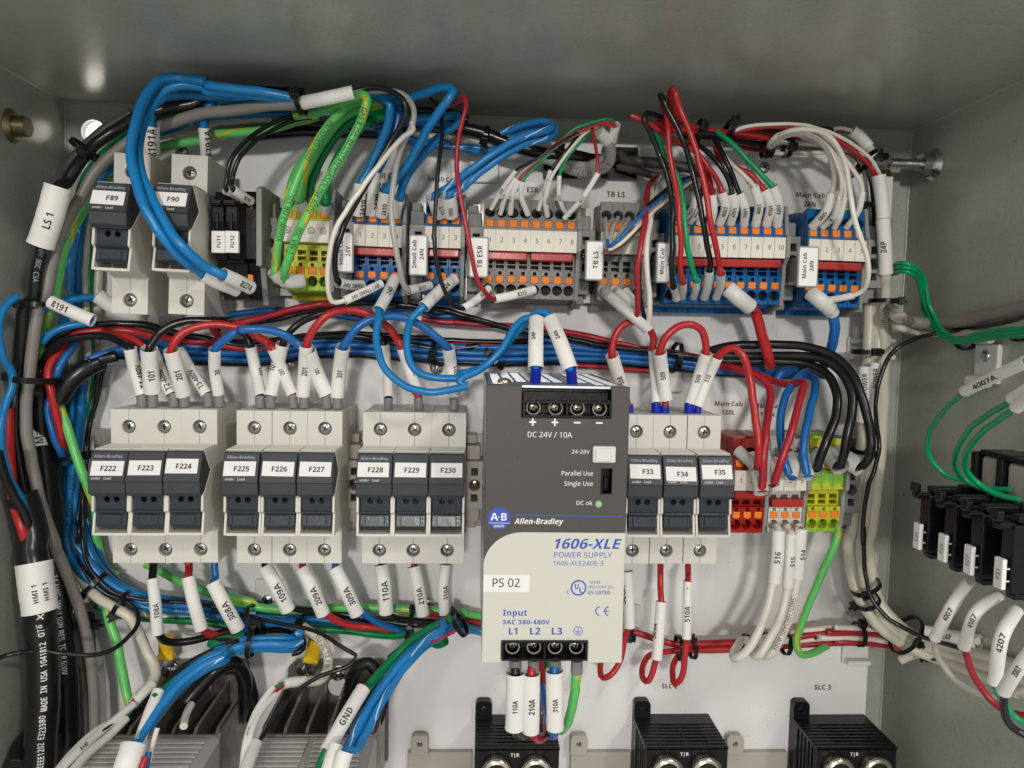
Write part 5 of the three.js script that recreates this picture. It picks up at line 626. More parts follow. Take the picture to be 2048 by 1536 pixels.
// TB ESR
const esr = (c, w, a, s, sw, text, n, o = {}) => W(c, w, a, `thin ${o.say ?? WNAME[c].replace('_wire', '')} wire with white sleeve into the ${n} terminal from the left of TB ESR`, [['S', sw, s, text, { arc: 0.62, at: 0.5, ...o }]], { group: undefined });
esr('black', 16, 'C1060,395,60 960,450,62 820,545,62 740,590,60 690,615,58 620,720,52 545,840,42 540,870,36', 'C685,622,58 610,725,52 538,852,42', 26, '8109', 'first'); esr('palegrey', 16, 'C1100,385,58 980,440,60 850,530,60 760,600,58 690,665,56 620,780,50 590,880,38', 'C688,668,56 630,760,52 592,880,42', 28, '8110', 'second', { say: 'pale', a: 0.7 }); esr('red', 18, 'C1270,365,56 1200,345,58 1090,380,60 980,430,60 880,500,60 790,585,58 705,680,54 665,780,48 650,880,38', 'C705,680,56 668,760,52 652,880,42', 30, '8111', 'third', { a: 0.7 }); esr('green', 18, 'C1268,335,52 1230,318,56 1150,335,58 1050,370,58 960,435,58 860,545,58 790,610,56 725,685,54 715,770,50 755,880,38', 'C727,685,56 714,760,52 755,884,42', 32, '', 'fourth');
esr('black', 18, 'C1150,380,50 1080,400,54 1010,470,56 950,545,56 905,600,54 860,720,50 822,850,40', 'C890,620,55 858,730,51 818,855,42', 26, '8210', 'fifth'); esr('white', 20, 'C1180,360,52 1110,390,56 1040,460,58 960,560,58 910,640,56 875,720,54 860,810,48 868,890,38', 'C885,680,57 860,790,50 870,892,40', 32, '8214', 'sixth', { a: -0.7 }); esr('green', 20, 'C1170,370,48 1120,395,52 1060,460,56 990,545,56 955,605,54 942,660,52 942,780,48 965,850,44 1000,890,36', 'C941,652,54 940,770,50 965,850,44 1000,888,38', 26, '8212', 'seventh', { at: 0.42 }); esr('crimson', 20, 'C1135,365,56 1148,440,58 1162,540,60 1170,640,60 1085,780,58 975,900,46', 'C1170,640,60 1080,785,57 972,904,46', 30, '8211', 'eighth', { at: 0.48 });
W('palegrey', 60, 'C1170,395,52 1215,430,48 1245,500,40 1235,580,32 1150,630,24 1050,630,20 950,590,18 850,550,16 700,545,14 560,520,12', 'pale cable whose sleeve end points to the TB ESR wires', [['S', 66, 'C1165,388,54 1195,415,50 1222,445,46', '', { flat: 1 }]], { ...cable, print: [{ t: '3C 18AWG FPLR CL2R', at: 0.4, arc: 0.5 }] });
W('palegrey', 46, 'C1272,365,50 1262,410,46 1250,470,40 1210,540,30 1120,590,22 1000,580,18 880,540,14 700,500,10', 'second pale cable ending behind the TB ESR wires', [['S', 46, 'C1275,352,54 1265,395,50 1255,445,44', '', { flat: 1 }], ['W', 16, 'C1272,368,54 1262,345,56 1200,335,57', 'red']], cable);
W('cream', 46, 'B1000,390,10 1250,400,12 C100,410,12 300,435,12 450,445,12 560,480,12 680,520,10 850,555,10 1000,600,10 1130,630,10 1220,590,20', 'cream printed cable low in the top bundle', [], { ...cable, print: [{ t: 'E K C CUP 600 TYPE', at: 0.32, arc: 0.55 }, { t: 'PLTC 3P/FPLR US', at: 0.78, arc: 0.5 }] });
W('black', 70, 'B400,270,14 700,310,18 1000,330,18 1250,350,16 C100,330,16 300,360,18 480,400,18 620,450,18 760,500,18 900,530,18 1040,540,18 1150,560,14 1300,560,10', 'thick black cable along the top of the panel', [], cable);
W('darkgrey', 60, 'C1300,530,10 D250,500,14 400,520,16 550,540,18 660,565,18 725,605,18', 'dark grey jacket end behind the Main Cab 24V wires', [], { ...cable, name: 'dark_cable' });
W('darkgrey', 44, 'D190,540,10 300,560,14 400,595,16 450,605,16', 'dark grey jacket end above the TB LS sticker', [], { ...cable, name: 'dark_cable' });
W('blue', 40, 'B1000,350,18 1100,360,18 1250,440,14 C150,470,14 300,480,14 450,490,14 520,500,14', 'blue wire low in the top bundle above Small Cab', []); W('bluewhite', 40, 'B980,370,14 1150,420,12 1300,470,12 C200,450,16 350,490,16 500,510,14 640,470,16', 'blue wire with white streak low in the top bundle above Small Cab', [], { period: 0.05 }); W('royal', 40, 'B1100,330,22 1250,340,24 C80,340,24 300,340,24', 'darker blue wire high in the top bundle above Small Cab', []); W('black', 60, 'B300,420,10 600,395,12 900,400,12 1050,405,12', 'black cable along the upper edge of the panel behind the earth wires', [], cable); W('black', 50, 'B650,190,30 900,230,20 1200,270,16 1500,290,14 C400,330,14', 'black cable at the very top of the bundle', [], cable);
tie('C505,430,22', 15, 110, 16, 'cable tie round the top bundle right of the red wire', { head: 120 }); tie('C960,480,22', 25, 90, 16, 'cable tie round the top bundle above TB ESR', { head: 140 });
// TB LS
W('palegrey', 30, 'D120,850,38 125,900,46 128,960,54 140,1010,58 125,1030,60', 'grey wire from the first TB LS terminal', []); W('palegrey', 30, 'D195,845,38 170,890,46 150,960,54 145,1010,58', 'grey wire from the second TB LS terminal', []); W('palegrey', 32, 'D258,850,38 225,910,48 190,970,54 150,1015,58', 'grey wire from the third TB LS terminal', []);
W('royal', 22, 'D630,610,24 560,650,36 470,710,48 370,790,58 270,890,64 190,980,66 150,1015,64 125,1000,62 130,975,60', 'blue core sweeping down to the TB LS terminals', []); W('white', 22, 'D640,620,22 560,680,36 470,750,48 370,840,58 280,930,62 200,1000,64 140,1035,62', 'white core sweeping down to the TB LS terminals', []); W('brown', 20, 'D640,640,20 560,700,34 470,770,46 370,860,56 280,950,60 200,1020,62 140,1050,62 105,1035,62', 'brown core sweeping down to the TB LS terminals', []); W('black', 20, 'D630,600,26 540,630,38 450,700,50 370,770,58', 'black core above the blue one by the TB LS sticker', []); W('palegrey', 24, 'D620,615,22 540,670,35 450,740,47 360,820,56 290,900,60', 'grey core between blue and white ones by TB LS', []); W('palegrey', 22, 'D330,960,44 270,970,48 245,1010,52 225,1060,54', 'pale loop of wire in front of the TB LS number strip', []);
W('palegrey', 60, 'D105,1275,36 160,1320,48 250,1395,56 320,1450,56', 'thick pale sleeve from the first lower TB LS terminal', [['C', 66, 'D100,1268,38 200,1355,52 300,1440,56 370,1500,54', '']]); W('palegrey', 56, 'D175,1275,36 220,1310,44 300,1380,50 370,1480,50', 'thick pale sleeve from the second lower TB LS terminal', [['C', 58, 'D170,1270,38 240,1320,46 330,1410,50 380,1500,48', '']]); W('white', 46, 'D240,1280,36 280,1340,42 330,1420,44', 'white sleeve from the third lower TB LS terminal', [['S', 48, 'D238,1275,38 290,1350,44 350,1450,44', '']]);
W('crimson', 34, 'D430,600,20 385,640,34 365,720,48 360,820,60 345,930,68 322,1050,72 308,1180,70 312,1320,64 305,1420,58 290,1445,54', 'red wire hanging in front of the TB LS row', []); W('black', 26, 'D440,610,16 395,650,28 368,740,42 355,850,54 335,980,60 320,1150,62 325,1300,60 345,1400,56 360,1470,52', 'black wire hanging behind the red one at TB LS', []); W('white', 34, 'D440,600,18 405,650,30 395,760,46 385,880,58 365,980,66 362,1100,68 375,1250,64 382,1380,60 375,1470,54 355,1495,50', 'white wire hanging at the right of the TB LS row', []);
// Main Cab 24V, upper side
const mv = (c, w, a, s, sw, text, n, o = {}) => W(c, w, a, `${o.say ?? WNAME[c].replace('_wire', '')} wire with white sleeve into the top of the ${ORD[n - 1]} Main Cab 24V block`, [['S', sw, s, text, { arc: 0.55, ...o }]]);
mv('white', 22, 'D670,640,30 655,720,40 620,800,42 545,880,36', 'D655,725,42 625,805,44 548,880,38', 36, '1001', 1); mv('black', 22, 'D690,600,30 695,700,40 680,790,42 620,870,36', 'D692,740,42 670,810,44 618,872,38', 36, '4001', 2); mv('palegrey', 22, 'D700,560,30 715,680,40 705,780,42 675,880,36', 'D712,720,42 702,800,43 672,880,38', 38, '', 3, { say: 'pale' });
mv('crimson', 30, 'D620,400,36 690,500,40 735,620,44 750,720,46 750,800,44 738,880,36', 'D752,708,48 758,800,46 740,882,38', 46, '', 4); mv('red', 30, 'D270,240,56 330,265,56 430,320,54 560,405,54 670,470,52 740,560,52 790,640,50 812,710,48 818,790,46 795,880,36', 'D808,692,50 830,780,47 795,878,38', 50, '4007', 5); mv('black', 30, 'D560,330,40 650,400,46 740,470,50 810,550,52 850,630,50 872,710,48 878,790,46 860,880,36', 'D866,700,50 884,780,47 860,878,38', 48, '4701', 6);
mv('black', 30, 'D640,340,36 740,360,42 800,440,50 850,550,52 890,640,50 920,720,48 940,800,46 935,885,36', 'D910,698,50 945,790,47 938,884,38', 48, '7001', 7); mv('white', 26, 'D790,370,34 820,470,44 880,540,48 950,600,50 995,660,50 1020,740,48 1025,810,46 1005,885,36', 'D998,655,52 1028,760,48 1008,884,38', 50, '4001', 8); mv('red', 30, 'D770,420,34 790,480,40 880,540,46 980,590,50 1050,670,50 1090,760,48 1092,820,46 1070,885,36', 'D1056,675,52 1096,770,48 1072,884,38', 52, '4101', 9); mv('green', 30, 'D778,335,44 850,390,48 940,480,50 1030,575,52 1098,655,52 1135,740,50 1145,810,46 1135,888,36', 'D1108,655,54 1142,760,49 1136,886,38', 52, '4201', 10);
// wires hanging in front of Main Cab 24V
const mb = (c, w, a, s, sw, label, o = {}) => W(c, w, a, label, [['C', sw, s, '', o]]);
mb('black', 32, 'D600,300,30 480,260,50 380,230,64 335,235,66 350,280,66 395,350,64 430,440,62 470,550,62 500,650,62 515,780,64 517,920,66 512,1080,66 515,1200,62 530,1300,52', 'D522,1250,58 535,1290,50 540,1322,46', 46, 'black wire hanging in front of the first Main Cab 24V block'); mb('red', 33, 'D450,190,58 480,230,66 492,320,68 495,430,68 520,580,68 545,720,70 560,880,72 568,1020,70 562,1130,66 575,1240,56 575,1300,44', 'D578,1225,60 580,1265,52 572,1312,42', 44, 'red wire hanging in front of the second Main Cab 24V block'); mb('green', 34, 'D400,330,50 430,390,56 470,480,60 540,590,62 575,710,64 588,850,66 600,980,66 620,1090,64 655,1215,56 650,1290,44', 'D660,1215,58 655,1260,52 640,1312,42', 44, 'green wire hanging in front of the third Main Cab 24V block');
mb('black', 33, 'D600,300,40 500,220,54 450,140,66 443,100,70 480,190,70 540,300,70 590,410,70 630,550,72 665,700,72 700,880,72 728,1040,68 742,1150,60 715,1290,44', 'D735,1150,62 728,1230,54 705,1312,42', 52, 'black wire hanging in front of the fourth Main Cab 24V block'); mb('red', 35, 'D600,300,44 530,220,56 505,140,68 512,70,76 530,100,78 560,190,76 610,310,76 650,430,76 685,560,76 718,710,76 740,870,76 770,1000,72 795,1140,64 795,1260,50', 'D802,1170,64 800,1240,54 775,1312,42', 50, 'red wire hanging in front of the fifth Main Cab 24V block');
W('red', 60, 'I890,20,40 920,80,36 960,220,32 1005,370,28 1000,390,24', 'red wire in a thick grey sleeve from Main Cab 24V block 6', [['C', 90, 'D845,1262,46 900,1310,48 975,1370,44', '', { flat: 0.95 }]]);
W('crimson', 30, 'D430,275,40 500,300,46 600,330,48 700,340,44 850,350,38 1000,360,34 1200,380,26', 'red wire low in the bundle above Main Cab 24V', []); W('black', 34, 'D560,330,44 640,350,44 760,370,40 900,390,34 1060,410,28', 'black wire low in the bundle above Main Cab 24V', []); W('red', 30, 'D420,270,50 480,320,50 560,330,50 640,310,48 740,330,44 900,340,40 1050,350,34', 'red wire through the tie above Main Cab 24V', []); W('red', 26, 'D860,345,42 960,350,40 1080,380,36', 'short red strand right of the upper tie', []); W('black', 30, 'D660,345,46 760,350,44 850,380,40 950,400,34 1080,420,28', 'black strand right of the upper tie', []); W('crimson', 26, 'D820,380,30 900,420,28 1000,440,24 1080,445,22', 'dark red strand along the panel edge', []);
tie('D672,335,48', 15, 120, 16, 'cable tie round the red and black wires above Main Cab 24V', { head: 90 }); tie('D850,325,42', 10, 80, 16, 'cable tie where the green wire leaves the bundle', { head: 60 }); tie('D1075,425,26', 10, 110, 14, 'cable tie left of the white wire loops', { head: 130 }); tie('E140,430,28', 5, 90, 12, 'cable tie inside the white wire loops', { head: 100 }); tie('E620,500,30', 40, 130, 18, 'cable tie by the bright washer at top right', { head: 200 }); tie('E640,765,28', 80, 90, 14, 'cable tie on the black strand above the 24P sleeve', { head: 170 });
// arcs at the top right and the Main Cab 24N wires
W('white', 20, 'D870,335,46 960,305,46 1100,290,46 E100,290,46 200,293,46 300,310,44 400,345,44 500,395,42 590,460,40 650,520,38 690,600,36', 'white wire arching over the top right corner', []); W('red', 24, 'D860,345,44 960,320,44 1100,305,44 E100,308,44 200,312,44 300,330,42 400,370,42 500,430,40 590,500,38 640,560,36 665,610,34', 'red wire arching under the white one at top right', []); W('grey', 26, 'E380,370,30 470,420,30 550,480,30 620,560,30 650,640,28', 'grey wire arching behind the red one at top right', []); W('crimson', 24, 'D880,370,36 1000,370,34 1150,350,30 E150,370,26 300,360,24 400,350,22', 'red strand behind the white loops', []); W('black', 40, 'D880,350,32 1000,340,30 E0,330,24 200,320,20 400,330,16', 'black strands behind the arching wires at top right', []);
W('cream', 50, 'E540,320,16 590,390,16 630,450,20', 'cream printed cable end at the top right corner', [['S', 52, 'E520,330,20 570,370,20 615,425,20', '']], { ...cable }); W('white', 22, 'E380,330,16 450,313,18 520,330,20', 'white strand entering the cream cable at top right', []); W('red', 22, 'E400,340,14 470,328,16 525,345,18', 'red strand entering the cream cable at top right', []);
W('cream', 56, 'E670,590,34 690,680,34 705,780,34 712,900,32 715,1050,30 718,1200,28 715,1350,26 J705,80,26 705,250,24 705,420,22 700,600,18 690,760,14 650,900,12', 'cream cable with 24P label running down the right edge', [['S', 70, 'E678,595,37 695,720,37 705,845,36', '', { flat: 1 }], ['S', 72, 'E702,848,36 712,1000,34 720,1175,32', '24P', { arc: 0.5, at: 0.5, a: 0.2, flat: 1 }]], { ...cable, print: [{ t: '711810', at: 0.5, arc: 0.5 }] });
W('black', 34, 'E590,480,26 630,600,26 648,720,26 655,850,22 660,960,12', 'black strand down the right edge above the 24P sleeve', []); W('white', 20, 'E470,440,24 550,480,24 590,560,24 605,680,22 622,820,20 630,900,14', 'white strand down the right edge', []); W('crimson', 10, 'E460,450,22 545,500,22 590,600,20 610,760,20', 'thin red strand beside the white one at the right edge', []);
W('white', 26, 'E400,415,26 200,405,26 80,400,30 35,430,34 50,380,44 130,340,48 230,345,50 320,385,52 380,460,54 410,560,54 412,650,52 400,710,50 360,820,46 295,895,36', 'white wire looping into the top of the first Main Cab 24N block', [['S', 48, 'E405,695,52 370,800,48 285,898,38', '6005', { arc: 0.5, at: 0.55 }]]); W('white', 26, 'E400,455,24 200,462,24 70,462,28 38,440,32 90,380,42 200,345,46 300,370,48 390,450,50 440,560,50 458,650,50 440,750,48 410,840,44 350,895,36', 'white wire looping into the top of the second Main Cab 24N block', [['S', 36, 'E440,735,52 415,830,46 345,900,38', '4', { at: 0.6 }]]); W('white', 24, 'E380,420,22 200,350,38 310,355,44 400,440,46 450,560,48 475,650,48 470,760,48 445,850,42 418,900,36', 'white wire looping into the top of the third Main Cab 24N block', [['S', 34, 'E475,720,50 450,830,46 415,902,38', '', {}]]);
W('white', 24, 'E180,355,38 300,330,46 400,400,48 480,500,50 545,590,50 585,670,50 580,750,48 550,830,46 490,900,36', 'white wire with kinked sleeve into Main Cab 24N block 4', [['S', 30, 'E583,690,52 560,800,48 485,902,38', '']]); W('white', 28, 'E60,400,40 110,345,50 200,322,56 300,325,60 380,360,64 440,430,66 480,530,68 505,650,70 518,770,72 545,890,72 585,1000,72 615,1110,70 618,1190,68 590,1265,62 520,1305,56 390,1325,48', 'long white wire falling in front of Main Cab 24N to block 1', [['S', 36, 'E530,1302,58 450,1318,53 370,1330,46', '', {}]]);
W('royal', 56, 'I1370,60,42 1385,150,40 1380,230,36 1350,320,30 1320,390,24', 'blue wire in a thick grey sleeve from Main Cab 24N block 1', [['C', 84, 'E275,1285,44 330,1330,48 390,1382,46', '', { flat: 0.95 }], ['C', 70, 'I1335,20,46 1360,50,44 1375,80,42', '']]);

// ---------- middle row: bundle and jumpers ----------
// long bundle behind the jumpers
W('black', 40, 'F260,560,20 255,400,26 270,290,30 350,210,32 450,165,30 600,145,28 750,140,26 900,155,22 G-300,170,20 0,235,12 250,270,10 600,225,10 850,215,12 1100,255,12 1400,290,12 H300,270,12', 'black wire leading the long middle bundle from the left', []);
W('red', 42, 'F270,500,14 290,340,24 360,240,28 480,195,30 620,180,28 780,185,26 900,215,22 1050,235,16 1200,255,12 1400,280,10 G200,290,10 500,300,10', 'red wire along the middle bundle from the left', []); W('blue', 40, 'F250,250,36 310,190,36 420,150,34 560,135,32', 'blue wire at the far left of the middle bundle', []);
W('black', 41, 'F230,560,42 240,420,30 290,300,34 380,240,36 500,215,36 620,215,36 700,240,38 790,300,42 830,450,36 838,600,42', 'black wire with T1-480V sleeve into F222', [['S', 64, 'F768,285,44 798,420,40 838,562,42', 'T1-480V', { a: -0.5, arc: 0.6, at: 0.62 }], ['F', 56, 'F838,555,42 842,632,42']]);
W('red', 37, 'F600,180,28 720,210,34 830,260,38 930,360,38 1000,480,34 1030,600,42', 'red wire with T2 sleeve into F223', [['S', 62, 'F905,310,40 955,430,38 1015,558,42', 'T2-480V', { a: 0.2, arc: 0.6, at: 0.66 }], ['F', 54, 'F1025,550,42 1030,632,42']]); W('royal', 38, 'F780,205,16 950,250,20 1080,310,30 1150,420,34 1230,580,42', 'blue wire with T3 sleeve into F224', [['S', 60, 'F1055,290,36 1130,420,36 1225,560,42', 'T3-480V', { a: 0.2, arc: 0.6, at: 0.66 }], ['F', 54, 'F1222,550,42 1236,632,42']]);
W('black', 43, 'F900,600,42 893,450,44 893,330,50 905,250,50 960,180,48 1060,135,46 1180,120,44 1350,145,42 1460,220,38 1500,330,34 G298,600,42', 'black jumper wire with 101 sleeves between F222 and F225', [['S', 84, 'F880,285,52 888,410,46 900,545,42', '101', { at: 0.58, arc: 0.5 }], ['S', 62, 'G240,275,38 270,420,34 300,570,42', '101', { a: -0.9, arc: 0.6, at: 0.5 }], ['F', 56, 'F900,555,42 905,632,42'], ['F', 54, 'G294,565,42 298,636,42']]);
W('red', 45, 'F1088,600,42 1060,480,44 1020,360,52 1015,290,54 1050,220,54 1130,170,52 1250,145,50 1400,160,48 1500,180,46 G230,190,44 330,240,42 400,330,38 480,500,30 495,600,42', 'red jumper wire with 201 sleeves between F223 and F226', [['S', 80, 'F1010,295,54 1045,420,48 1085,560,42', '201', { at: 0.5, arc: 0.5 }], ['S', 64, 'G372,285,44 430,420,38 490,562,42', '201', { at: 0.5, arc: 0.5, a: 0.3 }], ['F', 56, 'F1085,555,42 1092,632,42'], ['F', 54, 'G486,562,42 495,636,42']]);
W('royal', 47, 'F1295,590,42 1290,480,42 1265,380,50 1275,300,54 1330,230,56 1420,175,56 G130,180,56 240,172,56 360,180,54 460,215,52 540,280,48 600,370,44 660,500,34 690,600,42', 'blue jumper wire with 301 sleeves between F224 and F227', [['S', 62, 'F1268,290,54 1270,420,46 1292,556,42', '30', { at: 0.5, arc: 0.6, a: -0.3 }], ['S', 84, 'G580,300,50 630,430,42 690,562,42', '301', { at: 0.45, arc: 0.45, a: -0.1 }], ['F', 56, 'F1294,560,42 1298,632,42'], ['F', 56, 'G686,562,42 692,638,42']]);
W('black', 41, 'G358,600,42 380,450,34 420,280,42 480,180,44 580,110,42 700,70,38 820,65,38 930,110,38 990,190,36 1035,300,32 1050,590,42', 'black jumper wire with sleeves between F225 and F228', [['S', 72, 'G430,258,44 395,400,38 358,568,42', '101', { at: 0.46, a: 0.8, arc: 0.6 }], ['S', 54, 'G1030,262,36 1048,420,32 1054,580,42', ''], ['F', 58, 'G358,565,42 358,636,42'], ['F', 54, 'G1053,578,42 1053,645,42']]);
W('red', 47, 'G555,600,42 560,450,38 572,280,50 600,190,54 680,100,54 780,60,52 880,65,50 980,110,48 1070,180,44 1130,280,40 1200,460,30 1235,590,42', 'red jumper wire with sleeves between F226 and F229', [['S', 74, 'G568,265,52 560,420,44 548,568,42', '201', { at: 0.5, arc: 0.55, a: 0.1 }], ['S', 66, 'G1135,278,42 1175,400,36 1225,545,42', '201', { at: 0.6, a: -0.7, arc: 0.6 }], ['F', 56, 'G556,565,42 556,638,42'], ['F', 54, 'G1228,578,42 1236,645,42']]);
W('royal', 48, 'G752,600,42 768,440,40 785,300,52 830,210,56 920,130,56 1030,100,54 1150,105,52 1260,160,50 1350,230,48 1400,300,44 1425,450,34 1440,590,42', 'blue jumper wire with 301 sleeves between F227 and F230', [['S', 78, 'G785,275,54 765,420,44 752,572,42', '301', { at: 0.55, arc: 0.5 }], ['S', 72, 'G1408,280,46 1425,400,38 1445,580,42', '301', { at: 0.5, a: -0.7, arc: 0.6 }], ['F', 60, 'G752,570,42 754,640,42'], ['F', 54, 'G1441,585,42 1441,650,42']]);
// straight wires of the bundle under and over the jumpers
W('royal', 36, 'F1250,110,10 1400,85,10 G0,110,10 200,75,10 400,60,10 700,80,10 900,110,10 1100,60,12 1250,55,14 H0,90,14 200,100,14 400,150,12 600,215,10 800,260,10 1000,300,10 1200,335,8 I100,320,8', 'blue wire rising behind the red jumper and across to the right', []); W('crimson', 40, 'F900,240,14 1300,230,14 G0,150,20 150,140,22 320,100,22 480,55,22 650,25,22 720,20,20', 'dark red wire rising from the left behind the black jumper', []); W('black', 36, 'F1300,190,12 G0,150,14 200,135,16 400,110,18 600,60,18 800,25,20 950,15,22 1150,30,22 1350,70,20 H-100,40,20 100,65,20 300,120,20 500,175,16 700,205,14 900,245,14 1100,280,14 1300,300,14 I300,300,14 500,330,14 700,360,14', 'black wire crossing above the jumpers to the right', []);
W('crimson', 36, 'G1250,110,16 1350,125,16 1536,140,16 H100,125,16 300,145,16 450,150,14 650,165,14 850,195,12 1050,240,12 1200,275,12 I250,290,12 400,310,12 600,340,12', 'dark red wire crossing the middle above the blue bundle', []); W('red', 26, 'G1420,262,10 1536,265,10 H120,262,10 300,268,10 420,275,10', 'thin red wire above the blue bundle right of F230', []);
const bundle = (y, dz, c, n) => W(c, 36, `F700,${250 + y},${8 + dz} 900,${262 + y},${10 + dz} 1200,${285 + y},${10 + dz} G0,${285 + y},${8 + dz} 300,${290 + y},${8 + dz} 600,${250 + y},${8 + dz} 850,${240 + y},${8 + dz} 1100,${258 + y},${8 + dz} 1350,${275 + y},${10 + dz} H0,${275 + y},${10 + dz} 350,${290 + y},${10 + dz} 700,${285 + y},${8 + dz} 1000,${300 + y * 0.8},${8 + dz} 1250,${320 + y * 0.8},${8 + dz} I250,${320 + y * 0.8},${8 + dz} 500,${350 + y * 0.7},${8 + dz} 700,${385 + y * 0.6},${8 + dz} 1000,${410 + y * 0.4},${8 + dz} 1200,${420 + y * 0.4},${8 + dz}`, n, []);
bundle(-8, 2, 'royal', 'uppermost blue wire of the long middle bundle'); bundle(26, 4, 'royal', 'second blue wire of the long middle bundle'); bundle(62, 3, 'royal', 'lowest blue wire of the long middle bundle'); bundle(84, -2, 'black', 'black wire below the blue ones of the middle bundle'); bundle(-42, -4, 'black', 'black wire above the blue ones of the middle bundle'); bundle(44, -4, 'royal', 'blue wire tucked inside the long middle bundle');
W('crimson', 30, 'H850,385,8 1000,395,8 1150,410,8 1300,420,8', 'dark red wire low in the bundle above the power supply', []);
tie('G1320,310,20', 8, 140, 22, 'cable tie round the middle bundle beside the 301 sleeve', { head: 100 }); tie('I440,340,18', 15, 170, 22, 'cable tie round the middle bundle between the 509 sleeves', { head: 110, tail: 4 }); tie('H390,365,66', -40, 100, 18, 'cable tie holding the two blue wires left of the 24P sleeve', { head: 330 });
// blue pair looping to the output terminals
W('blue', 46, 'G1120,-90,46 1060,-30,56 1010,60,64 985,180,70 990,280,74 1030,400,78 1120,490,80 1250,540,82 1400,535,82 1536,500,80 H150,485,80 260,430,78 350,370,76 430,280,76 520,140,78 590,105,80 650,110,82 640,250,94 620,400,102 620,480,98', 'front blue wire looping from Small Cab 24V into the 24P sleeve', [['C', 70, 'B1150,1265,46 1110,1350,54 1055,1450,62', '240', { dir: -1, arc: 0.5, at: 0.5 }], ['S', 88, 'H628,118,86 625,250,98 624,405,104', '24P', { at: 0.5, arc: 0.42, a: 0.35 }], ['B', 64, 'H628,395,104 622,490,98']]);
W('blue', 46, 'G1300,-60,46 1250,20,56 1190,110,62 1165,210,68 1170,330,72 1210,410,74 1300,455,76 1400,462,76 1536,450,74 H150,440,72 280,410,72 400,330,72 480,230,74 550,150,76 620,85,80 680,75,82 730,120,84 780,250,96 825,400,104 835,480,98', 'back blue wire looping from Small Cab 24N into the 24N sleeve', [['C', 72, 'C320,1265,48 230,1340,56 140,1430,62', '24', { dir: -1, arc: 0.5, at: 0.35 }], ['S', 90, 'H712,118,86 770,250,98 830,412,104', '24N', { at: 0.46, arc: 0.42, a: 0.1 }], ['B', 64, 'H832,405,104 840,490,98']]);
// red jumpers F33 - F35
W('red', 43, 'I172,645,42 130,500,38 72,340,48 75,260,50 110,170,50 180,130,50 250,135,48 300,190,46 325,280,42 320,450,34 330,620,42', 'red jumper wire between F33 and F34 with sleeve 508', [['S', 76, 'I70,325,50 100,420,44 130,500,38', '508', { at: 0.72, arc: 0.5 }], ['S', 48, 'I310,292,44 318,430,36 330,608,42', '508', { a: -1.2, at: 0.5 }], ['B', 56, 'I332,605,42 332,668,42'], ['B', 40, 'I175,615,42 178,668,42']]);
W('red', 45, 'I382,640,42 375,480,40 355,310,50 390,220,54 470,155,54 540,145,54 600,180,52 625,260,50 615,330,48 570,480,38 530,640,42', 'red jumper wire between F34 and F35 with two 509 sleeves', [['S', 76, 'I352,305,52 368,430,44 388,590,42', '509', { at: 0.5, arc: 0.5 }], ['S', 66, 'I628,312,50 590,430,44 533,608,42', '509', { at: 0.52, arc: 0.5 }], ['B', 54, 'I382,625,42 382,668,42'], ['B', 58, 'I528,608,42 526,668,42']]);
W('red', 45, 'I575,640,42 610,540,42 660,400,42 700,340,46 750,290,50 800,285,52 850,340,54 885,450,54 905,600,56 925,750,60 938,880,62 935,980,58 880,940,44 830,890,38', 'bright red wire from F35 bending down to the first red block', [['S', 66, 'I692,335,46 640,450,40 575,630,42', '510', { at: 0.45, arc: 0.5 }], ['B', 40, 'I580,628,42 576,668,42'], ['C', 62, 'I932,985,58 880,945,48 815,890,40', '', { flat: 0.8 }]]);
W('crimson', 46, 'I560,400,8 700,390,12 820,410,20 930,450,28 1000,520,34 1000,620,42 985,720,52 975,840,58 965,960,60 955,1080,56 920,1000,46 885,920,38', 'darker red wire from the bundle to the second red block', [['C', 74, 'I955,1140,57 935,1040,50 890,915,40', '', { flat: 0.8 }]]); W('crimson', 44, 'I850,400,10 1000,470,18 1120,500,30 1200,480,38 1190,560,46 1160,660,52 1130,780,58 1090,900,60 1055,1000,60 1025,1080,56 1005,1000,48 985,900,40', 'dark red wire folded over to the third red block', [['C', 62, 'I1022,1095,56 1005,1000,50 985,905,42', '', { flat: 0.8 }]]);
W('royal', 46, 'I1250,410,14 1180,450,24 1110,540,34 1070,660,42 1065,800,48 1085,920,52 1120,1030,50 1140,960,46 1110,920,38', 'blue wire to the second white terminal block', [['C', 62, 'I1128,1050,54 1140,980,48 1130,915,40', '', { flat: 0.8 }]]); W('royal', 46, 'I1200,445,14 1260,460,22 1270,540,32 1240,660,40 1210,780,46 1200,900,50 1220,1040,48 1200,980,44 1190,920,38', 'blue wire to the third white terminal block', [['C', 66, 'I1228,1050,52 1215,980,46 1195,910,38', '', { flat: 0.8 }]]); W('royal', 40, 'I1040,500,20 1060,440,20 1150,410,14 1260,425,12 1320,450,10', 'blue wire end bending up at the right of the bundle', []);
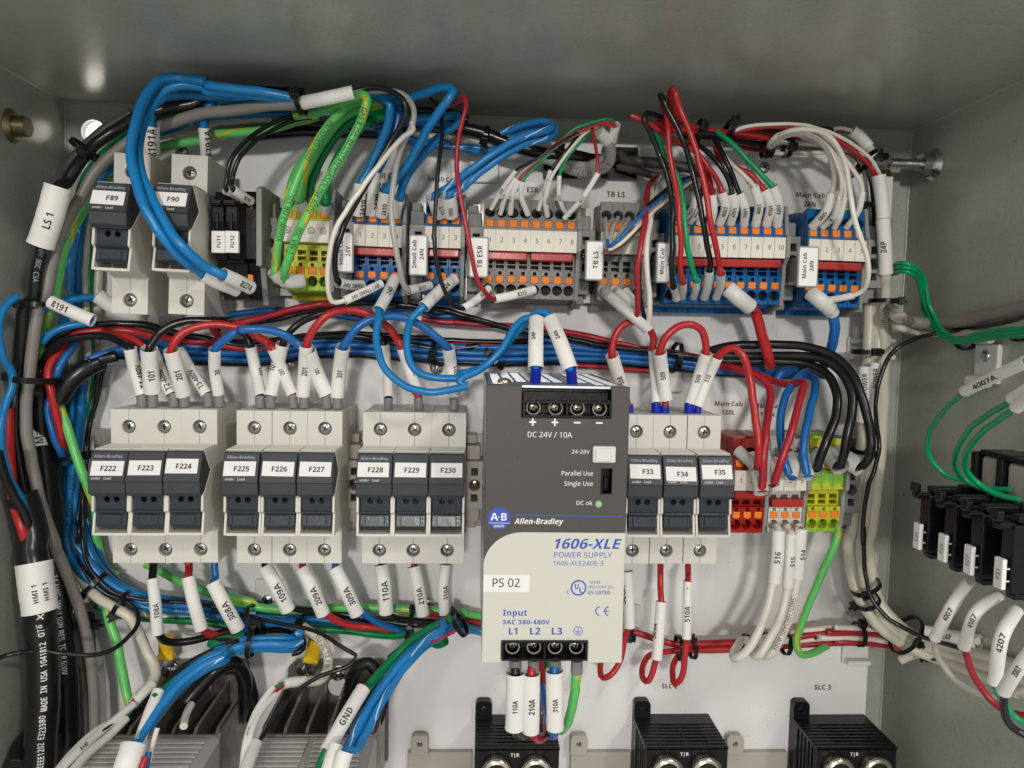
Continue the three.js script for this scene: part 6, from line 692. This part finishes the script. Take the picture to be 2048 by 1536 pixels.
W('black', 50, 'I700,360,12 900,365,18 1100,365,24 1250,385,30 1350,450,38 1400,560,46 1395,680,50 1350,800,54 1300,930,54 1275,990,48 1290,920,36', 'first black wire arching down to the lower earth blocks', [['C', 70, 'I1280,1000,50 1278,950,44 1280,905,36', '', { flat: 0.9 }]]); W('black', 50, 'I700,330,12 900,330,18 1100,330,26 1280,340,34 1400,400,42 1480,520,50 1490,650,54 1460,790,56 1430,950,54 1390,950,44 1350,915,36', 'second black wire arching down to the lower earth blocks', [['C', 92, 'I1420,985,52 1385,945,44 1350,912,38', '', { flat: 0.9 }]]); W('black', 50, 'I650,300,12 750,275,16 900,265,20 1100,265,26 1280,290,34 1420,360,42 1510,480,50 J600,650,56 630,800,58 625,920,58 570,980,52 500,950,46 430,905,38', 'third black wire arching far right to the lower earth blocks', [['C', 96, 'J570,990,52 500,950,46 420,905,38', '', { flat: 0.9 }]]);
W('white', 46, 'I1040,1340,36 1060,1420,46 1060,1536,48 N1045,250,48 1020,450,50 990,580,52 930,740,56 860,850,56 805,890,54 790,850,46 830,790,40 870,780,30', 'leftmost white wire with 516 sleeve curling under the white blocks', [['S', 70, 'N1055,130,50 1048,280,50 1032,440,50', '516', { at: 0.5, arc: 0.55, flat: 0.95 }]]); W('white', 46, 'I1106,1340,36 1125,1420,44 1130,1536,46 N1128,300,46 1105,480,48 1075,620,50 1000,780,54 930,880,54 905,850,46 940,800,36 980,770,26', 'middle white wire with 515 sleeve curling under the white blocks', [['S', 60, 'N1128,150,48 1122,300,48 1110,468,48', '515', { at: 0.5, arc: 0.55, a: -0.5, flat: 0.95 }]]); W('white', 44, 'I1172,1335,36 1190,1420,44 1190,1536,46 N1185,250,46 1165,420,48 1140,560,48 1090,720,50 1010,860,50 960,870,42 1000,800,30 1100,780,20', 'white printed wire with 514 sleeve under the white blocks', [['S', 62, 'N1188,122,48 1182,260,48 1170,415,48', '514', { at: 0.5, arc: 0.55, a: -0.5, flat: 0.95 }]], { print: [{ t: '- SWITCHBOARD WIRE', at: 0.52, arc: 0.7, dir: 1 }] });
W('gy', 40, 'I1405,1325,34 1400,1400,38 1370,1490,38 N1340,320,36 1280,460,34 1220,600,32 1180,710,30 1160,800,28 1190,865,26 1260,855,22 1340,815,14', 'green earth wire bending under the lower earth blocks', [], { period: 0.07 });
// red loops and rail bundle at the lower right
W('red', 34, 'N355,215,24 358,430,34 358,550,38 345,780,40 330,890,40 310,980,40 275,1030,38 250,990,32 265,900,24 320,860,18 430,845,14 600,835,12 800,830,12 900,830,10', 'red loop wire with 509A sleeve below F34', [['S', 58, 'N362,552,40 350,720,42 335,890,42', '509A', { at: 0.5, a: 1.0, arc: 0.6 }]]); W('red', 34, 'N518,215,24 520,430,34 515,600,38 510,780,40 500,900,40 480,1000,38 445,1045,36 428,990,30 440,910,22 480,860,16', 'red loop wire with 510A sleeve below F35', [['S', 48, 'N518,432,40 514,600,42 512,770,42', '510A', { at: 0.55, a: 0, arc: 0.75 }]]); W('red', 34, 'N150,500,26 150,700,30 120,900,32 60,990,34 20,1010,32 0,950,26 10,900,20', 'red loop wire under the right corner of the power supply', [['S', 60, 'N160,370,34 170,540,34 175,705,34', '508A', { a: 1.2, at: 0.4 }]]);
W('crimson', 36, 'N150,735,12 250,745,12 360,785,12 450,805,12 600,800,12 800,795,12 1000,790,12 1120,770,14 1300,740,16 1536,730,18 O350,735,20 600,738,20 780,760,20 900,830,20', 'upper red wire of the lower right bundle', []); W('crimson', 34, 'N540,840,10 700,840,10 900,830,10 1100,815,12 1300,800,14 1536,795,16 O400,790,18 600,798,20 780,820,20 950,870,20 1100,930,14', 'lower red wire of the lower right bundle', []); W('white', 28, 'N1060,760,10 1200,725,14 1350,708,16 1536,708,18 O400,705,20 600,715,20 760,735,20', 'white wire on top of the lower right bundle', []); W('white', 30, 'N1100,790,12 1250,775,14 1400,765,16 O300,768,18 500,765,20 700,785,20 850,820,20 1000,880,16', 'white wire between the red ones at lower right', []);
tie('N170,745,14', 10, 70, 12, 'cable tie at the right edge of the power supply', { head: 80 }); tie('N468,810,16', 0, 90, 14, 'cable tie beside the 510A sleeve', { head: 150 }); tie('N548,840,14', 10, 70, 12, 'second cable tie right of the 510A sleeve', { head: 330 }); tie('N868,800,16', 0, 80, 12, 'cable tie at the curl of the 516 wire', { head: 100 }); tie('N970,790,16', 5, 90, 14, 'cable tie behind the 515 wire', { head: 290 }); tie('N1095,800,16', 5, 100, 14, 'cable tie left of the green earth wire at lower right', { head: 320 }); tie('O560,745,20', 2, 110, 14, 'cable tie on the translucent mount at the panel edge', { head: 20 });
// wires below the fuse holders
const low = (c, w, a, s, sw, text, label, o = {}) => W(c, w, a, label, [['S', sw, s, text, { arc: 0.55, at: 0.56, ...o }]]);
low('black', 40, 'K905,215,24 905,400,28 910,560,32 935,730,32 970,780,28 1040,795,24 1150,780,20 1280,745,16 1400,720,14 1536,710,12 L300,710,10', 'K900,415,32 918,570,34 930,745,34', 58, '108A', 'black wire with 108A sleeve below F222'); low('red', 40, 'K1105,215,24 1120,400,28 1150,560,32 1190,710,30 1250,750,26 1350,755,22 1450,740,18 L50,745,16 200,735,14 400,720,12', 'K1112,405,32 1145,560,34 1190,715,32', 66, '', 'red wire with blank sleeve below F223'); low('royal', 38, 'K1270,215,24 1272,420,28 1310,530,32 1400,690,28 1500,730,20 L100,720,14 400,700,12', 'K1258,440,32 1325,570,34 1405,715,30', 76, '308A', 'blue wire with 308A sleeve below F224');
low('black', 38, 'L310,215,24 350,420,28 420,550,28 500,595,22 600,605,16 800,630,12 1000,660,12 1180,680,12', 'L325,345,30 390,460,32 462,600,28', 78, '109A', 'black wire with 109A sleeve below F225'); low('red', 40, 'L540,215,24 580,440,28 650,590,28 720,650,24 820,690,20 950,705,16 1100,720,14 1200,740,14', 'L545,350,30 605,480,32 668,625,28', 76, '209A', 'red wire with 209A sleeve below F226'); low('royal', 40, 'L735,215,24 780,440,28 850,570,28 920,630,24 1000,680,20 1100,715,16 1200,745,14', 'L738,350,30 800,480,32 868,625,28', 78, '309A', 'blue wire with 309A sleeve below F227');
low('black', 36, 'L1010,215,24 1030,450,28 1050,610,26 1100,650,20 1200,665,16 1350,670,14', 'L1012,335,28 1030,470,30 1042,618,28', 80, '110A', 'black wire with 110A sleeve below F228', { at: 0.5 }); low('crimson', 36, 'L1205,215,24 1225,450,28 1260,610,26 1330,640,20 1450,665,16 M100,650,12 310,680,10', 'L1205,345,28 1232,480,30 1258,630,28', 72, '210A', 'red wire with 210A sleeve below F229'); low('royal', 34, 'L1390,215,24 1385,450,28 1390,600,26 1450,660,18 M150,690,12 310,720,10', 'L1392,335,28 1378,470,30 1385,625,28', 60, '310A', 'blue wire with 310A sleeve below F230', { a: -0.4, at: 0.52 });
W('gy', 46, 'K860,330,8 950,375,10 1050,430,12 1200,490,14 1400,540,14 1536,565,14 L100,545,14 300,590,14 500,600,14 800,590,14 1000,590,14 1200,600,14 1400,610,14 1536,625,14 M200,620,12 320,640,10', 'light green and yellow earth wire crossing the lower bundle', [], { period: 0.06 }); W('darkgreen', 40, 'L400,620,8 600,650,8 800,660,8', 'dark green wire behind the crossing earth wire', []); W('red', 36, 'L1330,640,14 1450,655,14 M50,640,12 200,665,12 310,690,10', 'red wire passing behind the power supply from the left', []); W('royal', 36, 'L1400,680,12 M100,700,10 310,725,10', 'blue wire passing behind the power supply from the left', []); W('black', 40, 'L480,600,10 700,620,10 900,650,12 1100,680,14 1300,690,14 1420,690,12', 'black wire in the lower bundle below F226', []); W('black', 36, 'L0,750,14 200,730,14 400,720,14 500,740,18 550,790,22 540,840,26 480,860,28', 'black wire folded back at the blue loop, lower middle', []);
// blue bundle going to the left drive
const lb = (o, z, c, n, w = 40) => W(c, w, `L540,${760 + o * 0.8},${20 + z} 480,${770 + o},${26 + z} 300,${770 + o},${32 + z} 150,${790 + o},${36 + z} 0,${850 + o},${42 + z} K1350,${830 + o},${46 + z} 1200,${900 + o},${54 + z} 1080,${990 + o},${62 + z} 970,${1110 + o},${72 + z} 880,${1240 + o},${82 + z} 800,${1400 + o * 0.5},${92 + z} 760,${1560},${100 + z}`, n, [], { period: 0.06 });
lb(0, 2, 'blue', 'blue wire on top of the bundle to the left drive', 42); lb(34, 6, 'bluewhite', 'blue wire with white streak in the middle of the bundle to the left drive', 42); lb(62, 2, 'blue', 'blue wire at the lower side of the bundle to the left drive', 42);
W('darkgreen', 46, 'L200,750,28 0,800,38 K1400,820,40 1250,880,46 1130,950,56 1020,1040,66 940,1110,72 880,1200,78', 'green wire along the bundle to the left drive', [['S', 50, 'K935,1080,74 870,1250,86 800,1450,98', '']]); W('black', 40, 'L200,735,26 0,790,36 K1400,790,40 1250,850,46 1100,930,54 1000,1020,62 940,1090,68', 'black wire on top of the bundle to the left drive', []); W('blue', 46, 'K800,1390,100 790,1460,104 770,1560,106', 'blue wire end in the wide white sleeve at the left drive', [['S', 118, 'K790,1400,104 765,1480,108 735,1570,110', '']]); W('white', 26, 'K930,1300,94 900,1400,98 880,1500,100', 'thin white wire beside the blue bundle at the left drive', []); W('royal', 30, 'K880,1440,104 870,1500,106 860,1560,106', 'blue wire end beside the black connector, left drive', []); W('crimson', 36, 'K860,1470,108 840,1530,110 830,1580,110', 'red wire end beside the black connector, left drive', []);
tie('L250,790,36', 5, 150, 18, 'cable tie round the blue bundle above the left drive', { head: 320 }); tie('L260,660,22', -20, 150, 16, 'cable tie round the lower bundle beside the 308A sleeve', { head: 200 }); tie('L1180,690,24', 10, 150, 18, 'cable tie round the lower bundle below F228', { head: 320 }); tie('L1480,690,36', -40, 110, 20, 'cable tie at the fold of the blue bundle, left of the power supply', { head: 320 }); tie('L520,690,22', 10, 60, 12, 'cable tie on the black wire below 109A', { head: 160 });
// blue bundle going to the right drive
const rb = (o, z, c, n, w = 42) => W(c, w, `M300,${720 + o * 0.3},12 150,${690 + o * 0.3},${26 + z} 60,${665 + o * 0.4},${34 + z} L1400,${690 + o * 0.7},${38 + z} 1300,${750 + o * 0.8},${42 + z} 1200,${830 + o * 0.9},${48 + z} 1100,${930 + o},${56 + z} 1020,${1040 + o * 1.1},${64 + z} 930,${1180 + o * 1.1},${76 + z} 850,${1330 + o * 1.1},${88 + z} 790,${1460 + o * 0.6},${98 + z} 760,1580,${104 + z}`, n, [], { period: 0.06 });
rb(20, 4, 'bluewhite', 'blue wire with white streak in the bundle to the right drive'); rb(52, 5, 'blue', 'front blue wire of the bundle to the right drive'); rb(0, 0, 'blue', 'back blue wire of the bundle to the right drive'); W('bluewhite', 42, 'L1440,720,40 1300,800,46 1180,910,56 1090,1030,66 1010,1160,78 930,1320,90 860,1450,102 830,1580,108', 'outer blue wire with white streak to the right drive', [['S', 84, 'L800,1440,108 780,1500,110 765,1580,112', '']], { period: 0.06 });
W('darkgreen', 50, 'L1430,650,34 1300,715,38 1170,800,44 1080,890,50 1000,980,58 930,1060,66 880,1150,72 780,1300,86 690,1430,96 640,1560,102', 'green wire with white GND sleeve to the right drive', [['S', 78, 'L905,1068,72 800,1240,86 690,1440,98', 'GND', { at: 0.52, arc: 0.55, a: 0.1 }]]); W('black', 36, 'L1430,640,30 1280,720,34 1150,810,40 1060,890,46', 'black wire along the green one to the right drive', []); W('crimson', 20, 'L1450,720,44 1380,760,46 1250,820,50 1130,920,58 1060,980,62', 'thin red wire tucked in the bundle to the right drive', []); W('palegrey', 60, 'L740,1400,100 720,1480,104 690,1580,108', 'wire end in a grey sleeve at the right drive', [['S', 74, 'L745,1400,102 720,1480,106 690,1570,110', '']]); W('darkgreen', 60, 'L1300,780,20 1350,800,24 1390,780,26', 'green plastic offcut under the fold of the blue bundle', []);
// black rubber cables behind the drives
W('black', 80, 'K1100,1150,50 1180,1050,46 1290,950,40 1380,920,34 1440,1000,26 1450,1120,20 1420,1250,14', 'thick black cable arching behind the left drive', [['W', 40, 'K1085,1290,72 1100,1220,62 1130,1160,54', 'white']], cable); W('black', 70, 'L830,1110,24 840,1000,30 890,930,34 950,920,34 1000,1000,36 1020,1150,40 970,1290,44', 'thick black cable arching behind the right drive', [], cable); W('black', 60, 'K1340,950,30 1430,960,24 1490,1080,18 1490,1250,12', 'second black cable arching behind the left drive', [], cable);
// below the power supply
W('black', 50, 'M505,900,104 505,1000,104 505,1150,102 500,1300,98 530,1340,88 600,1330,70', 'black wire with 110A sleeve under power supply input L1', [['F', 70, 'M505,895,105 505,975,105'], ['S', 98, 'M505,968,107 502,1130,105 498,1300,102', '110A', { at: 0.53, arc: 0.42, flat: 0.9 }]]); W('crimson', 50, 'M612,900,104 600,1000,104 600,1150,102 600,1310,98 640,1365,88 690,1340,70', 'red wire with 210A sleeve under power supply input L2', [['F', 66, 'M612,895,105 610,975,105'], ['S', 88, 'M600,975,107 600,1140,105 596,1320,102', '210A', { at: 0.5, arc: 0.46, flat: 0.9 }]]); W('royal', 50, 'M738,900,104 738,1000,104 738,1150,102 735,1300,98 720,1340,80 690,1200,50 660,1050,30', 'blue wire with 310A sleeve under power supply input L3', [['F', 68, 'M738,895,105 738,975,105'], ['S', 92, 'M735,958,107 738,1130,105 740,1300,102', '310A', { at: 0.52, arc: 0.44, flat: 0.9 }]]); W('gy', 52, 'M866,900,104 865,980,104 855,1080,100 835,1200,94 800,1290,84 760,1310,70 720,1250,50', 'light green and yellow earth wire under the power supply', [['F', 68, 'M868,895,105 866,970,104']], { period: 0.065 });
W('crimson', 36, 'M655,900,30 665,980,26 670,1080,24 680,1200,30 690,1330,50', 'dark red wire behind the 210A and 310A sleeves', []); W('darkgreen', 30, 'M688,900,28 690,960,24', 'green wire end behind the power supply input', []); W('black', 30, 'M640,1220,40 650,1150,30 660,1020,24', 'black wire behind the 210A sleeve', []);

// ---------- right side: white cables and wall wires ----------
const rc = (x, z, n, w = 58) => W('cream', w, `J${645 + x * 0.8},10,20 ${640 + x * 0.8},250,22 ${630 + x * 0.8},450,22 ${615 + x * 0.9},700,20 ${590 + x},950,20 ${560 + x},1200,20 ${535 + x},1400,20 O${525 + x},200,20 ${545 + x},400,22 ${600 + x * 0.9},560,26 ${690 + x * 0.8},${680 - x * 0.2},30 ${830 + x * 0.6},${790 - x * 0.4},32 ${1050 + x * 0.4},${880 - x * 0.7},40 ${1300 + x * 0.2},${970 - x * 1.0},50 1620,${1090 - x * 1.2},60`, n, [], { ...cable });
rc(-25, 2, 'left cream cable down the right edge of the panel'); rc(38, 4, 'middle cream cable down the right edge of the panel'); rc(95, 2, 'right cream cable down the right edge of the panel');
W('cream', 50, 'O800,900,20 900,860,24 1050,900,30 1250,980,40 1500,1090,50', 'cream cable low in the right hand bundle', [], cable); W('cream', 46, 'J690,800,14 680,1000,14 650,1250,14 620,1500,14 O640,250,14 640,380,16', 'cream cable behind the others at the right edge', [], cable);
W('white', 40, 'J600,380,28 605,550,28 600,700,26', 'white power label sleeve on the left cream cable', [['S', 56, 'J592,395,30 592,560,30 575,720,28', 'POWER', { at: 0.3, arc: 0.55 }]]); W('white', 40, 'J655,370,28 655,550,28 640,700,26', 'white power label sleeve on the middle cream cable', [['S', 54, 'J658,372,31 652,560,30 635,720,28', 'POWER', { at: 0.25, arc: 0.55 }]]);
W('black', 24, 'J1560,95,x14 1350,150,x10 1150,178,x6 1000,200,40 880,235,40 790,280,40 720,370,38 675,500,38 658,640,38 668,760,38 682,850,38 665,960,40 620,1090,40 592,1250,40 582,1450,38 O590,100,36 592,300,36 605,430,38 640,540,40 720,640,44 830,710,48 950,765,54 1100,810,60 1300,860,68 1600,930,78', 'thin black wire winding down the right edge of the panel', []);
for (let i = 0; i < 3; i++) W('green', 22, `E755,${1125 + i * 26},24 ${830 + i * 4},${1112 + i * 24},x36 ${905 - i * 6},${1140 + i * 24},x28 ${950 - i * 12},${1220 + i * 22},x20 ${972 - i * 18},${1350 + i * 8},x16 J${990 - i * 24},60,x14 ${1040 - i * 26},160,x14 ${1130 - i * 14},${230 + i * 6},x14 ${1250},${205 + i * 18},x14 1380,${180 + i * 20},x14 1560,${165 + i * 22},x14`, ['upper', 'middle', 'lower'][i] + ' of the three green wires along the right wall', []);
W('grey', 66, 'J730,40,20 790,95,x40 880,130,x20 1000,140,x12 1200,115,x8 1400,75,x8 1600,30,x8', 'grey cable along the right side wall', [], cable); W('cream', 36, 'J740,110,18 800,160,x36 900,190,x14 1050,200,x6 1250,185,x5 1450,150,x5 1600,120,x5', 'cream cable under the grey one on the right wall', [], cable);
W('green', 26, 'J1190,535,x70 1130,590,x66 1040,680,x60 975,800,x54 970,900,x50 1020,990,x46 1120,1050,x40 1290,1078,x34', 'green wire with 4007A sleeve on the right wall', [['S', 58, 'J1185,540,x72 1350,460,x76 1560,360,x80', '4007A', { dir: 1, at: 0.42, arc: 0.55, stretch: 2.6 }]]); W('green', 28, 'J1470,590,x74 1350,660,x70 1210,770,x64 1140,890,x58 1130,980,x52 1180,1060,x46 1280,1110,x42 1460,1118,x36', 'second green wire with short white sleeve on the right wall', [['S', 60, 'J1465,585,x76 1520,550,x78 1600,500,x80', '']]); W('green', 30, 'J1500,640,x76 1380,710,x72 1260,810,x66 1195,910,x60 1195,1000,x54 1260,1080,x48 1380,1150,x44 1510,1180,x40', 'third green wire, nearest, with short white sleeve on the right wall', [['S', 62, 'J1490,635,x79 1540,600,x81 1600,565,x83', '']]);
tie('J1030,140,22', 60, 140, 16, 'cable tie round the green wires on the right wall', { head: 60 }); tie('J1190,235,30', 0, 90, 16, 'cable tie on the white saddle of the right wall', { head: 60 }); tie('J1510,180,60', -5, 90, 16, 'cable tie round the green wires at the frame edge', { head: 60 });
W('cream', 30, 'O1215,430,x50 1130,560,x60 1060,680,x62 1005,770,x60 1020,860,x52 1070,950,x46 1160,1040,x42 1290,1105,x38 1400,1110,x36 1560,1060,x36', 'cream wire with white 4007 sleeve below F27', [['S', 58, 'O1210,430,x52 1110,580,x64 1010,768,x62', '4007', { dir: -1, at: 0.5, arc: 0.5 }]]); W('crimson', 32, 'O1390,510,x48 1290,570,x58 1220,690,x62 1190,830,x58 1225,960,x52 1310,1100,x46 1400,1185,x42 1560,1230,x40', 'red wire with white 4107 sleeve below F31', [['S', 56, 'O1385,515,x50 1250,620,x62 1180,825,x60', '4107', { dir: -1, at: 0.5, arc: 0.5 }]]); W('green', 32, 'O1490,610,x50 1420,720,x60 1380,880,x62 1370,1040,x58 1400,1120,x54 1480,1230,x48 1580,1290,x44', 'green wire with white 4207 sleeve at the right edge', [['S', 64, 'O1490,605,x52 1405,760,x64 1362,1035,x62', '4207', { dir: -1, at: 0.5, arc: 0.5 }]]); W('black', 36, 'O1600,880,x72 1500,980,x74 1425,1090,x70 1420,1190,x64 1460,1290,x58 1580,1360,x52', 'black wire with white 2007 sleeve at the right edge', [['S', 64, 'O1600,820,x78 1500,950,x78 1415,1085,x74', '2007', { dir: -1, at: 0.38, arc: 0.5 }]]);
W('white', 40, 'O960,735,46 1060,745,50 1260,775,56', 'white 24P label sleeve lying on the cream cables, lower right', [['S', 70, 'O950,735,48 1080,758,54 1270,790,62', '24P', { dir: 1, at: 0.42, arc: 0.5 }]]);
tie('O600,465,26', 60, 140, 16, 'upper cable tie round the cream cables, lower right', { head: 120 }); tie('O610,550,28', 55, 110, 16, 'second cable tie round the cream cables, lower right', { head: 200 }); tie('O840,750,32', 35, 200, 20, 'cable tie joining cream cables and red bundle, lower right', { head: 90, tail: 4 }); tie('O1005,820,38', 25, 120, 18, 'cable tie under the 4007 sleeve', { head: 200 }); tie('O1440,930,56', 30, 120, 18, 'cable tie right of the 4207 sleeve', { head: 200 }); tie('J610,305,26', 88, 150, 16, 'cable tie round the cream cables beside the blue wire', { head: 90 }); tie('E705,1335,28', 90, 130, 16, 'cable tie round the cream cable below the 24P sleeve', { head: 30 }); tie('J570,895,26', 95, 80, 14, 'cable tie behind the third black wire, right', { head: 60 });
renderer.render(scene, camera);
